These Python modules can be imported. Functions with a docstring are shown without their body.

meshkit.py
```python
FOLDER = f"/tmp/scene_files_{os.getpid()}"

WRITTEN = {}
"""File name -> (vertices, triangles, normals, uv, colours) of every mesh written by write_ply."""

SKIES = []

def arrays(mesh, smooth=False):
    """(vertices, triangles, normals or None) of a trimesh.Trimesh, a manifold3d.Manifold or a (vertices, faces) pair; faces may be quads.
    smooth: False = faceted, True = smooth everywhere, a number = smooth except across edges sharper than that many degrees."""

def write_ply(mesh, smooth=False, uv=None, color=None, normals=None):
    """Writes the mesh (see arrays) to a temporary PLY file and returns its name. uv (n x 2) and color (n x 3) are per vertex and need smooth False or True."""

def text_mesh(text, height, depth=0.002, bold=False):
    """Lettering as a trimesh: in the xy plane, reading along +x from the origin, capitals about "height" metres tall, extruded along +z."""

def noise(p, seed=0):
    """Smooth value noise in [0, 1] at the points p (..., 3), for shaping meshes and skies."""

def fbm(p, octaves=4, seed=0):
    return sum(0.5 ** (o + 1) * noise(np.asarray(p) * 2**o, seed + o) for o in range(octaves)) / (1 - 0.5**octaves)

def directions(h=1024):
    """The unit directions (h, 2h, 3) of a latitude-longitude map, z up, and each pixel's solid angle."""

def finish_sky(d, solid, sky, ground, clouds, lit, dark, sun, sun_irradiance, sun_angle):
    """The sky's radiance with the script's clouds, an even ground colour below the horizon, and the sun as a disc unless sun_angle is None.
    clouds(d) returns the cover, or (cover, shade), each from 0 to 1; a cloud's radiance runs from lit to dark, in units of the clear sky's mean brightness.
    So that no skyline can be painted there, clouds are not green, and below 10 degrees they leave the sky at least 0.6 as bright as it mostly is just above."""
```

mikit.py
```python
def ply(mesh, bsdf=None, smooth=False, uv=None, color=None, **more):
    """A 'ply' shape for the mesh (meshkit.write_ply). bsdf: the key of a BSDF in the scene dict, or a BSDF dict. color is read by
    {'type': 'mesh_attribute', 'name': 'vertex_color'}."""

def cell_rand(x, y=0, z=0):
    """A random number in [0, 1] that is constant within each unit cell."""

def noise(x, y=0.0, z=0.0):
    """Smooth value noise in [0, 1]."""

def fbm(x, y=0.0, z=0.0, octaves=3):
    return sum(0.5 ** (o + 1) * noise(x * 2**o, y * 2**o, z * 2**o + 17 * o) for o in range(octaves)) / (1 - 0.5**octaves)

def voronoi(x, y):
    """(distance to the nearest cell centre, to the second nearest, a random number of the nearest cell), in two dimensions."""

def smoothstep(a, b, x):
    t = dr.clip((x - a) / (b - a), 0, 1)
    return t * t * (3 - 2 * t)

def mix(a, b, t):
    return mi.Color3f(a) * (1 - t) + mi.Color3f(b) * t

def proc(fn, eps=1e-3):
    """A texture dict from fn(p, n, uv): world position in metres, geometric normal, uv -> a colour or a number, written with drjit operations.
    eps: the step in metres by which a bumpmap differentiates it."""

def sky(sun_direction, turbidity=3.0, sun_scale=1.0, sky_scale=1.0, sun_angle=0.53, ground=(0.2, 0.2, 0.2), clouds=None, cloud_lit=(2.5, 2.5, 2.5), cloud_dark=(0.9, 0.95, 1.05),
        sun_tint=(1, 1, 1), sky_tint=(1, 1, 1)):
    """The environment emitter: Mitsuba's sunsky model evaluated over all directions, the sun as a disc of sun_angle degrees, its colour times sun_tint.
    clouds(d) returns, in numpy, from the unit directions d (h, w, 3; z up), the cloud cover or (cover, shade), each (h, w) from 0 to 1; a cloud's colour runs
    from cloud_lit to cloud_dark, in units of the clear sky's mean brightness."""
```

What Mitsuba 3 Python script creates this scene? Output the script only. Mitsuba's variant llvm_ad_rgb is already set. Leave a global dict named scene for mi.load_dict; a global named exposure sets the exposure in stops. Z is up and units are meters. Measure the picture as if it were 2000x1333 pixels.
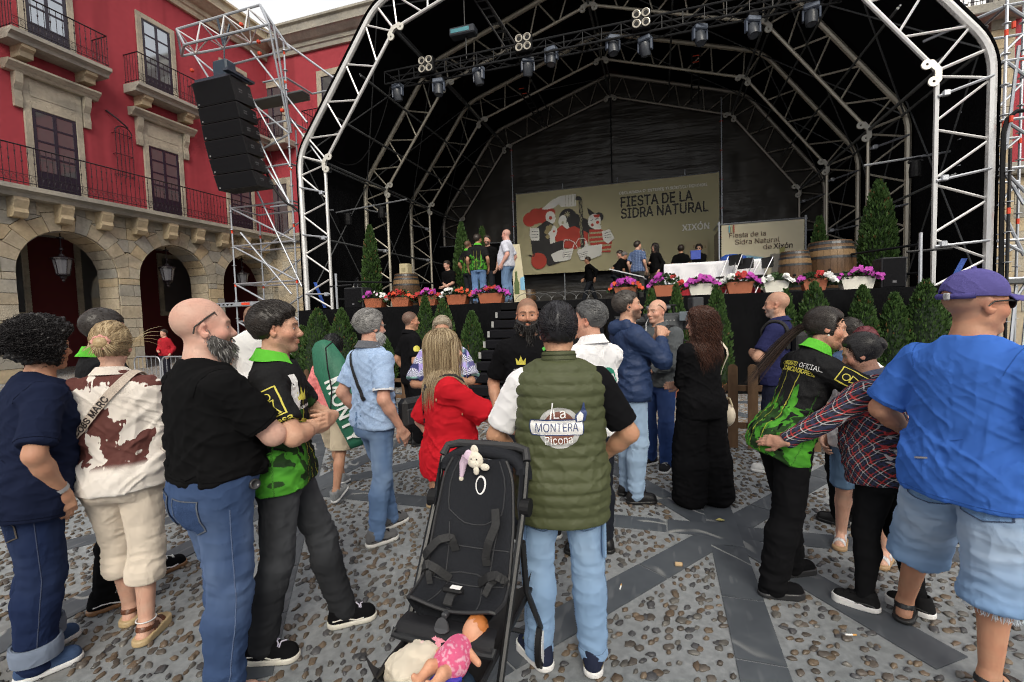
import math, random, numpy as np, trimesh, mitsuba as mi, drjit as dr, mikit, meshkit
from shapely.geometry import Polygon, Point, box as sbox, LineString
from shapely.ops import unary_union
from shapely import affinity
from mikit import proc, noise, fbm, voronoi, cell_rand, smoothstep, mix
T = mi.ScalarTransform4f
scene, labels = {}, {}
rng = np.random.default_rng(7)
# ------------------------------------------------------------------ camera, sky, exposure
FP, PITCH, ROLL, YAW, EYE = 926.18, -.0562, -.0307, -.3046, 1.63
_M = np.array([[math.cos(YAW), math.sin(YAW), 0], [-math.sin(YAW), math.cos(YAW), 0], [0, 0, 1.]])
_f = np.array([0, math.cos(PITCH), math.sin(PITCH)]); _r = np.array([1., 0, 0]); _u = np.cross(_r, _f)
_c, _s = math.cos(ROLL), math.sin(ROLL)
CR, CU, CF = _M @ (_c * _r + _s * _u), _M @ (-_s * _r + _c * _u), _M @ _f
CAM = np.array([0, 0, EYE])
scene['camera'] = {'type': 'perspective', 'fov': math.degrees(2 * math.atan(1000 / FP)), 'fov_axis': 'x', 'near_clip': .05, 'far_clip': 400.,
'to_world': T().look_at(origin=CAM.tolist(), target=(CAM + CF).tolist(), up=CU.tolist())}
scene['sky_light'] = mikit.sky((.42, -1., .80), turbidity=3, sun_scale=.5, sun_angle=28, sun_tint=(.84, .97, 1.18), sky_tint=(.97, 1., 1.05), clouds=lambda d: 1.0, ground=(.13, .125, .12))
exposure = 2.3
# where things stand: measured once from the photograph's perspective
def ray(x, y): return (x - 1000) / FP * CR - (y - 666.5) / FP * CU + CF
def on_z(x, y, z=0.): d = ray(x, y); return CAM + d * (z - EYE) / d[2]
def on_y(x, y, Y): d = ray(x, y); return CAM + d * Y / d[1]
def on_x(x, y, X): d = ray(x, y); return CAM + d * X / d[0]
def at_depth(x, y, D): return CAM + ray(x, y) * D
# ------------------------------------------------------------------ entries
_count = {}
def key(name, parent=None):
 base = (parent + '__' if parent else '') + name
 n = _count.get(base, -1) + 1
 _count[base] = n
 return base if n == 0 else f'{base}_{n:03d}'
def lab(k, label=None, cat=None, group=None, kind=None):
 d = labels.setdefault(k, {})
 for a, b in (('label', label), ('category', cat), ('group', group), ('kind', kind)):
  if b: d[a] = b
 return k
def thing(name, label, cat, group=None): return lab(key(name), label, cat, group)
def add(name, mesh, m, parent=None, smooth=False, label=None, cat=None, group=None, kind=None, **kw):
 k = key(name, parent)
 scene[k] = mikit.ply(mesh, m, smooth, **kw)
 if label or cat or group or kind: lab(k, label, cat, group, kind)
 return k
 # ------------------------------------------------------------------ materials
def lin(c): return [x / 12.92 if x <= .04045 else ((x + .055) / 1.055) ** 2.4 for x in c]
def hexc(h): return lin([int(h[i:i + 2], 16) / 255 for i in (0, 2, 4)])
def mat(c, rough=.6, metal=0., spec=.5, coat=0.):
 c = tuple(round(float(x), 4) for x in c)
 k = 'm_' + '_'.join(str(x).replace('.', 'p').replace('-', 'n') for x in (*c, rough, metal, spec, coat))
 if k not in scene:
  scene[k] = {'type': 'twosided', 'b': {'type': 'principled', 'base_color': {'type': 'rgb', 'value': list(c)}, 'roughness': rough, 'metallic': metal, 'specular': spec, 'clearcoat': coat}}
 return k
def pmat(name, fn, rough=.8, spec=.3, metal=0., bump=None, scale=.01, eps=.002, sheen=0.):
 b = {'type': 'principled', 'base_color': proc(fn), 'roughness': rough, 'specular': spec, 'metallic': metal, 'sheen': sheen}
 if bump is not None: b = {'type': 'bumpmap', 't': proc(bump, eps), 'scale': scale, 'b': b}
 scene[name] = {'type': 'twosided', 'b': b}
 return name
def vmat(name, rough, spec=.4, sheen=0., bump=None, scale=.001, eps=.001, coat=0.):
 b = {'type': 'principled', 'base_color': {'type': 'mesh_attribute', 'name': 'vertex_color'}, 'roughness': rough, 'specular': spec, 'sheen': sheen, 'clearcoat': coat}
 if bump is not None: b = {'type': 'bumpmap', 't': proc(bump, eps), 'scale': scale, 'b': b}
 scene[name] = {'type': 'twosided', 'b': b}
 return name
def V3(c): return mi.Color3f(*[float(x) for x in c])
pmat('red_stucco', lambda p, n, uv: V3((.335, .048, .062)) * (1 - .22 * smoothstep(.5, .8, fbm(p.x * 2.2 + p.y * 2.2, p.z * .25, 1., 3))) * (.86 + .2 * fbm(p.x * .6 + p.y * .6, p.z * .5, 3., 4) + .10 * fbm(p.y * 9, p.z * 9, p.x * 9, 2)), .85, .2,
bump=lambda p, n, uv: fbm(p.x * 40, p.y * 40, p.z * 40, 2), scale=.003)
def stone_fn(base, dark):
 def f(p, n, uv):
  a = fbm(p.x * 1.7 + p.y * 1.7, p.z * 1.9, p.x, 4); b = fbm(p.y * 14, p.z * 14, p.x * 14, 3)
  g = smoothstep(.52, .75, fbm(p.y * .8 + 7, p.z * 2.2, p.x * .8, 3))
  return mix(mix(base, dark, smoothstep(.3, .75, a)), (.16, .155, .14), g * .45) * (.8 + .4 * b)
 return f
def stone_bump(p, n, uv): return fbm(p.x * 22, p.y * 22, p.z * 22, 3)
for i, (a, b) in enumerate((((.43, .365, .27), (.35, .295, .215)), ((.40, .355, .28), (.33, .295, .235)), ((.46, .375, .25), (.38, .30, .195)), ((.35, .325, .275), (.28, .265, .235)))):
 pmat(f'sandstone_{i}', stone_fn(a, b), .88, .2, bump=stone_bump, scale=.006)
M_JOINT = mat((.15, .125, .095), .95)
M_TRIM = 'sandstone_1'
M_PURPLE = mat((.016, .011, .024), .4)
M_IRON = mat((.012, .008, .012), .45, .2)
M_WHITE = mat((.72, .71, .68), .55)
M_BLACK = mat((.006, .006, .007), .6, 0., .25)
M_BLACKM = mat((.010, .0105, .012), .4, 0., .35)
M_GALV = mat((.46, .48, .52), .42, .75)
M_ALU = mat((.72, .71, .70), .38, .6)
M_ALUB = mat((.55, .50, .42), .42, .6)
M_ALUD = mat((.10, .105, .11), .5, .4)
M_ORANGE = mat((.62, .05, .015), .5)
scene['glass'] = {'type': 'thindielectric', 'int_ior': 1.5}
M_PANE = mat((.16, .165, .175), .05, .55)
def cloth_b(p, n, uv):
 w = noise(p.x * 7, p.y * 7, p.z * 5) * 1.6; r = 1 - dr.abs(2 * fbm(p.x * 13 + w, p.y * 13 - w, p.z * 11 + w, 2) - 1); q = 1 - dr.abs(2 * fbm(p.x * 26 + w, p.y * 26 + w, p.z * 9, 2) - 1)
 return .0011 * noise(p.x * 800, p.y * 800, p.z * 800) + .0050 * r * r * r + .0020 * q * q * q
vmat('cloth', .95, .06, .06, cloth_b, 1., .0006)
vmat('cloth_sheen', .55, .3, .1, cloth_b, .7, .0006)
vmat('skin', .52, .38, .08, lambda p, n, uv: fbm(p.x * 420, p.y * 420, p.z * 420, 2), .0006, .0006)
vmat('hair', .42, .35)
vmat('leather', .38, .45, 0., lambda p, n, uv: fbm(p.x * 300, p.y * 300, p.z * 300, 2), .0006, .0006)
vmat('gloss', .12, .5)
vmat('leafy', .6, .25, .1)
# ------------------------------------------------------------------ mesh building
class MB:
 def __init__(s): s.v, s.f, s.n, s.c = [], [], 0, []
 def put(s, v, f, c=None):
  v = np.asarray(v, float).reshape(-1, 3); f = np.asarray(f, int)
  if f.shape[1] == 4: f = np.vstack([f[:, [0, 1, 2]], f[:, [0, 2, 3]]])
  s.v.append(v); s.f.append(f + s.n); s.n += len(v)
  if c is not None: s.c.append(np.broadcast_to(np.asarray(c, float), v.shape))
  return s
 def tm(s, m, c=None): return s.put(m.vertices, m.faces, c)
 def box(s, lo, hi, ch=0., c=None):
  v, f = boxm(lo, hi, ch); return s.put(v, f, c)
 def tube(s, p, q, r, n=8, r2=None, cap=True, c=None):
  v, f = tubem(p, q, r, n, r2, cap); return s.put(v, f, c)
 def path(s, pts, r, n=8, c=None, cap=True, closed=False):
  v, f = pathm(pts, r, n, cap, closed); return s.put(v, f, c)
 def mesh(s): return (np.vstack(s.v), np.vstack(s.f))
 def col(s): return np.vstack(s.c)
BOXF = np.array([[0, 1, 3, 2], [4, 6, 7, 5], [0, 4, 5, 1], [2, 3, 7, 6], [0, 2, 6, 4], [1, 5, 7, 3]])
def boxm(lo, hi, ch=0.):
 lo, hi = np.minimum(lo, hi).astype(float), np.maximum(lo, hi).astype(float)
 if ch <= 0:
  return np.array([[(lo, hi)[a][0], (lo, hi)[b][1], (lo, hi)[c][2]] for a in (0, 1) for b in (0, 1) for c in (0, 1)]), BOXF
 h = (hi - lo) / 2; ch = min(ch, h.min() * .9); c = (lo + hi) / 2
 pts = [[sx * (h[0] - ch * (k != 0)), sy * (h[1] - ch * (k != 1)), sz * (h[2] - ch * (k != 2))] for k in range(3) for sx in (-1, 1) for sy in (-1, 1) for sz in (-1, 1)]
 m = trimesh.convex.convex_hull(np.array(pts) + c)
 return np.array(m.vertices), np.array(m.faces)
def frame(d):
 d = np.asarray(d, float); d = d / (np.linalg.norm(d) + 1e-12)
 a = np.cross(d, [0, 0, 1.] if abs(d[2]) < .9 else [1., 0, 0]); a /= np.linalg.norm(a)
 return a, np.cross(d, a), d
def tubem(p, q, r, n=8, r2=None, cap=True):
 p, q = np.asarray(p, float), np.asarray(q, float); r2 = r if r2 is None else r2
 a, b, _ = frame(q - p); t = np.arange(n) * 2 * np.pi / n
 ring = np.cos(t)[:, None] * a + np.sin(t)[:, None] * b
 v = np.vstack([p + ring * r, q + ring * r2]); i = np.arange(n); j = (i + 1) % n
 f = [np.stack([i, i + n, j + n], 1), np.stack([i, j + n, j], 1)]
 if cap:
  v = np.vstack([v, [p], [q]])
  f += [np.stack([i, j, i * 0 + 2 * n], 1), np.stack([i + n, i * 0 + 2 * n + 1, j + n], 1)]
 return v, np.vstack(f)
def pathm(pts, r, n=8, cap=True, closed=False):
 P = np.asarray(pts, float); m = len(P); R = np.broadcast_to(np.asarray(r, float), (m,))
 tg = (np.roll(P, -1, 0) - np.roll(P, 1, 0)) if closed else np.gradient(P, axis=0)
 tg /= np.linalg.norm(tg, axis=1, keepdims=True) + 1e-12
 a = np.zeros_like(P); a[0] = frame(tg[0])[0]
 for i in range(1, m):
  x = a[i - 1] - tg[i] * (a[i - 1] @ tg[i]); a[i] = x / (np.linalg.norm(x) + 1e-12)
 b = np.cross(tg, a); t = np.arange(n) * 2 * np.pi / n
 v = (P[:, None] + R[:, None, None] * (np.cos(t)[None, :, None] * a[:, None] + np.sin(t)[None, :, None] * b[:, None])).reshape(-1, 3)
 rows = m if closed else m - 1
 i, j = np.meshgrid(np.arange(rows), np.arange(n), indexing='ij'); i2 = (i + 1) % m; j2 = (j + 1) % n
 f = np.stack([i * n + j, i2 * n + j, i2 * n + j2, i * n + j2], -1).reshape(-1, 4)
 f = np.vstack([f[:, [0, 2, 1]], f[:, [0, 3, 2]]])
 if cap and not closed:
  k = np.arange(n); v = np.vstack([v, P[:1], P[-1:]])
  f = np.vstack([f, np.stack([k, (k + 1) % n, k * 0 + m * n], 1), np.stack([k + (m - 1) * n, k * 0 + m * n + 1, (k + 1) % n + (m - 1) * n], 1)])
 return v, f
def lathe(prof, n=24, c=(0, 0, 0)):
 prof = np.asarray(prof, float); t = np.arange(n) * 2 * np.pi / n; m = len(prof)
 v = np.stack([prof[:, 0:1] * np.cos(t), prof[:, 0:1] * np.sin(t), np.repeat(prof[:, 1:2], n, 1)], -1).reshape(-1, 3) + np.asarray(c, float)
 i, j = np.meshgrid(np.arange(m - 1), np.arange(n), indexing='ij'); j2 = (j + 1) % n
 return v, np.stack([i * n + j, i * n + j2, (i + 1) * n + j2, (i + 1) * n + j], -1).reshape(-1, 4)
def prism(poly, d, O=(0, 0, 0), U=(1, 0, 0), W=(0, 0, 1), N=None):
 """a shapely polygon in the plane O + u U + w W, made d thick along N"""
 U, W = np.asarray(U, float), np.asarray(W, float); N = np.cross(U, W) if N is None else np.asarray(N, float)
 out = MB()
 for g in getattr(poly, 'geoms', [poly]):
  if g.geom_type != 'Polygon' or g.area < 1e-7: continue
  m = trimesh.creation.extrude_polygon(g, d, engine='earcut')
  v = np.asarray(m.vertices); out.put(np.asarray(O) + v[:, :1] * U + v[:, 1:2] * W + v[:, 2:] * N, m.faces)
 return out.mesh()
def blob(c, r, sub=2, seed=0, amp=0., sq=(1, 1, 1)):
 m = trimesh.creation.icosphere(sub); v = np.array(m.vertices)
 if amp: v = v * (1 + amp * (meshkit.fbm(v * 2.1 + seed * 7.3, 3) - .5)[:, None])
 return v * np.asarray(sq) * r + np.asarray(c), np.array(m.faces)
def grid(P):
 """faces of an (a, b, 3) array of points"""
 a, b = P.shape[:2]; i, j = np.meshgrid(np.arange(a - 1), np.arange(b - 1), indexing='ij')
 return P.reshape(-1, 3), np.stack([i * b + j, (i + 1) * b + j, (i + 1) * b + j + 1, i * b + j + 1], -1).reshape(-1, 4)
def cat(*ms):
 b = MB()
 for m in ms: b.put(*m)
 return b.mesh()
def rotz(v, a, c=(0, 0, 0)):
 c = np.asarray(c, float); v = np.asarray(v, float) - c; s, k = math.sin(a), math.cos(a)
 return np.stack([v[:, 0] * k - v[:, 1] * s, v[:, 0] * s + v[:, 1] * k, v[:, 2]], 1) + c
def text_on(txt, height, O, U, W, d=.004, bold=False, width=None):
 m = meshkit.text_mesh(txt, height, d, bold); v = np.array(m.vertices)
 if width: v[:, 0] *= width / (v[:, 0].max() - v[:, 0].min())
 U, W = np.asarray(U, float), np.asarray(W, float); N = np.cross(U, W)
 return np.asarray(O) + v[:, :1] * U + v[:, 1:2] * W + v[:, 2:] * N, np.array(m.faces)
 # ================================================================== the plaza floor
def mortar(p, n, uv):
 a = fbm(p.x * 3, p.y * 3, 0., 4); b = fbm(p.x * 40, p.y * 40, 1., 3)
 stain = smoothstep(.56, .75, fbm(p.x * .9 + 4, p.y * .9, 5., 3))
 d1, d2, r = voronoi(p.x * 15., p.y * 15.)
 far = smoothstep(6.2, 6.8, dr.sqrt(p.x * p.x + p.y * p.y))
 peb = smoothstep(.46, .36, d1) * far
 base = mix((.15, .160, .168), (.235, .245, .255), a) * (.75 + .5 * b)
 base = mix(base, (.12, .10, .08), stain * .4)
 return mix(base, mix((.05, .045, .042), (.19, .125, .075), r), peb)
def mortar_b(p, n, uv):
 d1, d2, r = voronoi(p.x * 15., p.y * 15.)
 far = smoothstep(6.2, 6.8, dr.sqrt(p.x * p.x + p.y * p.y))
 return .35 * fbm(p.x * 45, p.y * 45, 0., 3) + far * smoothstep(.5, .1, d1)
pmat('mortar', mortar, .9, .25, bump=mortar_b, scale=.012, eps=.003)
GROUND = add('plaza_ground', (np.array([[-70, -30, 0], [60, -30, 0], [60, 60, 0], [-70, 60, 0.]]), np.array([[0, 1, 2], [0, 2, 3]])), 'mortar', kind='structure', label='grey mortar plaza floor set with brown river pebbles')
def slate(seed):
 def f(p, n, uv):
  a = fbm(p.x * 5 + seed, p.y * 5, seed, 4)
  vein = smoothstep(.03, 0., dr.abs(fbm(p.x * 2.2 + p.y * 1.3, p.y * 2.0, seed, 3) - .5)) * smoothstep(.5, .62, fbm(p.x * 3, p.y * 3, seed + 9., 2))
  scuff = smoothstep(.62, .8, fbm(p.x * 30, p.y * 6, seed, 2))
  return mix(mix((.036, .042, .052), (.085, .095, .108), a) + V3((.03, .03, .03)) * scuff, (.36, .36, .35), vein * .6)
 return f
for i in range(3): pmat(f'slate_{i}', slate(i * 13.7), .55, .45, bump=lambda p, n, uv: fbm(p.x * 25, p.y * 25, 0., 3), scale=.004)
BW, NX, NY, DX, DY = .215, .42, 3.67, 3.72, 5.2
bands = []
for i in range(-3, 4): bands.append(LineString([(NX + i * DX, -1), (NX + i * DX, 9.2)]))
for j in range(-1, 2): bands.append(LineString([(-13, NY + j * DY), (9, NY + j * DY)]))
for i in range(-3, 3):
 for j in range(-1, 1):
  a, b = (NX + i * DX, NY + j * DY), (NX + (i + 1) * DX, NY + (j + 1) * DY)
  bands.append(LineString([a, b])); bands.append(LineString([(a[0], b[1]), (b[0], a[1])]))
def in_view(x, y):
 d = np.array([x, y, 0]) - CAM; z = d @ CF
 return z > .3 and abs(d @ CR) < 1.12 * z and d @ CU > -.82 * z
done = Polygon(); nslab = 0
R2 = np.random.default_rng(3)
for ln in bands:
 L = ln.length; t = 0.
 dv = (np.array(ln.coords[1]) - ln.coords[0]) / L; nv = np.array([-dv[1], dv[0]])
 while t < L:
  l = R2.uniform(.42, .85); a, b = np.array(ln.coords[0]) + dv * (t + .006), np.array(ln.coords[0]) + dv * min(t + l - .006, L)
  t += l
  m = (a + b) / 2
  if not in_view(*m) or np.hypot(*m) > 13: continue
  q = Polygon([a + nv * BW / 2, b + nv * BW / 2, b - nv * BW / 2, a - nv * BW / 2])
  g = q.difference(done)
  if g.area < .004: continue
  for gg in getattr(g, 'geoms', [g]):
   if gg.geom_type == 'Polygon' and gg.area > .003 and nslab < 300:
    add('slab', prism(gg, .012, (0, 0, -.006 + R2.uniform(-.0015, .0015)), (1, 0, 0), (0, 1, 0)), f'slate_{R2.integers(3)}', GROUND); nslab += 1
  done = done.union(q)
  # pebbles: rows of long river stones pressed on edge into the mortar
peb_bsdf = []
for i, (a, b) in enumerate((((.060, .052, .046), (.105, .088, .074)), ((.115, .080, .052), (.075, .056, .042)), ((.12, .112, .10), (.07, .066, .062)), ((.13, .098, .066), (.085, .062, .045)), ((.036, .037, .042), (.07, .068, .07)))):
 pmat(f'pebble_{i}', (lambda a, b: lambda p, n, uv: mix(a, b, fbm(p.x * 45, p.y * 45, p.z * 45, 3)) * (.6 + .8 * noise(p.x * 13, p.y * 13, 2.)))(a, b), .42, .45)
pb = trimesh.creation.icosphere(1); PV = np.array(pb.vertices); keep = PV[pb.faces].mean(1)[:, 2] > -.35; PF = np.array(pb.faces)[keep]
pts = []
dprep = done.buffer(.018)
import shapely
for gx in np.arange(-9, 8, .057):
 ys = np.arange(.6, 7.2, .057)
 for gy in ys: pts.append((gx, gy))
pts = np.array(pts); pts += R2.uniform(-.024, .024, pts.shape)
keepv = np.array([in_view(*q) for q in pts]) & (np.hypot(pts[:, 0], pts[:, 1]) < 6.7)
pts = pts[keepv]; pts = pts[~shapely.contains_xy(dprep, pts[:, 0], pts[:, 1])]
pts = pts[R2.random(len(pts)) < .84]
pts = pts[np.argsort(np.hypot(pts[:, 0], pts[:, 1]))]
dirf = meshkit.noise(np.c_[pts * .45, np.zeros(len(pts))], 5) * 3.2 + R2.normal(0, .35, len(pts))
# the 300 that show largest and are not hidden behind the crowd's feet: nearest ones, kept spread
big = [MB() for _ in range(5)]
for i, (q, a) in enumerate(zip(pts, dirf)):
 l = R2.uniform(.014, .031); w = l * R2.uniform(.48, .82); h = R2.uniform(.006, .013)
 v = PV * (1 + .16 * R2.normal(size=(len(PV), 1))) * [l, w, h] + [0, 0, h * .22]
 v = rotz(v, a) + [q[0], q[1], 0]; k = R2.integers(5)
 if i < 300: add('pebble', (v, PF), f'pebble_{k}', GROUND, smooth=True)
 else: big[k].put(v, PF)
for k in range(5):
 kk = add('pebbles', big[k].mesh(), f'pebble_{k}', GROUND, smooth=True); lab(kk, kind='stuff')
 # ================================================================== the arcaded wing on the left
WX, SL = -18.98, 6.0          # its front plane, the balcony slab
k165 = lambda z: EYE + (z - EYE) * 1.65
ARC = thing('arcade_building', 'red rendered building with sandstone arcade and iron balconies on the left of the plaza', 'building')
bays = [3.66, 7.31, 10.96, 14.61, 18.26]; RAD, SPR = 1.46, 3.40
BACKY = 20.1
lower = sbox(2.2, 0, BACKY, SL - .3)
for y in bays:
 o = sbox(y - RAD, -1, y + RAD, SPR).union(Point(y, SPR).buffer(RAD, 32)); lower = lower.difference(o)
YZ = dict(U=(0, 1, 0), W=(0, 0, 1))
add('wall', prism(lower, .98, (WX - .02, 0, 0), (0, 1, 0), (0, 0, 1), (-1, 0, 0)), M_JOINT, ARC, label='stone arcade wall')
EZ = k165(9.6)
add('wall', cat(boxm((WX - 1, 2.2, SL), (WX, BACKY, EZ + .7))), 'red_stucco', ARC)
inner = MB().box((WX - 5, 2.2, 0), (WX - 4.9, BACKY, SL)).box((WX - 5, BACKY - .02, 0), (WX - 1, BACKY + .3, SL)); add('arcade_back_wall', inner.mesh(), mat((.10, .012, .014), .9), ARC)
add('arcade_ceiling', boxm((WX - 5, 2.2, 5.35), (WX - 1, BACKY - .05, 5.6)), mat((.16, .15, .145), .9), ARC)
for y in (11.4, 14.9, 18.4):
 w = add('window', cat(boxm((WX - 4.9, y - .95, 2.3), (WX - 4.82, y - .75, 5)), boxm((WX - 4.9, y + .75, 2.3), (WX - 4.82, y + .95, 5)), boxm((WX - 4.9, y - .95, 5), (WX - 4.82, y + .95, 5.2)), boxm((WX - 4.9, y - .95, 2.1), (WX - 4.80, y + .95, 2.3)), boxm((WX - 4.9, y - .75, 2.3), (WX - 4.87, y + .75, 5))), M_TRIM, ARC)
 add('pane', boxm((WX - 4.868, y - .74, 2.31), (WX - 4.855, y + .74, 4.99)), M_PANE, w)
 # stone blocks: ring stones, piers, spandrels - each its own piece, proud of the joints
nb = 0
def block(poly, th=.05, O=WX - .02):
 global nb
 for g in getattr(poly, 'geoms', [poly]):
  if g.geom_type != 'Polygon': continue
  g = g.buffer(-.009, join_style=2)
  if g.area < .012 or g.geom_type != 'Polygon': continue
  add('stone_block', prism(g, th + R2.uniform(0, .018), (O, 0, 0), (0, 1, 0), (0, 0, 1), (1, 0, 0)), f'sandstone_{R2.integers(4)}', ARC); nb += 1
rings = []
NV = 13
for y in bays[1:]:
 for i in range(NV):
  a0, a1 = np.pi * i / NV, np.pi * (i + 1) / NV
  ro = RAD + (.62 if i % 2 else .50)
  arc = [(y + RAD * math.cos(a), SPR + RAD * math.sin(a)) for a in np.linspace(a0, a1, 6)]
  out = [(y + ro * math.cos(a), SPR + ro * math.sin(a)) for a in (a1, a0)]
  rings.append(Polygon(arc + out))
ringu = unary_union(rings).buffer(.004)
mids = [(a + b) / 2 for a, b in zip(bays[1:], bays[2:])]
clipv = sbox(8.2, 0, BACKY, SL - .32)
for g in rings:
 g = g.intersection(clipv)
 others = [m for m in mids]
 for m in mids:     # neighbouring rings meet at the middle of a pier
  if g.bounds[0] < m < g.bounds[2] if not g.is_empty else False:
   side = sbox(m, 0, m + 9, 9) if g.centroid.x > m else sbox(m - 9, 0, m, 9); g = g.intersection(side)
 if not g.is_empty: block(g, .06)
wallp = lower.intersection(clipv).difference(ringu)
z = 0.; row = 0
while z < SL - .3:
 hh = R2.choice([.36, .42, .47]); x = 8.2 - (row % 2) * .4
 strip = wallp.intersection(sbox(8, z, BACKY, min(z + hh, SL - .32)))
 while x < BACKY:
  w = R2.uniform(.55, 1.05); b = strip.intersection(sbox(x, 0, x + w, 9)); x += w
  if not b.is_empty: block(b)
 z += hh; row += 1
 # the jambs and soffits of the arches, in stones of their own
for y in bays[2:]:
 zc = 0.
 while zc < SPR:
  hh = min(R2.choice([.42, .47]), SPR - zc)
  add('jamb_stone', boxm((WX - 1, y + RAD - .03, zc + .008), (WX - .03, y + RAD + .05, zc + hh - .008)), f'sandstone_{R2.integers(4)}', ARC); zc += hh
 for i in range(NV):
  a0, a1 = np.pi * i / NV + .008, np.pi * (i + 1) / NV - .008
  pv = []
  for xx in (WX - 1., WX - .03):
   for a, rr in ((a0, RAD - .025), (a1, RAD - .025), (a1, RAD + .03), (a0, RAD + .03)): pv.append((xx, y + rr * math.cos(a), SPR + rr * math.sin(a)))
  m = trimesh.convex.convex_hull(np.array(pv)); add('soffit_stone', m, f'sandstone_{R2.integers(4)}', ARC)
  # balcony slab with its moulding and corbels
def mould(lo_y, hi_y, X, prof):
 """a moulding along Y: prof = [(out, z), ...] from the wall plane X"""
 p = Polygon(prof); return prism(p, hi_y - lo_y, (X, lo_y, 0), (1, 0, 0), (0, 0, 1), (0, 1, 0))
PR = .62
add('balcony_slab', mould(5.2, BACKY - .02, WX, [(0, SL - .33), (PR - .2, SL - .33), (PR - .16, SL - .22), (PR - .06, SL - .16), (PR, SL - .14), (PR, SL), (0, SL)]), 'sandstone_3', ARC)
for y in np.arange(8.4, BACKY, 1.19):
 pr = Polygon([(0, 0), (.40, 0), (.43, -.1), (.33, -.34), (.36, -.46), (.27, -.6), (.0, -.6)])
 add('corbel', prism(pr, .36, (WX + .03, y - .18, SL - .332), (1, 0, 0), (0, 0, 1), (0, 1, 0)), 'sandstone_2', ARC)
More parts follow.
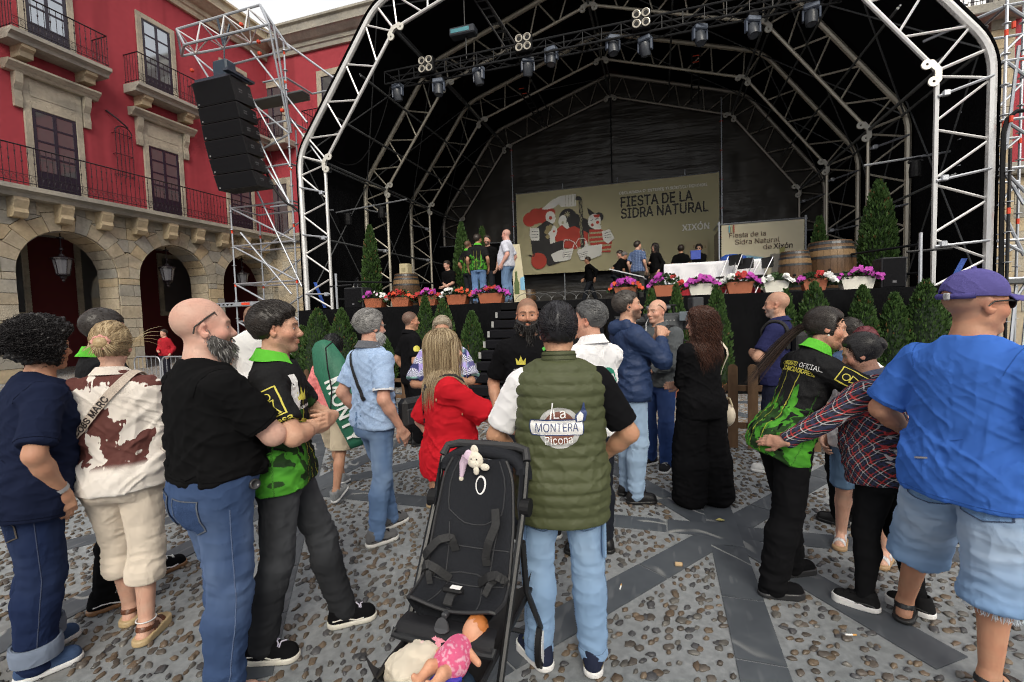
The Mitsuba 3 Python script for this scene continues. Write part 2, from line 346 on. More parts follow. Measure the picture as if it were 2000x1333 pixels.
def railing(X, y0, y1, z0, h, parent, side=None, out=0., scroll=True):
 rl = add('railing', cat(tubem((X, y0, z0 + h), (X, y1, z0 + h), .022, 6), tubem((X, y0, z0 + .10), (X, y1, z0 + .10), .013, 6), tubem((X, y0, z0 + .34), (X, y1, z0 + .34), .010, 5)), M_IRON, parent)
 n = int((y1 - y0) / .155)
 for i in range(n + 1):
  y = y0 + (y1 - y0) * i / n
  mb = MB().tube((X, y, z0), (X, y, z0 + h), .0095, 5)
  if i % 2 == 0: mb.put(*lathe([(0, .56 * h), (.021, .6 * h), (.021, .63 * h), (0, .67 * h)], 6, (X, y, z0)))
  mb.put(*lathe([(0, .80 * h), (.017, .82 * h), (.017, .85 * h), (0, .87 * h)], 6, (X, y, z0)))
  add('baluster', mb.mesh(), M_IRON, rl)
 sc = MB()
 for i in range(n):
  yc = y0 + (y1 - y0) * (i + .5) / n; t = np.linspace(0, 1.7 * np.pi, 9); rr = .062 * (1 - .35 * t / t.max())
  sc.path(np.c_[np.full(9, X), yc + rr * np.cos(t), z0 + .22 + rr * np.sin(t) * 1.35], .007, 4, cap=False)
 add('scrollwork', sc.mesh(), M_IRON, rl)
 if side is not None:
  for yy in side:
   mb = MB().tube((X, yy, z0 + h), (X - out, yy, z0 + h), .02, 6).tube((X, yy, z0 + .1), (X - out, yy, z0 + .1), .012, 6)
   for q in np.arange(.12, out, .14): mb.tube((X - q, yy, z0), (X - q, yy, z0 + h), .0095, 5)
   add('railing_return', mb.mesh(), M_IRON, rl)
 return rl
railing(WX + PR - .07, 6.2, BACKY - .1, SL, 1.2, ARC)
def french_window(y, z0, z1, w, parent, X=WX, panes=4, refl=M_PANE):
 st = .2
 wn = add('window', cat(boxm((X, y - w / 2 - st, z0), (X + .07, y - w / 2, z1 + st), .012), boxm((X, y + w / 2, z0), (X + .07, y + w / 2 + st, z1 + st), .012), boxm((X, y - w / 2 - .001, z1), (X + .068, y + w / 2 + .001, z1 + st), .012)), M_TRIM, parent)
 add('sash', cat(boxm((X + .006, y - w / 2 + .002, z0), (X + .02, y + w / 2 - .002, z1 - .002)),
 *[boxm((X + .02, q - .045, z0), (X + .05, q + .045, z1 - .003)) for q in (y - w / 2 + .05, y, y + w / 2 - .05)],
 *[boxm((X + .02, y - w / 2 + .01, q - .03), (X + .044, y + w / 2 - .01, q + .03)) for q in np.linspace(z0 + (z1 - z0) * .26, z1 - .035, panes + 1)[1:]],
 boxm((X + .02, y - w / 2 + .01, z0), (X + .047, y + w / 2 - .01, z0 + (z1 - z0) * .24))), M_PURPLE, wn)
 for s in (-1, 1):
  qs = np.linspace(z0 + (z1 - z0) * .26, z1 - .035, panes + 1)
  for a, b in zip(qs, qs[1:]):
   ya, yb = sorted((y + s * .046, y + s * (w / 2 - .096)))
   add('pane', boxm((X + .021, ya, a), (X + .03, yb, b - .031)), refl, wn)
 return wn
M_PANE2 = mat((.40, .43, .47), .06, .8)
for i, y in enumerate((7.3, 10.83, 14.44, 18.05)):
 z1 = k165(5.87); french_window(y, SL + .02, z1, 1.2, ARC)
 hz = z1 + .2
 add('window_panel', cat(boxm((WX, y - .8, hz), (WX + .06, y + .8, hz + .72)), boxm((WX + .06, y - .62, hz + .16), (WX + .075, y + .62, hz + .6), .01)), M_TRIM, ARC)
 for s in (-1, 1):
  add('window_console', prism(Polygon([(0, 0), (.10, .0), (.13, .2), (.09, .5), (.2, .72), (.24, 1.02), (0, 1.02)]), .2, (WX + .001, y + s * .93 - .1, hz - .3), (1, 0, 0), (0, 0, 1), (0, 1, 0)), M_TRIM, ARC)
 add('window_hood', mould(y - 1.25, y + 1.25, WX, [(0, hz + .72), (.2, hz + .722), (.26, hz + .80), (.30, hz + .83), (.40, hz + .93), (.40, hz + .99), (0, hz + 1.03)]), M_TRIM, ARC)
TZ = 10.62
for i, y in enumerate((7.2, 10.86, 14.46, 18.06)):
 french_window(y, TZ + .02, k165(8.80), 1.12, ARC, panes=4, refl=M_PANE2)
 b = add('balcony', mould(y - 1.36, y + 1.36, WX, [(0, TZ - .30), (.62, TZ - .30), (.64, TZ - .2), (.74, TZ - .14), (.80, TZ - .12), (.80, TZ), (0, TZ)]), 'sandstone_3', ARC)
 for s in (-1, 1):
  add('corbel', prism(Polygon([(0, 0), (.58, 0), (.58, -.1), (.46, -.18), (.44, -.34), (0, -.34)]), .34, (WX + .001, y + s * .85 - .17, TZ - .302), (1, 0, 0), (0, 0, 1), (0, 1, 0)), 'sandstone_2', b)
 rl = railing(WX + .73, y - 1.29, y + 1.29, TZ, 1.08, ARC, side=(y - 1.29, y + 1.29), out=.72)
EZ = k165(9.6)
def eaves_prof(e): return [(a, e + (b - e) * .68) for a, b in [(0, e), (.12, e), (.14, e + .28), (.2, e + .34), (.2, e + .6), (.32, e + .68), (.55, e + .95), (.62, e + 1.0), (.62, e + 1.1), (.2, e + 1.12), (.2, e + 2.0), (.32, e + 2.05), (.32, e + 2.2), (0, e + 2.2)]]
add('cornice', mould(2.2, BACKY - .02, WX, eaves_prof(EZ)), 'sandstone_0', ARC)
add('parapet', boxm((WX - 1.2, 2.2, EZ + .76), (WX - .01, BACKY - .02, EZ + 1.48)), 'sandstone_3', ARC)
# window grille with a lamp bracket on the wall
gy = on_x(238, 300, WX)[1]
gr = MB()
for q in np.linspace(-.28, .28, 5): gr.tube((WX + .16, gy + q, k165(4.95)), (WX + .16, gy + q, k165(5.95) + .12 * math.cos(q * 4)), .012, 5)
for zz in (5.0, 5.45, 5.9): gr.tube((WX + .16, gy - .3, k165(zz)), (WX + .16, gy + .3, k165(zz)), .012, 5).tube((WX, gy - .3, k165(zz)), (WX + .16, gy - .3, k165(zz)), .012, 5).tube((WX, gy + .3, k165(zz)), (WX + .16, gy + .3, k165(zz)), .012, 5)
t = np.linspace(np.pi, 0, 9); gr.path(np.c_[np.full(9, WX + .16), gy + .29 * np.cos(t), k165(5.93) + .25 * np.sin(t)], .02, 5)
gr.path([(WX + .02, gy - .45, k165(6.35)), (WX + .2, gy - .2, k165(6.2)), (WX + .25, gy + .12, k165(6.06))], .028, 6)
add('iron_grille', gr.mesh(), M_IRON, ARC)
# lanterns under the arches
M_LGLASS = mat((.13, .13, .145), .25, 0., .6)
for i, (px, py, lb) in enumerate(((122, 520, 'black iron lantern hanging under the arch nearest the left edge'), (327, 535, 'black iron lantern hanging under the middle arch'), (474, 545, 'black iron lantern hanging under the arch beside the scaffold tower'))):
 P = on_x(px, py, WX - .35); L = thing('hanging_lantern', lb, 'lantern', 'lanterns under the arcade')
 c = (P[0], P[1], P[2])
 add('lamp_shade', lathe([(.02, .42), (.06, .40), (.10, .33), (.30, .26), (.31, .22), (.26, .21)], 10, c), M_IRON, L)
 g = add('lamp_glass', lathe([(.255, .21), (.17, -.28), (0, -.28)], 10, c), M_LGLASS, L)
 add('cage', cat(*[tubem((c[0] + .262 * math.cos(a), c[1] + .262 * math.sin(a), c[2] + .21), (c[0] + .178 * math.cos(a), c[1] + .178 * math.sin(a), c[2] - .28), .014, 5) for a in np.arange(5) * 1.2566], lathe([(.0, -.27), (.19, -.27), (.19, -.31), (.1, -.36), (.09, -.42), (.04, -.46), (.05, -.5), (0, -.56)], 10, c)), M_IRON, L)
 add('hanger', cat(tubem((c[0], c[1], c[2] + .4), (c[0], c[1], 5.36), .02, 6), lathe([(0, .5), (.06, .53), (.06, .6), (0, .66)], 8, c), lathe([(0, .9), (.1, .92), (.1, .96), (0, 1.0)], 8, c)), M_IRON, L)
 # ================================================================== the building behind the stage
REAR = thing('rear_building', 'red rendered building with stone cornice standing behind the stage', 'building')
add('wall', cat(boxm((WX + .001, BACKY, SL), (30, BACKY + 1, EZ + .7))), 'red_stucco', REAR)
add('wall', boxm((WX + .001, BACKY - .06, 0), (30, BACKY + 1, SL - .001)), 'sandstone_0', REAR, label='stone ground floor wall')
def mould_x(x0, x1, Y, prof): return prism(Polygon([(a, b) for a, b in prof]), x1 - x0, (x0, Y, 0), (0, -1, 0), (0, 0, 1), (1, 0, 0))
add('cornice', mould_x(WX + .63, 30, BACKY, eaves_prof(EZ)), 'sandstone_3', REAR)
add('parapet', boxm((WX - 1.2, BACKY + .01, EZ + .76), (30, BACKY + 1.2, EZ + 1.48)), 'sandstone_3', REAR)
add('string_course', mould_x(WX + .63, 30, BACKY - .06, [(0, SL - .33), (.3, SL - .33), (.42, SL - .16), (.45, SL - .14), (.45, SL), (0, SL)]), 'sandstone_3', REAR)
def rear_window(x, z0, z1, w, bal=True):
 f = add('window', cat(boxm((x - w / 2 - .25, BACKY - .07, z0), (x - w / 2, BACKY + .1, z1 + .3)), boxm((x + w / 2, BACKY - .07, z0), (x + w / 2 + .25, BACKY + .1, z1 + .3)), boxm((x - w / 2, BACKY - .068, z1), (x + w / 2, BACKY + .1, z1 + .3))), M_TRIM, REAR)
 add('pane', boxm((x - w / 2, BACKY - .02, z0), (x + w / 2, BACKY - .005, z1)), M_PANE, f)
 add('sash', cat(*[boxm((q - .04, BACKY - .04, z0), (q + .04, BACKY - .021, z1)) for q in (x - w / 2 + .04, x, x + w / 2 - .04)]), M_PURPLE, f)
 if bal:
  b = add('balcony', boxm((x - 1.3, BACKY - .8, z0 - .3), (x + 1.3, BACKY - .001, z0), .03), 'sandstone_3', REAR)
  rl = add('railing', cat(tubem((x - 1.25, BACKY - .74, z0 + 1.05), (x + 1.25, BACKY - .74, z0 + 1.05), .022, 6), tubem((x - 1.25, BACKY - .74, z0 + .12), (x + 1.25, BACKY - .74, z0 + .12), .014, 6), *[tubem((s, BACKY - .74, z0 + 1.05), (s, BACKY - .02, z0 + 1.05), .02, 6) for s in (x - 1.25, x + 1.25)]), M_IRON, b)
  for q in np.linspace(x - 1.25, x + 1.25, 17): add('baluster', tubem((q, BACKY - .74, z0), (q, BACKY - .74, z0 + 1.05), .0105, 5), M_IRON, rl)
wx = on_y(650, 190, BACKY)[0]
rear_window(wx, TZ, k165(8.8), 1.2); rear_window(wx - 3.6, TZ, k165(8.8), 1.2); rear_window(wx - 3.6, SL + .02, k165(5.87), 1.2, False); rear_window(wx, SL + .02, k165(5.87), 1.2, False)
rx = on_y(1925, 10, BACKY - .7)[0]
RBZ = on_y(1925, 22, BACKY - .7)[2]
rear_window(rx, RBZ + .2, RBZ + 3.2, 1.2)
qx0, qx1 = on_y(1925, 250, BACKY)[0], on_y(1972, 250, BACKY)[0]
for i, z in enumerate(np.arange(SL, EZ - .5, .62)): add('pilaster_stone', boxm((qx0, BACKY - .16, z + .006), (qx1, BACKY - .001, z + .614), .012), f'sandstone_{R2.integers(4)}', REAR)
# ground-floor stones where the right scaffold leaves them in view, and beside the left one
for (xa, xb) in ((on_y(1930, 500, BACKY)[0], on_y(2060, 500, BACKY)[0]), (WX + .7, WX + 5.5)):
 z = 1.2; r_ = 0
 while z < SL - .35:
  x = xa - (r_ % 2) * .3
  while x < xb:
   w = R2.uniform(.6, 1.0); add('stone_block', boxm((x + .008, BACKY - .09 - R2.uniform(0, .012), z + .008), (x + w - .008, BACKY - .059, min(z + .44, SL - .35) - .008)), f'sandstone_{R2.integers(4)}', REAR); x += w
  z += .44; r_ += 1
add('stone_jamb', cat(*[boxm((on_y(1950, 400, BACKY)[0] - .2, BACKY - .2, z), (on_y(1950, 400, BACKY)[0] + .3, BACKY - .092, z + .5), .015) for z in np.arange(1, 5.4, .51)]), 'sandstone_2', REAR)
# ================================================================== the stage
DECK, SX, AY, AD = 1.89, -1.75, 10.49, 2.89
AW, AK1, AX2, AH2, AH3, AOFF = 6.45, 5.68, 4.28, 8.56, 9.91, .78
EDGE = 9.75
pmat('drape', lambda p, n, uv: V3((.0045, .0046, .0055)) * (.75 + .6 * fbm(p.x * 3, p.z * 3, p.y * 3, 3)), .9, .08, bump=lambda p, n, uv: fbm(p.x * 5 + p.y * 5, p.z * 1.6, p.y * 3, 4), scale=.05, eps=.01)
pmat('tarp', lambda p, n, uv: mix((.030, .028, .026), (.058, .052, .045), fbm(p.x * 1.2, p.z * 1.2, 2., 3)), .38, .45, bump=lambda p, n, uv: .7 * fbm(p.x * .9, p.z * 9, 1., 4) + .5 * noise(p.x * 3.2, p.z * 1.4, 4.), scale=.045, eps=.01)
M_DARK = mat((.006, .006, .007), .9, 0., .1)
M_STEP = mat((.008, .008, .010), .9, 0., .1)
STG = thing('stage_platform', 'high black stage platform with a black skirt across its front', 'stage')
SX0, SX1 = -8.62, 5.15
add('deck', boxm((SX0, EDGE + .02, DECK - .16), (SX1, 19.9, DECK), .01), M_DARK, STG)
def drape_sheet(P0, P1, z0, z1, amp=.025, waves=14, nu=90, nz=6, seed=0, axis=1):
 u = np.linspace(0, 1, nu); zz = np.linspace(z0, z1, nz); P0, P1 = np.asarray(P0, float), np.asarray(P1, float)
 G = P0[None, None] + (P1 - P0)[None, None] * u[:, None, None] + np.zeros((nu, nz, 3)); G[..., 2] = zz[None]
 ph = meshkit.fbm(np.c_[u * waves * .35, u * 0 + seed, u * 0], 2)
 w = (np.sin(u * waves * 6.283 + ph * 9) * .5 + meshkit.fbm(np.c_[u * waves, u * 0 + 3 + seed, u * 0], 2) - .5)[:, None] * amp * (1.15 - .5 * (zz - z0) / (z1 - z0))[None]
 d = np.array([-(P1 - P0)[1], (P1 - P0)[0], 0]); d /= np.linalg.norm(d); G += w[..., None] * d
 v, f = grid(G); v2 = v - d * .012
 return cat((v, f), (v2, f[:, ::-1]))
STX0, STX1 = on_y(978, 605, EDGE)[0], on_y(1170, 598, EDGE)[0] + .15
add('front_skirt', drape_sheet((SX0, EDGE, 0), (STX0, EDGE, 0), .005, DECK - .004, .02, 9), 'drape', STG, smooth=True)
add('front_skirt', drape_sheet((STX1, EDGE, 0), (SX1, EDGE, 0), .005, DECK - .004, .02, 9, seed=4), 'drape', STG, smooth=True)
add('side_skirt', drape_sheet((SX0, 19.5, 0), (SX0, EDGE, 0), .005, DECK - .004, .02, 9, seed=7), 'drape', STG, smooth=True)
NST = 10
st = thing('stage_stairs', 'black carpeted stairs leading up to the stage', 'stairs')
for i in range(NST):
 zt = DECK - (i + 1) * .189 + .0; y1 = EDGE - i * .26; y0 = y1 - .26
 if zt < .05: zt = .05
 m = MB().box((STX0, y0, max(0, zt - .16)), (STX1, y1, zt), .012)
 add('step', m.mesh(), M_STEP, st)
 if i:
  zz = zt + .19
  add('white_nosing_tape', boxm((STX0 - .02, y1 - .05, zt + .05), (STX0 + .025, y1 - .02, zt + .17)), mat((.30, .30, .29), .7), st)
add('stringer', drape_sheet((STX0 - .03, EDGE - .01, 0), (STX0 - .03, EDGE - 1.2, 0), .005, .9, .01, 3, 20), 'drape', st, smooth=True)
# ------------------------------------------------------------------ roof arches
ROOF = thing('stage_roof', 'large arched aluminium truss stage roof with black cover', 'stage roof')
def arch_pts(off, rad=0.):
 base = np.array([(-AW, DECK - .05), (-AW, AK1), (-AX2, AH2), (0, AH3), (AX2, AH2), (AW, AK1), (AW, DECK - .05)])
 if off:
  p = LineString(base).buffer(off, join_style=2, single_sided=True)
  segs = []
  for a, b in zip(base, base[1:]):
   d = (b - a) / np.linalg.norm(b - a); n = np.array([-d[1], d[0]]); segs.append((a + n * off, d))
  out = [segs[0][0]]
  for (a, d), (b, e) in zip(segs, segs[1:]):
   t = np.linalg.solve(np.array([d, -e]).T, b - a); out.append(a + d * t[0])
  a, d = segs[-1]; out.append(a + d * np.linalg.norm(base[-1] - base[-2])); base = np.array(out)
 if rad:
  out = [base[0]]
  for i in range(1, len(base) - 1):
   p, a, b = base[i], base[i - 1], base[i + 1]
   r = rad if i != 3 else rad * .4
   u, w = (a - p) / np.linalg.norm(a - p), (b - p) / np.linalg.norm(b - p)
   for t in np.linspace(0, 1, 7): out.append((1 - t) ** 2 * (p + u * r) + 2 * t * (1 - t) * p + t * t * (p + w * r))
  out.append(base[-1]); base = np.array(out)
 return base
IN, OUT = arch_pts(0), arch_pts(AOFF, .42)
OUTS = arch_pts(AOFF)
def P3(q, y): return (SX + q[0], y, q[1])
m_in, m_out, m_br = M_ALU, M_ALU, M_ALU
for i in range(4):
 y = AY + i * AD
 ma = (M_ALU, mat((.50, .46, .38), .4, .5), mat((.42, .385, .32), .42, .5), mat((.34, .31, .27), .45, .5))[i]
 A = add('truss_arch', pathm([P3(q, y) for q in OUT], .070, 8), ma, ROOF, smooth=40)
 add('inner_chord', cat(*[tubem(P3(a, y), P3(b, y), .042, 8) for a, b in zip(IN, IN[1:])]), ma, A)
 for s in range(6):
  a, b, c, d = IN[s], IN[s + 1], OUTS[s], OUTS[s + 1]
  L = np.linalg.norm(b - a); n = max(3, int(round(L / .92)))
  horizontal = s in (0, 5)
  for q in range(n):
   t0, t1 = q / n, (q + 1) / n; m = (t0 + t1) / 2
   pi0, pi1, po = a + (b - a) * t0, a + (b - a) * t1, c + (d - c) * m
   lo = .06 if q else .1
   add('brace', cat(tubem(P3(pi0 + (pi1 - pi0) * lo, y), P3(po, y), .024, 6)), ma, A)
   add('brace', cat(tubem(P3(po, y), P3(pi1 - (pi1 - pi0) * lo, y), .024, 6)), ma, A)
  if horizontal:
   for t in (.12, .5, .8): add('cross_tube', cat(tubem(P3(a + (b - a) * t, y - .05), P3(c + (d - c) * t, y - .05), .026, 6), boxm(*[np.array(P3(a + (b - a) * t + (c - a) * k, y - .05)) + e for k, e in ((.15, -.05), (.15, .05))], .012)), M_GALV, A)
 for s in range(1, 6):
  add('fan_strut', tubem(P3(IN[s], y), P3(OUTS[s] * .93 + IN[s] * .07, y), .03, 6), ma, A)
  p = IN[s]; dirs = [(IN[s - 1] - p), (IN[s + 1] - p)]
  g = []
  for dv in dirs:
   dv = dv / np.linalg.norm(dv); nn = np.array([dv[1], -dv[0]]);
   cc = p * 0; q = p + dv * .17; away = p - OUTS[s]; away = away / np.linalg.norm(away)
   g.append(Point(*(q + away * .07)).buffer(.085, 8)); g.append(LineString([p, q]).buffer(.05))
  pl = unary_union(g)
  for hx in (g[0].centroid, g[2].centroid): pl = pl.difference(Point(hx.x, hx.y).buffer(.022, 6))
  add('gusset_plate', prism(pl, .03, (SX, y - .065, 0), (1, 0, 0), (0, 0, 1), (0, 1, 0)), mat((.62, .60, .54), .45, .4), A)
  # purlins and wind braces running back between the arches
YB = AY + 3 * AD
for s in range(1, 6):
 for p, r in ((IN[s], .035), (OUTS[s] * .8 + IN[s] * .2, .03)):
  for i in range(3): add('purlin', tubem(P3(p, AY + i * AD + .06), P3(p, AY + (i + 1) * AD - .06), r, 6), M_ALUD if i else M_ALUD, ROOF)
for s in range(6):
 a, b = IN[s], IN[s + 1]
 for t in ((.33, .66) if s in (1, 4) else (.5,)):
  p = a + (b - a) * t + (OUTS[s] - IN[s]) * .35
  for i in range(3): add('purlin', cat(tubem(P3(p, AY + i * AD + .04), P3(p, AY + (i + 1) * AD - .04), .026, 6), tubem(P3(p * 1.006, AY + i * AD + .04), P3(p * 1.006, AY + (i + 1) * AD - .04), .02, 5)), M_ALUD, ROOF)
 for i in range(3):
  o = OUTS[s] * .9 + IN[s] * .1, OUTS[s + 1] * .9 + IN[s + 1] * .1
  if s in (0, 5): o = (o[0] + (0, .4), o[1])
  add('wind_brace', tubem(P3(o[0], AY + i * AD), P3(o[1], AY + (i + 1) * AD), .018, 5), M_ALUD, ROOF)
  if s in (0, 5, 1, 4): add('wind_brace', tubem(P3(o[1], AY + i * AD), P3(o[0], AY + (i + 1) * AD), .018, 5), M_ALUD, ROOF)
  # the black cover over the outer chords, with sag folds between the arches
sk = arch_pts(AOFF + .10, .5)
ys = np.linspace(AY - .05, 19.6, 40)
G = np.zeros((len(sk), 40, 3)); G[..., 0] = SX + sk[:, 0][:, None]; G[..., 2] = sk[:, 1][:, None]; G[..., 1] = ys[None]
G[..., 2] += (.03 * np.cos((ys - AY) / AD * 2 * np.pi))[None] * (np.abs(sk[:, 0]) < 7)[:, None]
v, f = grid(G); add('roof_cover', cat((v, f), (v * 1.0 + [0, 0, .012], f[:, ::-1])), 'drape', ROOF, smooth=True)
# the back drape
gu, gz = 140, 60
X = np.linspace(SX - 7.35, SX + 7.35, gu); Z = np.linspace(DECK, 10.7, gz); Xg, Zg = np.meshgrid(X, Z, indexing='ij')
seam = np.exp(-((Xg - SX) / .28) ** 2)
Yg = 19.3 + .05 * (meshkit.fbm(np.stack([Xg * .8, Zg * 1.6, Xg * 0], -1), 3) - .5) + seam * (.05 * np.sin(Zg * 17) * np.exp(-np.abs(Xg - SX) / .12) - .03) + .012 * np.sin(Zg * 7 + 2 * np.sin(Xg))
v, f = grid(np.stack([Xg, Yg, Zg], -1))
BD = thing('back_drape', 'black plastic tarpaulin closing the back of the stage with a creased middle seam', 'curtain')
add('sheet', cat((v, f), (v + [0, .02, 0], f[:, ::-1])), 'tarp', BD, smooth=True)
add('seam_rope', tubem((SX, 19.2, 3), (SX, 19.2, 9.9), .022, 5), M_BLACK, BD)
for x0, x1 in ((-9.1, -5.7), (2.3, 5.6)):
 k = add('side_panel', drape_sheet((x0, 18.9, 0), (x1, 18.9, 0), DECK, 4.6 if x0 < 0 else 4.2, .015, 6), 'drape', BD, smooth=True)
 add('pipe', tubem((x0, 18.86, 4.62 if x0 < 0 else 4.22), (x1, 18.86, 4.62 if x0 < 0 else 4.22), .025, 6), M_GALV, BD)
M_RING = mat((.6, .03, .02), .5)
def scaffold_pole(mb, x, y, z0, z1, rings=None, r=.0245, step=.5):
 mb.tube((x, y, z0), (x, y, z1), r, 7)
 if rings is not None:
  for z in np.arange(z0 + .25, z1, step): rings.put(*lathe([(r, -.006), (.062, -.006), (.062, .006), (r, .006)], 10, (x, y, z)))
for px, py in ((1002, 290), (1410, 190)):
 x = on_y(px, 400, 18.45)[0]; zt = on_y(px, py, 18.45)[2]
 mb, rg = MB(), MB(); scaffold_pole(mb, x, 18.45, DECK, zt, rg, step=1.)
 k = add('scaffold_pole', mb.mesh(), M_GALV, lab(key('drape_support'), f'galvanised scaffold pole standing at the {"left" if px < 1200 else "right"} edge of the olive poster', 'pole', 'poles beside the olive poster'))
 add('rosette', rg.mesh(), M_RING, k.rsplit('__', 1)[0])
 # ------------------------------------------------------------------ poster
PY = 18.6
a, b, c, d = on_y(1008, 380, PY), on_y(1402, 338, PY), on_y(1012, 537, PY), on_y(1408, 512, PY)
px0, px1, pz0, pz1 = (a[0] + c[0]) / 2, (b[0] + d[0]) / 2, (c[2] + d[2]) / 2 - .05, (a[2] + b[2]) / 2
OLIVE, GREY, PRED, PCREAM = mat((.42, .38, .225), .7), mat((.030, .028, .028), .7), mat((.46, .055, .035), .7), mat((.74, .73, .68), .7)
PO = thing('festival_poster', 'wide olive poster with drawn revellers and dark festival lettering', 'poster')
add('sheet', boxm((px0, PY, pz0), (px1, PY + .03, pz1)), OLIVE, PO)
add('frame', cat(*[tubem(p, q, .028, 6) for p, q in (((px0, PY + .07, pz0), (px0, PY + .07, pz1 + .05)), ((px1, PY + .07, pz0), (px1, PY + .07, pz1 + .05)), ((px0, PY + .07, pz1 + .02), (px1, PY + .07, pz1 + .02)))], *[tubem((px0 + t * (px1 - px0), PY + .08, pz0 - 1.2), (px0 + t * (px1 - px0), PY + .08, pz1 + .25), .025, 6) for t in (.25, .53, .85)]), M_GALV, PO)
PWX, PHZ = px1 - px0, pz1 - pz0
def pos(u, w): return (px0 + u * PWX, PY - .004, pz0 + w * PHZ)
lyr = [0]
def flat(poly, m, name='drawing', lift=None):
 lyr[0] += 1
 add(name, prism(poly, .003, (px0, PY - .003 - .0016 * lyr[0], pz0), (1, 0, 0), (0, 0, 1), (0, 1, 0)), m, PO)
def el(x, y, rx, ry=None, a=0):
 from shapely import affinity
 return affinity.rotate(affinity.scale(Point(x, y).buffer(1, 24), rx, ry or rx), a, origin=(x, y))
def pl(*p, r=.0): return Polygon(p).buffer(r, 8)
S_ = PWX / 1230.   # drawing units: the close-up's pixels, 90..1320 across
def D(x, y):       # close-up pixel -> poster metres (perspective slant removed)
 u = (x - 90) / 1230; top = 215 - 130 * u; bot = 705 - 60 * u
 return u * PWX, (bot - y) / (bot - top) * PHZ
def dpl(*q, r=0.): return Polygon([D(*p) for p in q]).buffer(r, 8)
def del_(x, y, rx, ry=None, a=0): c = D(x, y); return el(c[0], c[1], rx * S_, (ry or rx) * S_, a)
def dls(w, *q): return LineString([D(*p) for p in q]).buffer(w * S_, 6)
flat(unary_union([del_(180, 365, 46), del_(220, 345, 50), del_(265, 340, 50), del_(300, 330, 46, 38), del_(322, 325, 28, 30)]), PRED)
flat(unary_union([del_(318, 352, 32, 42, 12), dpl((290, 390), (340, 330), (322, 395))]), PCREAM)
flat(del_(318, 355, 11), PRED)
flat(dpl((268, 300), (330, 250), (385, 225), (480, 212), (482, 280), (390, 285), (375, 265), (345, 290), (300, 300), r=.02), PCREAM)
for k in range(4): flat(dls(1.6, (418 + k * 19, 218), (418 + k * 19, 280)), OLIVE)
flat(dpl((482, 225), (505, 222), (520, 230), (520, 244), (484, 248)), GREY)
flat(unary_union([dpl((215, 430), (290, 380), (330, 400), (330, 480), (250, 600), (200, 570), (190, 480), r=.05)]), GREY)
flat(unary_union([del_(430, 352, 56, 56), del_(470, 375, 50, 46), del_(520, 395, 46, 40), del_(560, 408, 40, 42), dpl((400, 320), (560, 380), (560, 445), (420, 400))]), GREY)
flat(unary_union([del_(396, 372, 26, 36, -14), dpl((388, 400), (430, 380), (440, 420), (410, 440))]), PCREAM); flat(del_(397, 384, 8), OLIVE); flat(unary_union([dls(2.2, (428 + 17 * math.cos(t), 333 + 17 * math.sin(t)), (428, 333)) for t in np.arange(8) * .785]), OLIVE)
flat(dpl((360, 430), (390, 405), (420, 430), (470, 410), (550, 450), (550, 500), (470, 540), (380, 530), (350, 480), r=.04), PRED)
flat(dls(11, (513, 245), (520, 530)), GREY); flat(unary_union([dls(1.6, *[(509 + s + 4 * math.sin(t * 1.1), 250 + t * 9) for t in range(31)]) for s in (0, 8)]), OLIVE)
flat(unary_union([dpl((555, 293), (600, 325), (640, 340), (580, 350), (563, 330)), del_(625, 350, 30, 28)]), GREY)
flat(unary_union([del_(598, 375, 40, 46), dpl((590, 400), (640, 400), (640, 460), (600, 460))]), PCREAM)
flat(unary_union([del_(585, 398, 9), del_(618, 382, 10), dpl((590, 335), (635, 335), (625, 355), (600, 352))]), PRED); flat(unary_union([dls(2, (575, 372), (590, 366)), dls(2, (605, 362), (622, 360))]), GREY)
vest = dpl((570, 430), (640, 430), (700, 500), (690, 560), (600, 560), (568, 500), r=.03)
flat(vest, PRED); flat(unary_union([dls(5, (555, 450 + k * 27), (715, 438 + k * 27)) for k in range(5)]).intersection(vest), OLIVE)
flat(unary_union([del_(330, 440, 30, 40, -10), dpl((310, 470), (345, 460), (345, 510), (312, 515))]), PCREAM)
flat(unary_union([del_(305, 420, 20), del_(292, 440, 15), del_(298, 470, 14), del_(318, 408, 14)]), mat((.32, .26, .13), .7)); flat(del_(340, 437, 7), PRED)
flat(unary_union([dpl((250, 560), (320, 520), (390, 500), (395, 560), (370, 620), (300, 640), r=.05)]), GREY)
flat(unary_union([del_(235, 618, 52, 52), del_(222, 600, 36, 34)]), PRED); flat(dls(3, (170, 582), (200, 590), (208, 575)), GREY)
def hand(pts, lines): flat(dpl(*pts, r=.025), PCREAM); flat(unary_union([dls(1.3, *l) for l in lines]), GREY)
hand(((185, 420), (238, 420), (238, 490), (190, 490), (182, 460)), [((190, 440 + 17 * k), (236, 438 + 17 * k)) for k in range(3)])
hand(((648, 440), (690, 430), (715, 480), (680, 510), (655, 490)), [((660, 450 + 14 * k), (700, 440 + 16 * k)) for k in range(3)])
hand(((320, 580), (380, 555), (460, 545), (440, 605), (400, 615), (340, 620)), [((395, 570 + 12 * k), (450, 560 + 14 * k)) for k in range(3)])
hand(((490, 560), (545, 530), (540, 500), (560, 530), (640, 520), (635, 580), (570, 605), (510, 610)), [((500, 575 + 11 * k), (550, 560 + 12 * k)) for k in range(3)])
for q in (((405, 490), (398, 540), (425, 560), (455, 550), (472, 505), (440, 490), (405, 490)), ((478, 515), (500, 480), (535, 480), (550, 505), (525, 545), (495, 550), (478, 515))): flat(dls(2.0, *q), PCREAM)
def ptext(t, x, y, h, w, m):
 o = D(x, y); e = D(x + w, y); add('lettering', text_on(t, h, (px0 + o[0], PY - .006, pz0 + o[1]), (1, 0, 0), (0, 0, 1), .003, True, e[0] - o[0]), m, PO)
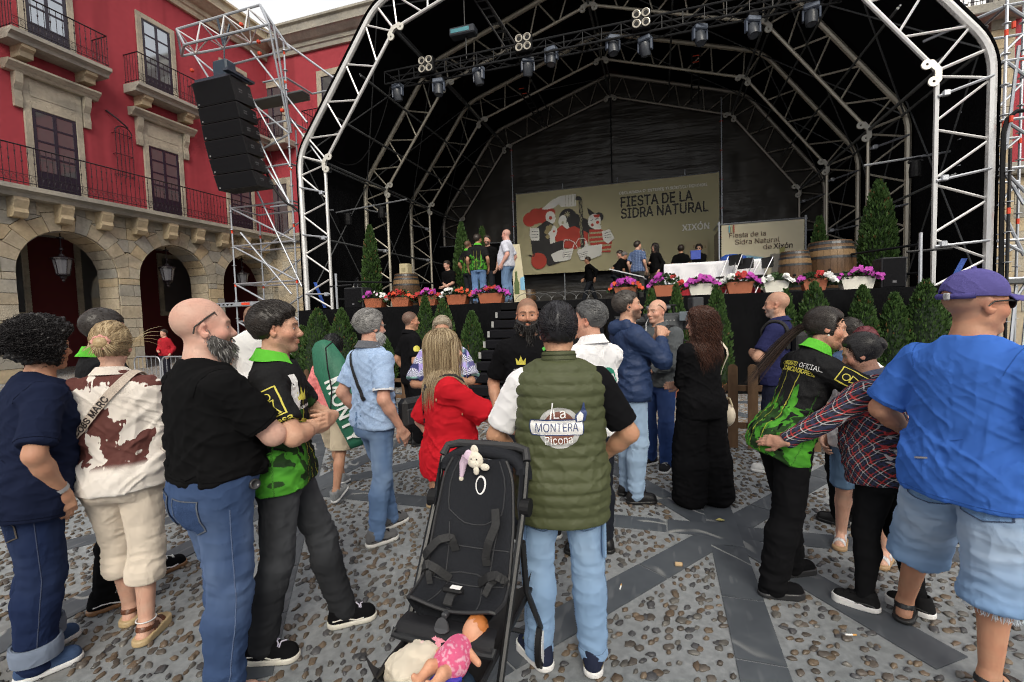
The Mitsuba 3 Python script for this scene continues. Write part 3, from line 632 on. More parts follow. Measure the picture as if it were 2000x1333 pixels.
ptext("DECLARADA D' INTERÉS TURÍSTICU REXONAL", 752, 214, .10, 505, PCREAM); ptext('FIESTA DE LA', 756, 290, .36, 415, GREY); ptext('SIDRA NATURAL', 758, 360, .36, 500, GREY)
o = D(1114, 438); add('lettering', text_on('XIXÓN', .22, (px0 + o[0], PY - .006, pz0 + o[1]), (1, 0, 0), (0, 0, 1), .003, True, 150 * S_), PCREAM, PO)
# small notice on the poster's lower right
NB = thing('paper_notice', 'pale paper notice fixed low on the right of the olive poster', 'notice')
a, b = on_y(1338, 472, PY - .2), on_y(1383, 503, PY - .2)
add('sheet', boxm((a[0], PY - .2, b[2]), (b[0], PY - .19, a[2])), mat((.42, .36, .22), .8), NB)
add('lettering', text_on('Fiesta', .12, (a[0] + .25, PY - .205, a[2] - .28), (1, 0, 0), (0, 0, 1), .003), mat((.30, .20, .10), .8), NB)
# ------------------------------------------------------------------ right-hand banner on its frame
BY = 16.0
a, b, c = on_y(1409, 441, BY), on_y(1571, 430, BY), on_y(1409, 545, BY)
bx0, bx1, bz1, bz0 = a[0], b[0], a[2], DECK + .25
BN = thing('cream_banner', 'cream festival banner on a scaffold frame to the right of the olive poster', 'banner')
nu, nz = 40, 30; u, w = np.meshgrid(np.linspace(0, 1, nu), np.linspace(0, 1, nz), indexing='ij')
yy = BY + (.3 + .7 * (w < .5)) * .04 * (meshkit.fbm(np.stack([u * 3 + w * 2, w * 2 - u, u * 0], -1), 3) - .5) + .02 * np.exp(-((u + w - 1.0) / .1) ** 2) * (u > .4)
v, f = grid(np.stack([bx0 + u * (bx1 - bx0), yy, bz0 + w * (bz1 - bz0)], -1))
pmat('banner_print', lambda p, n, uv: mix(mix((.72, .65, .47), (.22, .46, .66), smoothstep(.0, .03, uv.y - (.40 + .05 * dr.sin(uv.x * 5 + 1.))) * smoothstep(.0, .03, (.53 - .04 * uv.x + .03 * dr.sin(uv.x * 7)) - uv.y)), (.66, .60, .46), smoothstep(.38, .30, uv.y) * .7), .75, .3)
add('sheet', cat((v, f)), 'banner_print', BN, smooth=True, uv=np.c_[u.ravel(), w.ravel()])
add('frame', cat(*[tubem(p, q, .03, 7) for p, q in (((bx0 - .06, BY + .06, DECK), (bx0 - .06, BY + .06, bz1 + .12)), ((bx1 + .05, BY + .06, DECK), (bx1 + .05, BY + .06, bz1 + .12)), ((bx0 - .1, BY + .06, bz1 + .04), (bx1 + .1, BY + .06, bz1 + .04)), ((bx0 - .06, BY + .06, bz1 + .1), (bx0 - .06, BY + 1.4, bz1 + .1)))]), M_GALV, BN)
add('side_sheet', boxm((bx0 - .07, BY + .1, bz0), (bx0 - .06, BY + 1.4, bz1 - .1)), mat((.20, .17, .12), .8), BN)
MB_ = mat((.13, .075, .05), .7)
for t, u0, w0, h, wd, bold in (('Fiesta de la', .09, .80, .15, .45, 0), ('Sidra Natural', .165, .695, .15, .54, 0), ('de', .51, .60, .15, .10, 0), ('Xixón', .635, .60, .15, .225, 1)):
 add('lettering', text_on(t, h, (bx0 + u0 * (bx1 - bx0), BY - .022, bz0 + w0 * (bz1 - bz0)), (1, 0, 0), (0, 0, 1), .003, bool(bold), wd * (bx1 - bx0)), MB_ if not bold else mat((.05, .03, .025), .7), BN)
for i, cc in enumerate(((.2, .5, .6), (.5, .52, .3), (.55, .12, .08))): add('stripe', boxm((bx0 + .2 + i * .06, BY - .055, bz0 + .88 * (bz1 - bz0)), (bx0 + .235 + i * .06, BY - .05, bz0 + .99 * (bz1 - bz0))), mat(cc, .7), BN)
add('drawn_bottle', prism(Polygon([(0, 0), (.26, 0), (.26, .6), (.17, .85), (.2, 1.25), (.06, 1.2), (.06, .85), (0, .6)]), .003, (bx0 + .68 * (bx1 - bx0), BY - .06, bz0), (1, 0, 0), (0, 0, 1), (0, 1, 0)), mat((.30, .28, .10), .7), BN)
add('drawn_glass', prism(Polygon([(0, 0), (.24, 0), (.3, .55), (-.06, .55)]), .003, (bx0 + .62 * (bx1 - bx0), BY - .064, bz0 + .5), (1, 0, 0), (0, 0, 1), (0, 1, 0)), mat((.25, .23, .2), .7), BN)
# narrow banner to the left of the poster
LB = thing('narrow_banner', 'narrow cream banner leaning beside the left edge of the olive poster', 'banner')
a, b = on_y(1001, 478, 13.2), on_y(1024, 575, 13.2)
lbx = (a[0], b[0] + .02); lbz = (DECK + .02, a[2])
add('sheet', prism(Polygon([(0, 0), (lbx[1] - lbx[0] + .05, 0), (lbx[1] - lbx[0] - .12, lbz[1] - lbz[0]), (-.05, lbz[1] - lbz[0])]), .02, (lbx[0], 13.2, lbz[0]), (1, 0, 0), (0, 0, 1), (0, 1, 0)), mat((.58, .52, .36), .75), LB)
add('drawn_sky', prism(Polygon([(.2, .42), (.34, .40), (.32, .8), (.2, .75)]), .004, (lbx[0], 13.19, lbz[0]), (1, 0, 0), (0, 0, 1), (0, 1, 0)), mat((.22, .46, .66), .75), LB)
add('drawn_bottle', prism(Polygon([(.02, .3), (.17, .3), (.17, .62), (.12, .74), (.12, .95), (.05, .95), (.05, .74), (.02, .62)]), .004, (lbx[0], 13.19, lbz[0]), (1, 0, 0), (0, 0, 1), (0, 1, 0)), mat((.10, .14, .05), .7), LB)
# ------------------------------------------------------------------ lighting truss and lamps
LY = 11.2
tl, tr = on_y(757, 150, LY), on_y(1640, -8, LY)
lz = (tl[2] + tr[2]) / 2
LT = thing('lighting_truss', 'long black lighting truss hung across the front of the stage', 'truss')
hw = .15; lx0, lx1 = tl[0], 3.5
for dy in (-hw, hw):
 for dz in (-hw, hw): add('chord', tubem((lx0, LY + dy, lz + dz), (lx1, LY + dy, lz + dz), .024, 7), M_BLACKM, LT)
n = int((lx1 - lx0) / .42)
for i in range(n):
 a, b = lx0 + (lx1 - lx0) * i / n, lx0 + (lx1 - lx0) * (i + 1) / n
 s = 1 if i % 2 else -1
 add('lattice_bar', cat(tubem((a, LY - hw, lz - s * hw), (b, LY - hw, lz + s * hw), .012, 5), tubem((a, LY + hw, lz - s * hw), (b, LY + hw, lz + s * hw), .012, 5), tubem((a, LY - s * hw, lz - hw), (b, LY + s * hw, lz - hw), .012, 5), tubem((a, LY - hw, lz - hw), (a, LY - hw, lz + hw), .012, 5)), M_BLACKM, LT)
M_LENS = mat((.10, .11, .13), .08, 0., .8)
M_BODY = mat((.035, .04, .05), .4)
for i, (px, py) in enumerate(((777, 182), (857, 172), (935, 150), (1031, 132), (1077, 112), (1197, 90), (1260, 92), (1367, 70), (1470, 55), (1585, 30))):
 P = on_y(px, py, LY); x, z = P[0], P[2]
 M = thing('moving_head_lamp', f'black moving head lamp under the lighting truss, {("first", "second", "third", "fourth", "fifth", "sixth", "seventh", "eighth", "ninth", "tenth")[i]} from its left end', 'stage lamp', 'moving head lamps on the truss')
 a = R2.uniform(-.5, .5)
 def rr(m): return rotz(np.asarray(m[0]), a, (x, LY, z)), m[1]
 add('base', rr(boxm((x - .14, LY - .1, z + .10), (x + .14, LY + .1, z + .21), .02)), mat((.10, .12, .16), .35), M)
 add('clamp', rr(cat(tubem((x - .08, LY, z + .2), (x - .08, LY, lz - hw), .02, 6), tubem((x + .08, LY, z + .2), (x + .08, LY, lz - hw), .02, 6), boxm((x - .1, LY - .05, lz - hw - .04), (x + .1, LY + .05, lz - hw + .04)))), M_BLACK, M)
 add('yoke', rr(cat(boxm((x - .165, LY - .05, z - .10), (x - .125, LY + .05, z + .12), .012), boxm((x + .125, LY - .05, z - .10), (x + .165, LY + .05, z + .12), .012), boxm((x - .16, LY - .05, z + .075), (x + .16, LY + .05, z + .10), .01))), mat((.07, .085, .12), .35), M)
 v, f = lathe([(0, .13), (.085, .12), (.115, .06), (.118, -.07), (.105, -.16), (.09, -.165), (.088, -.15), (0, -.15)], 16); tl_ = R2.uniform(-.35, .35)
 v = v @ np.array([[1, 0, 0], [0, math.cos(tl_), -math.sin(tl_)], [0, math.sin(tl_), math.cos(tl_)]]).T + [x, LY, z - .03]
 add('lamp_body', rr((v, f)), M_BODY, M, smooth=30)
 v2, f2 = lathe([(0, -.152), (.086, -.152)], 14); v2 = v2 @ np.array([[1, 0, 0], [0, math.cos(tl_), -math.sin(tl_)], [0, math.sin(tl_), math.cos(tl_)]]).T + [x, LY - .0, z - .032]
 add('lens', rr((v2, f2)), M_LENS, M)
for i, (px, py) in enumerate(((830, 125), (1021, 82), (1252, 35))):
 P = on_y(px, py, LY - .3); x, z = P[0], P[2]
 B = thing('blinder_lamp', f'square four-bulb audience lamp on the truss, {("first", "second", "third")[i]} from the left', 'stage lamp', 'four-bulb lamps on the truss')
 add('case', cat(boxm((x - .2, LY - .28, z - .2), (x + .2, LY - .1, z + .2), .03), boxm((x - .03, LY - .1, z - .05), (x + .03, LY, z + .05))), M_BLACK, B)
 for sx in (-1, 1):
  for sz in (-1, 1):
   v, f = lathe([(.092, 0), (.088, .02), (.075, .022), (.05, -.005), (0, -.01)], 16); v = np.stack([v[:, 0] + x + sx * .098, LY - .285 - v[:, 2], v[:, 1] + z + sz * .098], 1)
   b = add('bulb', (v, f), mat((.45, .42, .36), .25, .3), B, smooth=40)
   # hoist and drooping cable
HO = thing('hoist_box', 'black chain hoist box with pale blue plate hanging above the lighting truss', 'hoist')
P = on_y(905, 64, LY); add('case', boxm((P[0] - .33, LY - .14, P[2] - .1), (P[0] + .33, LY + .14, P[2] + .1), .03), M_BODY, HO)
add('plate', boxm((P[0] - .28, LY - .147, P[2] - .045), (P[0] + .2, LY - .141, P[2] + .045)), mat((.08, .28, .33), .5), HO)
add('chain', cat(tubem((P[0] + .06, LY, P[2] - .1), (P[0] + .06, LY, lz + hw), .018, 6), tubem((P[0] + .04, LY, P[2] + .1), (P[0] + .04, LY, 10.6), .02, 6)), M_BLACKM, HO)
V_ = thing('vertical_truss', 'dark lattice truss rising steeply above the lighting truss', 'truss')
a_, b_ = on_y(925, -20, LY + .4), on_y(1003, 100, LY + .4)
for o in (-.14, .14):
 for q in (-.14, .14): add('chord', tubem(a_ + [o, q, 0], b_ + [o, q, 0], .022, 6), M_BLACKM, V_)
for t in np.linspace(0, 1, 9): p = a_ + (b_ - a_) * t; add('rung', cat(tubem(p + [-.14, -.14, 0], p + [.14, -.14, 0], .012, 5), tubem(p + [-.14, .14, 0], p + [.14, .14, 0], .012, 5)), M_BLACKM, V_)
cb = [on_y(*p, LY + .6) for p in ((763, 165), (757, 200), (740, 255), (720, 295), (700, 320), (675, 325), (650, 312))]
tt = np.linspace(0, 6, 40); cbs = np.array([[np.interp(t, range(7), [c[k] for c in cb]) for k in range(3)] for t in tt])
from scipy.ndimage import gaussian_filter1d
CB = thing('hanging_cable', 'black cable drooping from the left end of the lighting truss', 'cable'); add('wire', pathm(gaussian_filter1d(cbs, 2, axis=0, mode='nearest'), .016, 5), M_BLACK, CB)
# ladders hung in the roof
for px, py, qx, qy, lb in ((1010, 170, 1058, 250, 'orange and dark ladder hung in the roof behind the truss, left'), (1352, 105, 1350, 205, 'dark ladder hung in the roof behind the truss, right')):
 a_, b_ = on_y(px, py, AY + 2 * AD - .5), on_y(qx, qy, AY + 2.4 * AD)
 LD = thing('roof_ladder', lb, 'ladder'); off = np.array([.22, 0, 0])
 for o in (0, 1): add('rail', tubem(a_ + off * o, b_ + off * o, .025, 6), M_BLACKM, LD)
 for t in np.linspace(.05, .95, 9): p = a_ + (b_ - a_) * t; add('rung', tubem(p, p + off, .015, 5), M_ORANGE if t < .25 else M_BLACKM, LD)
 # ------------------------------------------------------------------ scaffold tower left with line array
def ring_tubes(parent, segs, m=M_GALV, name='tube', r=.026):
 for a, b in segs: add(name, tubem(a, b, r, 7), m, parent)
SC = thing('scaffold_tower', 'galvanised scaffold tower with cantilevered top truss carrying the hanging loudspeakers', 'scaffold')
TY = 10.6
tx1 = on_y(566, 300, TY)[0]; tx2 = on_y(578, 300, TY + .8)[0]
def tp(px, py, y=TY): return on_y(px, py, y)
zt = tp(560, 80)[2]
mb, rg = MB(), MB()
poles = [(tp(566, 300)[0], TY, zt), (tp(580, 300, TY + 1.)[0], TY + 1., zt - 1.6), (tp(455, 480, TY)[0], TY, tp(455, 400, TY)[2]), (tp(455, 480, TY)[0], TY + 1, tp(455, 400, TY)[2] - .3)]
for i, (x, y, z1) in enumerate(poles):
 mb = MB(); rg = MB(); scaffold_pole(mb, x, y, .0, z1, rg); k = add('standard', mb.mesh(), M_GALV, SC); add('rosettes', rg.mesh(), M_GALV, k)
 for z in np.arange(1.2, z1, 1.5): add('red_band', lathe([(.026, -.05), (.0275, -.05), (.0275, .05), (.026, .05)], 8, (x, y, z)), M_ORANGE, k)
xa, xb = poles[2][0], poles[0][0]
ztop = tp(470, 405)[2]
segs = []
for z in np.linspace(ztop, .6, 5):
 for y in (TY, TY + 1): segs.append(((xa, y, z), (xb, y, z)))
 segs += [((xa, TY, z), (xa, TY + 1, z)), ((xb, TY, z), (xb, TY + 1, z))]
zs = np.linspace(ztop, .6, 5)
for i in range(4): segs.append(((xa, TY, zs[i]), (xb, TY, zs[i + 1]))); segs.append(((xb, TY + 1, zs[i]), (xa, TY + 1, zs[i + 1])))
zz = [tp(566, y)[2] for y in (150, 235, 320, 400)]
for i, z in enumerate(zz):
 segs += [((xb, TY, z), (xb, TY + 1, z)), ((xb, TY, z), (tp(520, 260)[0], TY, z)), ((xb, TY + 1, z), (tp(640, 200, TY + 1)[0], TY + 1, z))]
ring_tubes(SC, segs)
# raking struts and the top cage
q = lambda *p: tuple(tp(*p))
A1, A2, A3, A4 = tp(345, 58, 9.6), tp(508, 10, 10.2), tp(360, 88, 9.2), tp(525, 48, 9.9)
B1, B2 = tp(355, 110, 10.2), tp(545, 75, 10.9)
cage = [(A1, A2), (A3, A4), (B1, B2), (A1, A3), (A2, A4), (A1, B1), (A3, B1), (A2, B2), (A4, B2)]
ring_tubes(SC, cage, r=.032)
lat = []
for i in range(7):
 t0, t1 = i / 7, (i + 1) / 7
 for (P0, P1), (Q0, Q1) in (((A1, A2), (A3, A4)), ((A3, A4), (B1, B2)), ((A1, A2), (B1, B2))):
  a0, b1 = P0 + (P1 - P0) * t0, Q0 + (Q1 - Q0) * t1
  if i % 2: a0, b1 = Q0 + (Q1 - Q0) * t0, P0 + (P1 - P0) * t1
  lat.append((a0, b1))
ring_tubes(SC, lat, m=M_ALU, name='lattice_bar', r=.017)
T1, T2 = tp(566, 262), tp(575, 275, TY + .6)
ring_tubes(SC, [(A4, T1 + [0, 0, .02]), (A4 + [.1, .05, 0], T1 + [.05, 0, .02]), (B2, tp(655, 155, TY + .3)), (A2, tp(566, 96)), (tp(362, 95), T1), (tp(372, 95), tp(430, 190)), (tp(430, 195), tp(566, 395)), (tp(490, 100), tp(600, 240)), (tp(440, 130), tp(566, 97))], m=M_GALV, r=.028)
ring_tubes(SC, [(tp(452, 325), tp(566, 262)), (tp(500, 370), tp(590, 560)), (tp(470, 455), tp(570, 575)), (tp(566, 230), tp(640, 330)), (tp(485, 180), tp(570, 330)), (tp(500, 262), tp(566, 400))], r=.026)
for px, py in ((471, 48), (507, 105), (505, 82), (375, 138), (557, 162), (551, 216), (515, 352)):
 P = tp(px, py); add('red_band', boxm(P - .045, P + .045, .02), M_ORANGE, SC)
for i in range(3):
 P, Q = tp(490, 195 + i * 4, TY + .3 * i), tp(584, 180 + i * 4, TY + .3 * i); add('deck_plank', boxm((P[0], TY + .32 * i, P[2] - .06), (Q[0] + .1, TY + .32 * i + .3, P[2] - .005), .01), mat((.09, .095, .10), .5, .3), SC)
lz_ = tp(420, 600)[2]
PL = add('base_plank', boxm((tp(424, 596)[0], TY - .16, lz_ - .02), (tp(505, 596)[0] + .3, TY + .14, lz_ + .10), .01), M_GALV, SC)
for i in range(5): add('slot', boxm((tp(428 + i * 8, 596)[0], TY - .165, lz_ + .02), (tp(432 + i * 8, 596)[0], TY - .161, lz_ + .06)), M_BLACK, PL)
add('red_mark', boxm((tp(481, 596)[0], TY - .166, lz_ + .01), (tp(497, 596)[0], TY - .1615, lz_ + .08)), M_ORANGE, PL)
SPK = thing('line_array', 'tall black curved stack of hanging loudspeaker cabinets in front of the red wall', 'loudspeaker')
SY = 9.9
# cabinet front edges measured down the stack
fl = [tp(374, 163, SY), tp(386, 212, SY), tp(393, 245, SY), tp(399, 277, SY), tp(408, 312, SY), tp(417, 343, SY), tp(427, 374, SY)]
fr = [tp(450, 165, SY), tp(462, 198, SY), tp(469, 233, SY), tp(476, 268, SY), tp(484, 301, SY), tp(491, 333, SY), tp(497, 362, SY)]
fv = np.array([.45, .9, 0]); fv /= np.linalg.norm(fv)
pmat('grille', lambda p, n, uv: V3((.004, .004, .005)) + V3((.005, .005, .006)) * noise(p.x * 400, p.z * 400, p.y * 400), .8, .1)
uu = (fr[0] - fl[0]); uu[2] = 0; wid = np.linalg.norm(uu); uu /= wid; back = np.array([-uu[1], uu[0], 0]) * 1.0
for i in range(6):
 a, b = fl[i], fl[i + 1]; c_, d_ = a + uu * wid, b + uu * wid
 gap = .012
 bk0, bk1 = back * (.62 - .02 * i), back * (.62 - .02 * i)
 pts8 = [a - [0, 0, gap], c_ - [0, 0, gap], d_ + [0, 0, gap], b + [0, 0, gap]]
 pts8 += [pts8[0] + bk0 - [0, 0, .05], pts8[1] + bk0 - [0, 0, .05], pts8[2] + bk1 + [0, 0, .03], pts8[3] + bk1 + [0, 0, .03]]
 cbn = add('cabinet', trimesh.convex.convex_hull(np.array(pts8)), M_BLACK, SPK)
 ins = [a + uu * .03 - [0, 0, .03], c_ - uu * .03 - [0, 0, .03], d_ - uu * .03 + [0, 0, .03], b + uu * .03 + [0, 0, .03]]
 add('grille', trimesh.convex.convex_hull(np.array([p - back * .008 for p in ins] + [p + back * .02 for p in ins])), 'grille', cbn)
 for k, s in ((.22, .10), (.52, .07)):
  m_ = (c_ + d_) / 2 + back * k + uu * .002
  add('handle_slot', cat(*[boxm(m_ - [.0, .05, .05] + [0, 0, .055 * j], m_ + [.012, .05, -.015] + [0, 0, .055 * j]) for j in (0, 1)]), mat((.07, .07, .075), .4), cbn)
 add('badge', boxm(b + uu * .05 - back * .012 + [0, 0, .05], b + uu * .09 + back * .0 + [0, 0, .09]), mat((.2, .2, .2), .4), cbn)
add('flying_frame', cat(boxm(fl[0] + [.05, .05, .02], fl[0] + uu * wid + back * .6 + [0, 0, .09]), boxm(fl[0] + uu * (wid * .9) + [0, -.1, .07], fl[0] + uu * (wid + .05) + back * .75 + [0, 0, .13])), mat((.03, .04, .06), .4), SPK)
add('motor', cat(boxm(tp(415, 152, SY + .3), tp(462, 125, SY + .65), .04), tubem(tp(438, 125, SY + .45), tp(438, 70, SY + .45), .02, 6), tubem(tp(424, 35, SY + .3), tp(437, 90, SY + .45), .03, 6), tubem(tp(448, 48, SY + .5), tp(438, 90, SY + .45), .03, 6)), mat((.03, .05, .075), .35), SPK)
cb = np.array([tp(*p, SY + .6) for p in ((517, 330), (530, 358), (545, 382), (560, 398), (575, 405), (590, 420), (596, 470), (598, 590))])
tt = np.linspace(0, 7, 40); cbs = np.array([[np.interp(t, range(8), cb[:, k]) for k in range(3)] for t in tt])
add('feed_cable', pathm(gaussian_filter1d(cbs, 1.5, axis=0, mode='nearest'), .03, 6), M_BLACK, SPK)
# ------------------------------------------------------------------ scaffold tower right
SR = thing('scaffold_tower', 'galvanised scaffold tower beside the right leg of the stage roof', 'scaffold')
RY = 10.4
tq = lambda px, py, y=RY: on_y(px, py, y)
p1 = tq(1962, 200); p2x = tq(2035, 200)[0]
for x, y, z1, mm in ((p1[0], RY, 9.5, M_GALV), (tq(1950, 420)[0], RY - .25, tq(1950, 300)[2], M_BLACKM), (p2x + .4, RY, 9.5, M_GALV), (p2x + .4, RY + 1.2, 9.5, M_GALV), (p1[0], RY + 1.2, 9.5, M_GALV)):
 mb, rg = MB(), MB(); scaffold_pole(mb, x, y, 0, z1, rg); k = add('standard', mb.mesh(), mm, SR); add('rosettes', rg.mesh(), M_GALV, k)
 for z in (3.1, 4.6, 6.1, 7.6): add('red_band', lathe([(.026, -.05), (.0275, -.05), (.0275, .05), (.026, .05)], 8, (x, y, z)), M_ORANGE, k)
xa, xb = p1[0], p2x + .4
zl = [tq(1962, y)[2] for y in (12, 120, 235, 330, 470, 545)]
segs = [((xa - .9, RY + .6, zl[0] - .1), (xa, RY, zl[0])), ((xa - .5, RY + 1.2, zl[0] - .3), (xa, RY + 1.2, zl[0]))]
for z in zl: segs += [((xa - .05, RY, z), (xb, RY, z)), ((xa, RY + 1.2, z), (xb, RY + 1.2, z)), ((xa, RY, z), (xa, RY + 1.2, z))]
for a, b in zip(zl, zl[1:]): segs += [((xa, RY, a), (xb, RY, b)), ((xb, RY + 1.2, a), (xa, RY + 1.2, b))]
segs += [(tq(1990, 90), tq(1965, 290)), (tq(1940, 300, RY + .3), tq(2000, 400)), (tq(1962, 420), tq(2000, 500)), (tq(1945, 640), tq(2010, 545)), (tq(1985, 560), tq(1965, 760, RY - .6)), (tq(2010, 560), tq(1990, 760, RY - .6))]
ring_tubes(SR, segs)
add('deck_plank', boxm((xa, RY - .1, zl[5] - .08), (xb, RY + 1.2, zl[5] - .02)), mat((.10, .105, .11), .5, .3), SR)
cb = np.array([tq(*p, RY - .2) for p in ((2010, 215), (1985, 218), (1968, 232), (1960, 260), (1958, 330), (1956, 450), (1955, 560))]); add('cable', pathm(cb, .035, 6), M_BLACK, SR)
# the fixed spotlights on side booms
for px, py, yy, lb in ((680, 425, 12.0, 'black spotlight clamped low on the left roof bracing'), (745, 412, 13.0, 'small black spotlight on the second left roof leg'), (1788, 325, 11.9, 'black spotlight clamped on the right roof bracing')):
 P = on_y(px, py, yy); S = thing('side_spotlight', lb, 'stage lamp')
 add('lamp_body', cat((np.asarray(lathe([(0, .12), (.09, .1), (.11, -.1), (.10, -.22), (0, -.2)], 12, P)[0]), lathe([(0, .12), (.09, .1), (.11, -.1), (.10, -.22), (0, -.2)], 12)[1])), M_BLACK, S)
 add('clamp', cat(tubem(P + [-.2, 0, .14], P + [.2, 0, .2], .022, 6), boxm(P + [-.13, -.04, .06], P + [.13, .04, .13], .02)), M_BLACKM, S)
 add('boom', tubem(P + [-1.2 if px < 1000 else -.9, .0, .12], P + [.9 if px < 1000 else 1.2, 0, .26], .024, 6), M_GALV, S)
 # handrail stubs
for px0, px1, py, lb in ((655, 735, 555, 'galvanised handrail stub beside the left roof leg'), (1770, 1842, 480, 'galvanised handrail stub beside the right roof leg')):
 y = AY - .35; xl = on_y(656 if px0 < 1000 else 1797, 540, y)[0]; zz = on_y(656 if px0 < 1000 else 1797, 535 if px0 < 1000 else 455, y)[2]
 H_ = thing('deck_handrail', lb, 'handrail'); mb = MB().tube((xl, y, DECK), (xl, y, zz), .03, 7); add('post', mb.mesh(), M_GALV, H_)
 e = 1.6 if px0 < 1000 else -1.2
 add('rail', cat(tubem((xl, y, zz - .2), (xl + e, y + 2.2, zz - .2), .024, 6), tubem((xl, y, DECK + .25), (xl + e, y + 2.2, DECK + .25), .024, 6), tubem((xl - .2, y, zz - .32), (xl + .45, y, zz - .3), .024, 6)), M_BLACKM, H_)
 # ================================================================== bodies and clothes as one smooth surface each
from scipy.ndimage import gaussian_filter1d
from scipy.spatial import cKDTree
F4 = np.float32
def cap_(p, a, b, r1, r2=None):
 a, b = np.asarray(a, F4), np.asarray(b, F4); r2 = r1 if r2 is None else r2
 d = b - a; q = p - a; t = np.clip(q @ d / max(float(d @ d), 1e-9), 0, 1)
 q = q - t[:, None] * d
 return np.sqrt(np.einsum('ij,ij->i', q, q)) - (F4(r1) + F4(r2 - r1) * t)
def ell_(p, c, r):
 q = (p - np.asarray(c, F4)) / np.asarray(r, F4); k = np.sqrt(np.einsum('ij,ij->i', q, q))
 return (k - 1) * F4(min(r))
def sph_(p, c, r): q = p - np.asarray(c, F4); return np.sqrt(np.einsum('ij,ij->i', q, q)) - F4(r)
def smin(a, b, k):
 h = np.clip(.5 + .5 * (b - a) / k, 0, 1); return b + (a - b) * h - k * h * (1 - h)
def smax(a, b, k): return -smin(-a, -b, k)
def iso(fn, lo, hi, h):
 """surface nets over a box, evaluated only near the surface"""
 lo, hi = np.asarray(lo, float), np.asarray(hi, float)
 nb = np.maximum(1, np.ceil(((hi - lo) / h + 1) / 4)).astype(int); n = nb * 4
 g = np.stack(np.meshgrid(*[np.arange(k) for k in nb], indexing='ij'), -1).reshape(-1, 3)
 d = fn((lo + (g * 4 + 1.5) * h).astype(F4))
 V = np.repeat(np.repeat(np.repeat(d.reshape(nb), 4, 0), 4, 1), 4, 2).astype(F4)
 act = g[np.abs(d) < 7.2 * h + .012]
 if not len(act): return np.zeros((0, 3)), np.zeros((0, 3), int)
 o = np.stack(np.meshgrid(*[np.arange(4)] * 3, indexing='ij'), -1).reshape(-1, 3)
 ix = (act[:, None] * 4 + o[None]).reshape(-1, 3)
 V[ix[:, 0], ix[:, 1], ix[:, 2]] = fn((lo + ix * h).astype(F4))
 S = V < 0
 cnt = np.zeros(n - 1, np.int8)
 for a in (0, 1):
  for b in (0, 1):
   for c in (0, 1): cnt += S[a:n[0] - 1 + a, b:n[1] - 1 + b, c:n[2] - 1 + c]
 C = np.argwhere((cnt > 0) & (cnt < 8))
 if not len(C): return np.zeros((0, 3)), np.zeros((0, 3), int)
 idx = -np.ones(n - 1, np.int64); idx[C[:, 0], C[:, 1], C[:, 2]] = np.arange(len(C))
 acc, num = np.zeros((len(C), 3)), np.zeros(len(C))
 for ax in range(3):
  for u in (0, 1):
   for w in (0, 1):
    o0 = np.zeros(3, int); o0[(ax + 1) % 3], o0[(ax + 2) % 3] = u, w; o1 = o0.copy(); o1[ax] = 1
    p, q = C + o0, C + o1
    a, b = V[p[:, 0], p[:, 1], p[:, 2]], V[q[:, 0], q[:, 1], q[:, 2]]
    m = (a < 0) != (b < 0); t = np.where(m, a / np.where(m, a - b, 1), 0)
    pos = p.astype(float); pos[:, ax] += t
    acc += pos * m[:, None]; num += m
 v = lo + acc / num[:, None] * h
 F = []
 for ax in range(3):
  a, b = (ax + 1) % 3, (ax + 2) % 3
  sl0 = [slice(1, n[k] - 1) for k in range(3)]; sl1 = list(sl0); sl0[ax] = slice(0, n[ax] - 1); sl1[ax] = slice(1, n[ax])
  s0, s1 = S[tuple(sl0)], S[tuple(sl1)]
  E = np.argwhere(s0 != s1); fl = s0[E[:, 0], E[:, 1], E[:, 2]]
  E = E + 1; E[:, ax] -= 1
  def cell(da, db):
   q = E.copy(); q[:, a] += da; q[:, b] += db; return idx[q[:, 0], q[:, 1], q[:, 2]]
  qd = np.stack([cell(-1, -1), cell(0, -1), cell(0, 0), cell(-1, 0)], 1)
  qd[~fl] = qd[~fl][:, ::-1]; F.append(qd)
 F = np.vstack(F); F = F[(F >= 0).all(1)]
 return v, np.vstack([F[:, [0, 1, 2]], F[:, [0, 2, 3]]])
def vnorm(v, f):
 n = np.zeros_like(v); fn = np.cross(v[f[:, 1]] - v[f[:, 0]], v[f[:, 2]] - v[f[:, 0]])
 for k in range(3): np.add.at(n, f[:, k], fn)
 return n / (np.linalg.norm(n, axis=1, keepdims=True) + 1e-12)
def rx(a): c, s = math.cos(a), math.sin(a); return np.array([[1, 0, 0], [0, c, -s], [0, s, c]])
def ry(a): c, s = math.cos(a), math.sin(a); return np.array([[c, 0, s], [0, 1, 0], [-s, 0, c]])
def rz(a): c, s = math.cos(a), math.sin(a); return np.array([[c, -s, 0], [s, c, 0], [0, 0, 1]])
def ik(a, t, l1, l2, hint):
 a, t = np.asarray(a, float), np.asarray(t, float); d = t - a; L = np.linalg.norm(d); u = d / L
 L = min(L, (l1 + l2) * .998); t = a + u * L
 x = (l1 * l1 - l2 * l2 + L * L) / (2 * L); hgt = math.sqrt(max(l1 * l1 - x * x, 0))
 h = np.asarray(hint, float); h = h - u * (h @ u); h /= np.linalg.norm(h) + 1e-9
 return a + u * x + h * hgt, t
RES = ({'shirt': .0082, 'pants': .0092, 'head': .0047, 'hand': .0046, 'shoe': .0068, 'body': .016, 'hair': .0065, 'strand': 1.}, {'shirt': .0135, 'pants': .0145, 'head': .0062, 'hand': .006, 'shoe': .009, 'body': .02, 'hair': .0085, 'strand': .6},
{'shirt': .022, 'pants': .024, 'head': .0115, 'hand': .011, 'shoe': .016, 'body': .03, 'hair': .014, 'strand': .25})
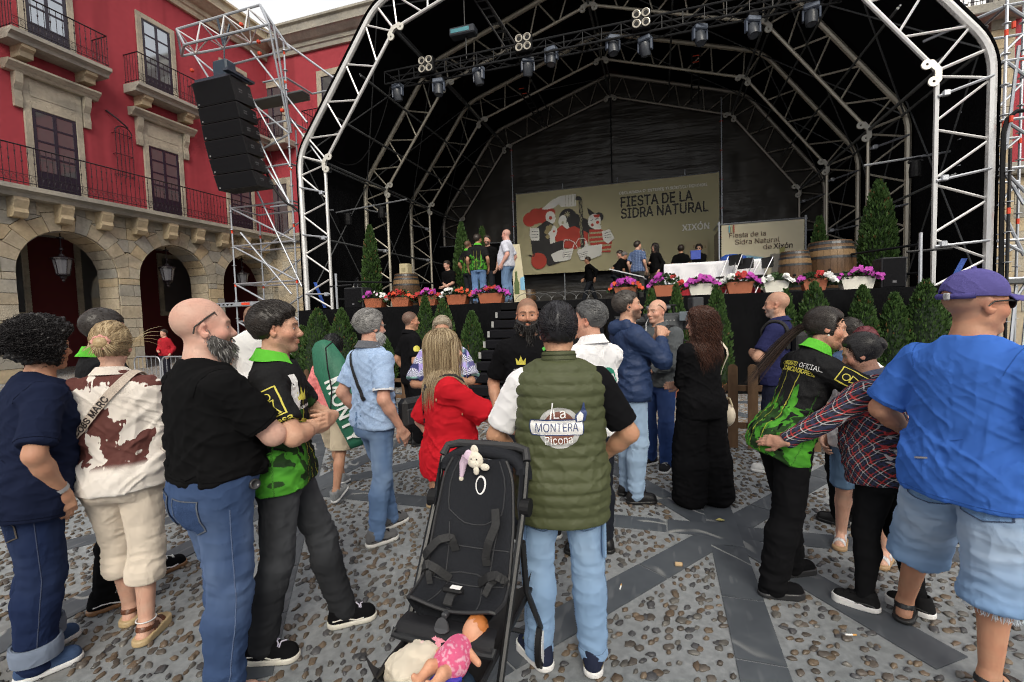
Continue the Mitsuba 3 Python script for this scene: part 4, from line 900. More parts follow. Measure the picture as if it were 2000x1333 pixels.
TZt = np.array([.80, .86, .92, 1.00, 1.06, 1.12, 1.20, 1.28, 1.36, 1.42, 1.46, 1.49, 1.52])
MALE = dict(a=[.150, .168, .172, .160, .152, .150, .155, .164, .172, .152, .112, .078, .060], f=[.07, .09, .098, .098, .098, .098, .102, .110, .108, .088, .070, .060, .054], b=[.10, .125, .128, .112, .098, .092, .096, .108, .114, .106, .092, .078, .066])
FEM = dict(a=[.155, .178, .184, .166, .142, .132, .136, .144, .150, .132, .096, .068, .052], f=[.07, .088, .095, .095, .092, .090, .100, .118, .112, .090, .070, .058, .050], b=[.11, .138, .140, .115, .092, .084, .088, .096, .102, .098, .086, .070, .056])
SKINS = dict(light=(.52, .30, .22), tan=(.40, .205, .13), pale=(.60, .37, .29), brown=(.31, .155, .09))
class Person:
 def __init__(s, label, px, py=None, depth=None, face=90, h=1.75, z0=0., female=False, fat=0., wide=1., butt=0., bust=0., lod=0, skin='light', lean=0., side=0., twist=0., hyaw=0., hpitch=0., hroll=0.,
 feet=((-.10, 0, 0), (.10, 0, 0)), armR=None, armL=None, group=None, at=None, seed=0, hip_drop=0., neck=1., headscale=1.):
  s.k = thing('person', label, 'person', group)
  s.legfit = .026; s.lod, s.R, s.S, s.seed, s.h, s.female = lod, RES[lod], h / 1.75, seed, h, female
  P = np.asarray(at, float) if at is not None else (on_z(px, py, z0) if depth is None else at_depth(px, 600, depth))
  s.pos = np.array([P[0], P[1], z0])
  if at is None or px: face = face + 17.45 - math.degrees(math.atan((px - 1000) / FP))   # face: 0 = right profile as seen, 90 = back, 180 = left profile, 270 = front
  s.face = face; s.Rw = rz(math.radians(face - 90))
  s.skin = np.array(SKINS[skin] if isinstance(skin, str) else skin); s.fat = fat
  B = FEM if female else MALE
  zz = TZt
  belly = np.exp(-((zz - 1.09) / .15) ** 2)
  s.ta = np.array(B['a']) * wide + fat * .055 * np.exp(-((zz - 1.05) / .22) ** 2) + fat * .02 * np.clip((1.42 - zz) / .12, 0, 1)
  s.tf = np.array(B['f']) * (.5 + .5 * wide) + fat * .13 * belly + fat * .02 * np.clip((1.42 - zz) / .12, 0, 1) + bust * .05 * np.exp(-((zz - 1.27) / .07) ** 2)
  s.tb = np.array(B['b']) * (.5 + .5 * wide) + fat * .03 * np.clip((1.44 - zz) / .12, 0, 1) + butt * .05 * np.exp(-((zz - .92) / .1) ** 2)
  from scipy.interpolate import PchipInterpolator as PI
  s.zt = np.linspace(.80, 1.52, 120); s.fa, s.ff, s.fb = [PI(zz, q)(s.zt) for q in (s.ta, s.tf, s.tb)]
  hip = np.array([0, 0, .96 - hip_drop])
  s.TR = rz(math.radians(twist)) @ ry(math.radians(side)) @ rx(-math.radians(lean)); s.TO = np.array([0, 0, .97]); s.TP = np.array([0, 0, .97 - hip_drop])
  T_ = s.t2l
  sw = (.178 if not female else .158) * (.6 + .4 * wide) + fat * .012
  s.sh = [T_((-sw, -.012, 1.388)), T_((sw, -.012, 1.388))]
  s.nb = T_((0, -.018, 1.485)); s.hp = T_((0, -.008, 1.545))
  s.HR = s.TR @ rz(math.radians(hyaw)) @ rx(-math.radians(hpitch)) @ ry(math.radians(hroll)); s.HO = s.hp + s.HR @ np.array([0, .018, .086 * neck]); s.hs = headscale * (.97 if female else 1.)
  s.arm = []
  for i, (arm, sg) in enumerate(((armL, -1), (armR, 1))):
   arm = arm or 'down'
   if arm == 'down': arm = dict(w=(sg * (sw + .075 + fat * .03), .03, .92), hint=(sg * .25, -1, 0))
   elif arm == 'pocket': arm = dict(w=(sg * (.19 + fat * .05), .07 + fat * .04, .93), hint=(sg * .9, -.9, .1), hd=(sg * -.1, .35, -1))
   elif arm == 'crossR': arm = dict(w=(sg * .035, .185 + fat * .10, 1.14), hint=(sg * .75, .3, -.9), hd=(-sg, -.10, .10), pn=(0, -1, .1))
   elif arm == 'crossL': arm = dict(w=(sg * .03, .235 + fat * .10, 1.165), hint=(sg * .75, .3, -.9), hd=(-sg, -.22, .02), pn=(0, -1, 0))
   elif arm == 'front': arm = dict(w=(-sg * .02, .24 + fat * .1, 1.06), hint=(sg * .8, -.6, -.4))
   sh = s.sh[i]; tw = T_(arm['w']) if arm.get('torso', True) else np.asarray(arm['w'], float)
   hint = s.TR @ np.asarray(arm.get('hint', (sg * .3, -1, 0)), float)
   e, w = ik(sh, tw, .29, .255, hint)
   fd = (w - e) / np.linalg.norm(w - e)
   hd = s.TR @ np.asarray(arm['hd'], float) if 'hd' in arm else fd; hd = hd / np.linalg.norm(hd)
   pn = s.TR @ np.asarray(arm.get('pn', (-sg, .15, 0)), float); pn = pn - hd * (pn @ hd); pn /= np.linalg.norm(pn)
   s.arm.append(dict(s=sh, e=e, w=w, hd=hd, pn=pn, sg=sg, curl=arm.get('curl', .45), hide=arm.get('hide', False)))
  s.leg = []
  for i, (ft, sg) in enumerate(zip(feet, (-1, 1))):
   x, y, yaw = ft[:3]; lift = ft[3] if len(ft) > 3 else 0.; pit = ft[4] if len(ft) > 4 else 0.
   FR = rz(math.radians(-sg * 8 + yaw)) @ rx(math.radians(pit))
   an = np.array([x, y, .085 + lift]); hj = hip + [sg * (.088 + fat * .012), 0, -.035]
   D_ = np.linalg.norm(an - hj); kf = D_ * 1.0025 / .863 if .80 < D_ < .90 else 1.
   k_, an = ik(hj, an, .438 * kf, .425 * kf, np.asarray((FR @ [0, 1, 0]) * [1, 1, 0] + [sg * .08, 0, 0]))
   s.leg.append(dict(h=hj, k=k_, a=an, FR=FR, FO=an - FR @ np.array([0, 0, .085]), sg=sg))
  s.gr = {}; s.gm = {}
 def t2l(s, p): return s.TR @ (np.asarray(p, float) - s.TO) + s.TP
 def l2t(s, p): return ((p - s.TP.astype(F4)) @ s.TR.astype(F4) + s.TO.astype(F4)).astype(F4)
 def l2h(s, p): return ((p - s.HO.astype(F4)) @ s.HR.astype(F4) / F4(s.hs)).astype(F4)
 def h2l(s, p): return np.asarray(p, float) * s.hs @ s.HR.T + s.HO
 def world(s, v): return (np.asarray(v) * s.S) @ s.Rw.T + s.pos
 # ------- distance fields, in the person's own metres (1.75 tall)
 def torso(s, p, grow=0., hang=0., z0=None, z1=None, flare=0., ex=2.25):
  q = s.l2t(p); z = q[:, 2]
  fa, ff, fb = s.fa, s.ff, s.fb
  if hang:
   def hg(x, k=1.):
    m = np.maximum.accumulate(np.where(s.zt < 1.40, x, 0)[::-1])[::-1]; return np.where(s.zt < 1.40, x + (np.maximum(m, x) - x) * hang * k, x)
   fa, ff, fb = hg(fa), hg(ff), hg(fb)
  a = np.interp(z, s.zt, fa).astype(F4) + F4(grow); f = np.interp(z, s.zt, ff).astype(F4) + F4(grow); b = np.interp(z, s.zt, fb).astype(F4) + F4(grow)
  if flare: g = np.clip(1.15 - z, 0, 1) * F4(flare); a, f, b = a + g, f + g, b + g
  y = q[:, 1]; B = np.where(y > 0, f, b)
  k = (np.abs(q[:, 0] / a) ** ex + np.abs(y / B) ** ex) ** (1 / ex)
  d = (k - 1) * np.minimum(a, B)
  z0 = .83 if z0 is None else z0; z1 = 1.515 if z1 is None else z1
  return smax(d, np.maximum(z0 - z, z - z1), .02)
 def armd(s, p, i, g0=0., g1=0., end=None, hard=False):
  A = s.arm[i]; fk = 1 + .25 * s.fat - (.12 if s.female else 0)
  up = cap_(p, A['s'], A['e'], .056 * fk + g0, .043 * fk + (g1 if end is None else g0 + (g1 - g0) / max(end, .3)))
  if end is not None and end <= 1:
   ax = (A['e'] - A['s']); L = np.linalg.norm(ax); ax = ax / L
   return smax(up, ((p - A['s'].astype(F4)) @ ax.astype(F4)) - F4(end * L), .012)
  dl = cap_(p, A['s'] + (0, 0, -.01), A['s'] + (A['e'] - A['s']) * .45, .064 * fk + g0, .05 * fk + g0)
  fo = cap_(p, A['e'], A['e'] + (A['w'] - A['e']) * .35, .042 * fk + g1, .043 * fk + g1); fo = smin(fo, cap_(p, A['e'] + (A['w'] - A['e']) * .3, A['w'], .042 * fk + g1, .026 * fk + g1), .02)
  if end is not None:
   ax = A['w'] - A['e']; L = np.linalg.norm(ax); ax = ax / L
   fo = smax(fo, ((p - A['e'].astype(F4)) @ ax.astype(F4)) - F4((end - 1) * L), .012)
  return smin(smin(up, dl, .02), fo, .025)
 def handd(s, p, i):
  A = s.arm[i]; w, d, pn, sg = A['w'], A['hd'], A['pn'], A['sg']
  side = np.cross(d, pn) * sg * -1          # towards the thumb
  if side @ side < 1e-6: side = np.array([1., 0, 0])
  o = w + d * .012; out = None
  sc = .92 if s.female else 1.
  for j in range(4):
   u = (j - 1.5) * -.0195 * sc; base = o + d * (.088 - abs(j - 1.2) * .005) * sc + side * u + pn * -.002
   c = cap_(p, o + side * u * .72 + d * .01, base, .0155, .0125); out = c if out is None else smin(out, c, .014)
   L = (.046, .052, .048, .037)[j] * sc; ang = 0.; q = base; cu = A['curl'] * (1 + .13 * (j - 1) + .2 * math.sin(s.seed * 3 + j))
   for m in range(3):
    ang += cu * (1.0 if m == 0 else .9); dr_ = d * math.cos(ang) + pn * math.sin(ang) + side * (u * .9); dr_ /= np.linalg.norm(dr_)
    e = q + dr_ * L * (1, .62, .5)[m]; c = cap_(p, q, e, .0105 - .001 * m, .0095 - .001 * m); out = smin(out, c, .005); q = e
  t0 = o + side * .022 + d * .012; t1 = t0 + side * .028 + d * .034 + pn * .014; t2 = t1 + side * .006 + d * .034 + pn * .010; t3 = t2 + d * .024 + pn * .008
  out = smin(out, cap_(p, t0, t1, .017, .0125), .015); out = smin(out, cap_(p, t1, t2, .012, .0105), .006); out = smin(out, cap_(p, t2, t3, .0105, .009), .005)
  return smin(out, cap_(p, w - d * .03, o + d * .02, .026, .024), .02)
 def legd(s, p, i, g=(0, 0, 0), end=None):
  L = s.leg[i]; fk = 1 + .22 * s.fat + (.04 if s.female else 0)
  d = cap_(p, L['h'] + (0, 0, -.02), L['k'], .088 * fk + g[0], .054 * fk + g[1])
  sh = L['a'] - L['k']; bk = L['FR'] @ np.array([0, -1., 0])
  c = cap_(p, L['k'], L['k'] + sh * .3 + bk * .014, .052 * fk + g[1], .055 * fk + g[1] * .5 + g[2] * .5); c = smin(c, cap_(p, L['k'] + sh * .3 + bk * .014, L['a'], .054 * fk + g[1] * .5 + g[2] * .5, .036 + g[2]), .02)
  d = smin(d, c, .02)
  if end is not None:
   e, ax, L0 = (end, L['k'] - L['h'], L['h']) if end <= 1 else (end - 1, sh, L['k'])
   n = np.linalg.norm(ax); ax = ax / n; d = smax(d, ((p - L0.astype(F4)) @ ax.astype(F4)) - F4(e * n), .012)
  return d
 def footd(s, p, i):
  L = s.leg[i]; q = ((p - L['FO'].astype(F4)) @ L['FR'].astype(F4)).astype(F4)
  d = cap_(q, (0, -.035, .04), (0, .10, .03), .034, .034); d = smin(d, cap_(q, (0, -.01, .09), (0, .11, .028), .036, .02), .03)
  for j, x in enumerate((-.03, -.014, 0, .014, .028)): d = smin(d, cap_(q, (x, .11, .02), (x * 1.15, .165 - abs(j - (1.2 if L['sg'] > 0 else 2.8)) * .009, .012), .012, .0095), .006)
  return smax(d, -q[:, 2] + .002, .006)
 def headd(s, p, ears=True):
  q = s.l2h(p); qa = q.copy(); qa[:, 0] = np.abs(qa[:, 0]); w = .94 if s.female else 1.
  d = ell_(q, (0, -.018, .036), (.076, .098, .088))
  d = smin(d, ell_(q, (0, .022, -.022), (.062 * w, .066, .085)), .03)
  d = smin(d, cap_(qa, (.046 * w, .0, -.062), (.012, .056, -.098), .021 * w, .019), .03)
  d = smin(d, cap_(qa, (.0, .070, -.098), (.01, .066, -.100), .019, .018), .015)      # chin
  d = smin(d, cap_(qa, (.012, .082, .020), (.045, .064, .018), .011, .010), .018)     # brow
  d = smin(d, sph_(qa, (.042, .052, -.030), .026), .025)                              # cheek
  d = smax(d, -sph_(qa, (.0325, .101, -.001), .021), .014)                            # eye socket
  n = cap_(q, (0, .083, .008), (0, .108, -.032), .0075, .0105); n = smin(n, cap_(qa, (.0, .100, -.037), (.012, .092, -.039), .0085, .0085), .007)
  d = smin(d, n, .010)
  d = smin(d, ell_(q, (0, .079, -.066), (.026, .0165, .014)), .01)
  d = smin(d, cap_(qa, (0, .0935, -.0615), (.019, .084, -.0655), .0048, .0035), .004); d = smin(d, cap_(qa, (0, .0925, -.0735), (.016, .085, -.070), .0056, .004), .004)
  d = smax(d, -cap_(qa, (0, .098, -.0672), (.022, .085, -.0680), .0018, .0018), .003)
  if ears:
   e = ell_(((qa - np.array((.079, -.012, -.008), F4)) @ (rz(-.45) @ rx(.15)).astype(F4)), (0, 0, 0), (.0075, .020, .034))
   e = smax(e, -sph_(qa, (.092, -.006, -.004), .0145), .006); d = smin(d, e, .007)
  return d * F4(s.hs)
 def neckd(s, p):
  b = s.h2l((0, -.018, -.055)); return cap_(p, s.nb + s.TR @ np.array([0, -.004, -.05]), b, .060 + .012 * s.fat - (.010 if s.female else 0), .053 + .010 * s.fat - (.010 if s.female else 0))
 def bodyd(s, p, hands=True, shrink=0.):
  d = s.torso(p, -.012); q = None
  d = smin(d, smin(s.neckd(p), s.headd(p), .022), .035)
  for i in (0, 1):
   A = s.arm[i]; d = smin(d, sph_(p, A['s'], .05), .05)
   a = s.armd(p, i);
   if hands and not A['hide']: a = smin(a, s.handd(p, i), .012)
   d = smin(d, a, .012); l = smin(s.legd(p, i, (-.006, -.004, -.002)), s.footd(p, i), .02); d = smin(d, l, .012)
  return d
  # ------- pieces
 def put(s, name, v, f, m, col=None, parent=None, uv=None, smooth=True, label=None):
  kw = {}
  if col is not None: kw['color'] = np.broadcast_to(np.asarray(col, float), (len(v), 3))
  if uv is not None: kw['uv'] = uv
  return add(name, (s.world(v), f), m, parent or s.k, smooth=smooth, label=label, **kw)
 def skin_col(s, v):
  q = s.l2h(v.astype(F4)).astype(float); c = np.tile(s.skin, (len(v), 1)); x, y, z = np.abs(q[:, 0]), q[:, 1], q[:, 2]
  hd = (np.linalg.norm(q, axis=1) < .16)
  def tint(m, col): nonlocal c; m = np.clip(m, 0, 1)[:, None]; c = c * (1 - m) + np.asarray(col) * m
  n = meshkit.fbm(v * 9 + s.seed, 3)
  c *= (.86 + .20 * n + .10 * meshkit.noise(v * 130) )[:, None]; c = c * (1 + (meshkit.fbm(v * 26 + 5, 2) - .5)[:, None] * [.0, -.22, -.26])
  g = lambda X, Y, Z, r: np.exp(-((x - X) ** 2 + (y - Y) ** 2 + (z - Z) ** 2) / r ** 2)
  tint(hd * .5 * g(.045, .062, -.032, .028), s.skin * [1.12, .72, .68]); tint(hd * .5 * g(0, .108, -.036, .016), s.skin * [1.1, .72, .7])
  tint(hd * .55 * np.exp(-((x - .079) / .013) ** 2 - ((z + .008) / .04) ** 2), s.skin * [1.12, .70, .66])
  lips = (y > .070) * np.exp(-(np.maximum(x - .016, 0) / .006) ** 2) * np.exp(-((z + .0675) / .0085) ** 2); tint(hd * lips * .75, s.skin * [.85, .48, .46])
  if s.hairc is not None:
   bz = .0185 + .004 * np.sin(np.clip((x - .012) / .04, 0, 1) * 3.1); br = (y > .05) * (x > .010) * (x < .054) * np.exp(-((z - bz) / .0048) ** 2); tint(hd * br * (.85 if not s.female else .7), np.asarray(s.browc))
  tint(hd * .35 * g(.03, .085, -.004, .016), s.skin * [.7, .6, .6])
  if s.stub:
   m = (z < -.028 - .3 * np.clip(.05 - y, -.02, .05)) * np.clip((y + .002) / .022, 0, 1) * (z > -.14) * (1 - np.clip(lips * 2, 0, 1)) * np.clip((-.02 - z - np.maximum(x - .03, 0) * .2) / .02, 0, 1) * (1 - .7 * np.exp(-((x) / .018) ** 2 - ((z + .045) / .008) ** 2)); tint(hd * m * s.stub * (.7 + .6 * n), np.asarray(s.stubc))
  if s.scalp:
   f = np.clip((z - s.hairline(q)) / .012, 0, 1); tint(hd * f * s.scalp, np.asarray(s.hairc))
  return np.clip(c, .003, 1)
 def hairline(s, q):
  """height above which hair grows, by how far forward the point is"""
  y = q[:, 1]; x = np.abs(q[:, 0]); fr = getattr(s, 'front', .070)
  if getattr(s, 'tight', False): return np.interp(y, [-.12, -.07, -.042, -.026, .005, .025, .045, .062, .085], [-.085, -.078, -.062, .028, .034, .046, .058, fr - .008, fr])
  b = np.interp(y, [-.12, -.07, -.035, -.015, .012, .022, .045, .06, .085], [-.085, -.07, -.055, -.004, .020, .010, .047, fr - .015, fr]); return b
 def make_body(s, hairc=(.03, .022, .018), browc=None, stub=0., stubc=None, scalp=0., eye=(.05, .03, .02), bare_feet=False):
  s.hairc, s.browc, s.stub, s.scalp = hairc, browc if browc is not None else hairc, stub, scalp; s.stubc = stubc if stubc is not None else hairc
  R = s.R; B = MB(); V = []
  hc = s.h2l((0, 0, -.02)); hb = .17
  # one surface, sampled finer at head and hands: patches of the same field that overlap by a cell
  boxes = [(hc - [.125, .15, .175], hc + [.125, .15, .165], R['head'])]
  for A in s.arm:
   if A['hide']: continue
   c = A['w'] + A['hd'] * .085; boxes.append((c - .135, c + .135, R['hand']))
  full = s.bodyd
  head_hi = s.HO
  def inside(p, k): return np.all((p > boxes[k][0] + boxes[k][2] * 2) & (p < boxes[k][1] - boxes[k][2] * 2), axis=1)
  pts = np.array([s.arm[0]['e'], s.arm[1]['e'], s.arm[0]['w'], s.arm[1]['w'], s.leg[0]['k'], s.leg[1]['k'], s.leg[0]['a'], s.leg[1]['a'], s.HO, s.sh[0], s.sh[1], [0, 0, .97]])
  lo, hi = pts.min(0) - .26, pts.max(0) + .26; lo[2] = -.02; hi[2] += .05
  v, f = iso(full, lo, hi, R['body'])
  for k in range(len(boxes)):
   ins = inside(v, k); f = f[~ins[f].all(1)]
  B.put(v, f)
  for lo_, hi_, r in boxes: B.put(*iso(full, lo_, hi_, r))
  if bare_feet:
   for i in (0, 1):
    c = s.leg[i]['FO'] + s.leg[i]['FR'] @ [0, .05, .06]; B.put(*iso(full, c - .16, c + .16, R['hand'] * 1.4))
  v, f = B.mesh(); s.put('body', v, f, 'skin', s.skin_col(v))
  if s.lod < 2:
   for sg in (-1, 1):
    e, fe = blob((0, 0, 0), 1, 2); d = e.copy()
    gaze = np.array([.18 * sg * 0, 1, -.02]); gaze /= np.linalg.norm(gaze)
    a = np.arccos(np.clip(d @ gaze, -1, 1)); c = np.tile([.42, .37, .34], (len(e), 1)); c[a < .62] = eye; c[a < .30] = (.006, .006, .006)
    lid = s.skin * [.85, .7, .66]; c[d[:, 2] > .27] = lid; c[d[:, 2] < -.40] = lid; c[(d[:, 2] > .24) & (d[:, 2] <= .40) & (d[:, 1] > .2)] = (.02, .014, .012)
    s.put('eye', s.h2l(e * .0128 + [sg * .0312, .0705, -.001]), fe, 'gloss' if s.lod == 0 else 'skin', c)
 def wr(s, v, n, amp, kind, p0=None):
  """cloth folds, pushed along the surface normals"""
  q = s.l2t(v.astype(F4)).astype(float) if kind != 'leg' else v
  sd = s.seed * 5.7
  def ridge(sx, sy, sz, o):
   w = meshkit.fbm(q * 4 + o, 2)[:, None] * .45
   m = meshkit.fbm((q + w * .12) * [sx, sy, sz] + o + sd, 2); return 1 - np.abs(2 * m - 1) * 2.2
  if kind == 'shirt':
   def fold(th, a, b, o):
    sx = np.abs(q[:, 0]); u = sx * math.cos(th) + q[:, 2] * math.sin(th); w = -sx * math.sin(th) + q[:, 2] * math.cos(th); g = np.c_[u * a, q[:, 1] * a * 1.2 + np.sign(q[:, 0]) * 3, w * b] + o + sd; g += .5 * meshkit.fbm(q * 6 + o, 2)[:, None]
    m = meshkit.fbm(g, 2); return np.clip(1 - np.abs(2 * m - 1) * 3.4, 0, 1) ** 1.3 * 1.5 - .45
   r = .8 * fold(.75, 3.2, 15, 1.) + .6 * fold(-.55, 3., 17, 5.) + .5 * fold(1.45, 3, 13, 9.); m = .45 + .75 * np.exp(-((q[:, 2] - 1.05) / .14) ** 2) + .6 * np.exp(-((np.abs(q[:, 0]) - .17) / .06) ** 2)
   return v + n * (amp * .92 * r * m)[:, None]
  best = np.zeros(len(v));
  for L in s.leg:
   kn = np.exp(-(np.linalg.norm(v - L['k'], axis=1) / .13) ** 2); an = np.exp(-(np.maximum(np.linalg.norm(v - L['a'], axis=1) - .03, 0) / .15) ** 2); best = np.maximum(best, .8 * kn + 1.15 * an)
  cr = np.exp(-(np.linalg.norm(v - [0, .06, .86], axis=1) / .13) ** 2)
  r = ridge(7, 7, 19, 3.) * (.35 + best + .8 * cr) * .75 + ridge(15, 15, 4.5, 5.) * .35
  return v + n * (amp * 1.6 * r)[:, None]
 def box(s, extra=.12):
  P = [A[k] for A in s.arm for k in ('s', 'e', 'w')] + [L[k] for L in s.leg for k in ('h', 'k', 'a')] + [s.t2l((x * 1.25, y * 1.2, z)) for x in (-s.fa.max(), s.fa.max()) for y in (-s.fb.max(), s.ff.max()) for z in (.8, 1.5)]
  P = np.array(P); return P.min(0) - extra, P.max(0) + extra
 def shirt(s, col, m='cloth', hem=.88, sleeve=.62, grow=.016, hang=.75, g=(.012, .026), amp=.0055, name='shirt', colf=None, uv=False, flare=.0, cuff=None, quilt=None, vest=False, neck=1.505, dip=.0, label=None, open_neck=.0, hemcurve=.0, top=None):
  def fn(p):
   q = s.l2t(p)
   d = s.torso(p, grow, hang, hem - .06, neck, flare)
   if not vest or True:
    for i in (0, 1):
     A = s.arm[i]
     d = smin(d, sph_(p, A['s'] + s.TR @ np.array([-A['sg'] * (.012 if not vest else .05), 0, -.004]), .056 + grow * .5), .055)
     if sleeve > 0: d = smin(d, s.armd(p, i, g[0], g[1], sleeve), .022)
   hz = hem + hemcurve * (np.abs(q[:, 0]) / .17) ** 2
   body = np.exp(-((np.abs(q[:, 0])) / .30) ** 4)
   hcut = np.where(q[:, 2] < hem + .02, 1, 0)
   tor = s.torso(p, grow + .03, hang, .6, 1.6, flare)
   for L in s.leg:
    if hem < .97 and s.legfit is not None: d = smin(d, cap_(p, L['h'] + (0, 0, .03), L['h'] + (L['k'] - L['h']) * .45, .094 + .02 * s.fat + s.legfit, .08 + .015 * s.fat + s.legfit), .05)
   d = np.where(q[:, 2] < hem + .12, smax(d, np.where(tor < .09, hz - q[:, 2], -1), .012), d)
   d = smax(d, q[:, 2] + .33 * q[:, 1] - neck + .012, .006) if not vest else d
   if open_neck: d = smax(d, -cap_(q, (0, .03, 1.50), (0, .16, 1.50 - open_neck), .052, .012), .012)
   if vest:
    for i in (0, 1):
     A = s.arm[i]; x = (p - A['s'].astype(F4)) @ s.TR.astype(F4) * F4(A['sg']); d = smax(d, -cap_(p, A['s'] + s.TR @ np.array([A['sg'] * .06, 0, -.10]), A['s'] + s.TR @ np.array([A['sg'] * .085, 0, .03]), .052, .045), .02)
   return d
  lo, hi = s.box(); c = s.t2l((0, 0, hem - .05))
  lo[2] = min(lo[2] * 0 + c[2] - .25 * abs(s.TR[2, 1]) - .02, 9);
  if sleeve > 1 or True: lo[2] = min(lo[2], min(A['w'][2] for A in s.arm) - .06 if sleeve > 1 else min(A['e'][2] for A in s.arm) - .02)
  hi[2] = s.nb[2] + .12
  v, f = iso(fn, lo, hi, s.R['shirt']); n = vnorm(v, f)
  if quilt:
   q = s.l2t(v.astype(F4)).astype(float); ph = (q[:, 2] - hem) / quilt; w = np.abs(np.sin(ph * np.pi + .35 * np.sin(q[:, 0] * 9 + s.seed) * .3)) ** .55
   pk = meshkit.fbm(q * [55, 30, 14], 2) - .5
   v = v + n * (.0085 * (w - .55) + .006 * pk * (1 - w * .6))[:, None]
  v = s.wr(v, n, amp, 'shirt'); s.gr[name] = fn; s.gm[name] = (v, vnorm(v, f), cKDTree(v))
  q = s.l2t(v.astype(F4)).astype(float)
  c = None
  if col is not None: c = colf(q, v) if colf else np.tile(np.asarray(col, float), (len(v), 1)) * (.93 + .14 * meshkit.fbm(v * 3 + s.seed, 2))[:, None]
  u = None
  if uv: u = np.stack([q[:, 0] + np.where(q[:, 1] > 0, 0, 5.), q[:, 2]], 1) if uv is True else uv(q, v)
  return s.put(name, v, f, m, c, uv=u, label=label)
 def trousers(s, col, g=(.012, .02, .022), end=None, amp=.006, name='trousers', m='cloth', top=1.02, fade=.0, fadec=None, grow=.010, colf=None, label=None):
  def fn(p):
   q = s.l2t(p); d = s.torso(p, grow, .0, .80, top)
   for i in (0, 1): d = smin(d, s.legd(p, i, g, end), .035 if i == 0 else .02)
   return smax(d, q[:, 2] - top, .01)
  lo, hi = s.box(.17); hi[2] = 1.16; lo[2] = -.02 if end is None else .2; hi[0:2] = np.minimum(hi[0:2], np.max([L[k][0:2] for L in s.leg for k in 'hka'], axis=0) + .32); lo[0:2] = np.maximum(lo[0:2], np.min([L[k][0:2] for L in s.leg for k in 'hka'], axis=0) - .32)
  def fn2(p):
   d = fn(p)
   if end is None:
    for L in s.leg: d = smax(d, -sph_(p, L['FO'] + L['FR'] @ np.array([0, .12, -.05]), .09), .02)
    d = np.maximum(d, F4(.022) - p[:, 2] + min(min(L['a'][2] for L in s.leg) - .085, 0))
   return d
  v, f = iso(fn2, lo, hi, s.R['pants']); n = vnorm(v, f); v = s.wr(v, n, amp, 'leg'); s.gm[name] = (v, vnorm(v, f), cKDTree(v))
  if colf: c = colf(v)
  else:
   c = np.tile(np.asarray(col, float), (len(v), 1)) * (.86 + .28 * meshkit.fbm(v * 5 + s.seed, 3))[:, None]
   if fade:
    w = np.zeros(len(v))
    for L in s.leg:
     for t in (.25, .5, .75):
      pc = L['h'] + (L['k'] - L['h']) * t; r = v - pc; fr = np.abs((r / (np.linalg.norm(r, axis=1, keepdims=True) + 1e-9)) @ (L['FR'] @ np.array([0, 1., 0]))); w = np.maximum(w, np.exp(-(np.linalg.norm(r, axis=1) / .13) ** 2) * fr)
     r = v - L['k']; w = np.maximum(w, .7 * np.exp(-(np.linalg.norm(r, axis=1) / .1) ** 2))
    w *= .5 + meshkit.fbm(v * [30, 30, 8], 2); w = np.clip(w * fade, 0, 1)[:, None]; c = c * (1 - w) + np.asarray(fadec if fadec is not None else np.asarray(col) * 2.2) * w
  s.gr[name] = fn2
  k = s.put(name, v, f, m, c, label=label)
  return k
 def shoes(s, col, sole=(.6, .6, .58), kind='sneaker', laces=None, stripe=None, h=.03):
  for i in (0, 1):
   L = s.leg[i]; sg = L['sg']
   def loc(p): return ((p - L['FO'].astype(F4)) @ L['FR'].astype(F4)).astype(F4)
   def up(p):
    q = loc(p) * np.array([1.0 - .0, 1, 1], F4)
    d = cap_(q, (0, -.045, .045), (sg * -.004, .125, .036), .039, .042); d = smin(d, cap_(q, (0, -.02, .085), (0, .11, .045), .043, .026), .04)
    if kind in ('sneaker', 'boot'): d = smin(d, cap_(q, (0, -.02, .06), (0, -.022, .10 if kind == 'sneaker' else .17), .042, .046), .02)
    if kind == 'sneaker': d = smax(d, q[:, 2] - (.108 - .12 * q[:, 1]) - .03, .01); d = smax(d, -cap_(q, (0, -.02, .12), (0, -.01, .2), .031, .04), .01)
    return smax(d, -q[:, 2] + .012, .008)
   def so(p):
    q = loc(p); d = cap_(q * np.array([1, 1, .0], F4), (0, -.042, 0), (sg * -.004, .122, 0), .047, .052)
    zc = h * .5 + .003; wob = .006 * np.sin(q[:, 1] * 14) if h > .032 else 0
    return smax(d, np.abs(q[:, 2] - zc) - h * .5 - wob, .01)
   c = L['FO'] + L['FR'] @ np.array([0, .045, .05]); r = s.R['shoe']
   if kind == 'sandal':
    q = loc; ft = lambda p: s.footd(p, i)
    def strap(p):
     z = loc(p); d = np.maximum(ft(p) - .006, -ft(p) - .004)
     b = np.minimum(np.abs(z[:, 1] - .095) - .017, np.minimum(np.abs(z[:, 1] - .015) - .014, np.maximum(np.abs(z[:, 2] - .075 + z[:, 1] * .2) - .013, z[:, 1] - .05)))
     return np.maximum(d, b)
    v, f = iso(strap, c - .17, c + .17, r * .8); k = s.put('sandal', v, f, 'leather', col)
   else:
    v, f = iso(up, c - .19, c + .19, r); k = s.put('shoe', v, f, 'leather' if kind in ('dress', 'boot') else 'cloth', np.asarray(col) * (.9 + .2 * meshkit.fbm(v * 40, 2))[:, None])
   v, f = iso(so, c - .19, c + .19, r * .85); s.put('sole', v, f, 'leather', sole, parent=k)
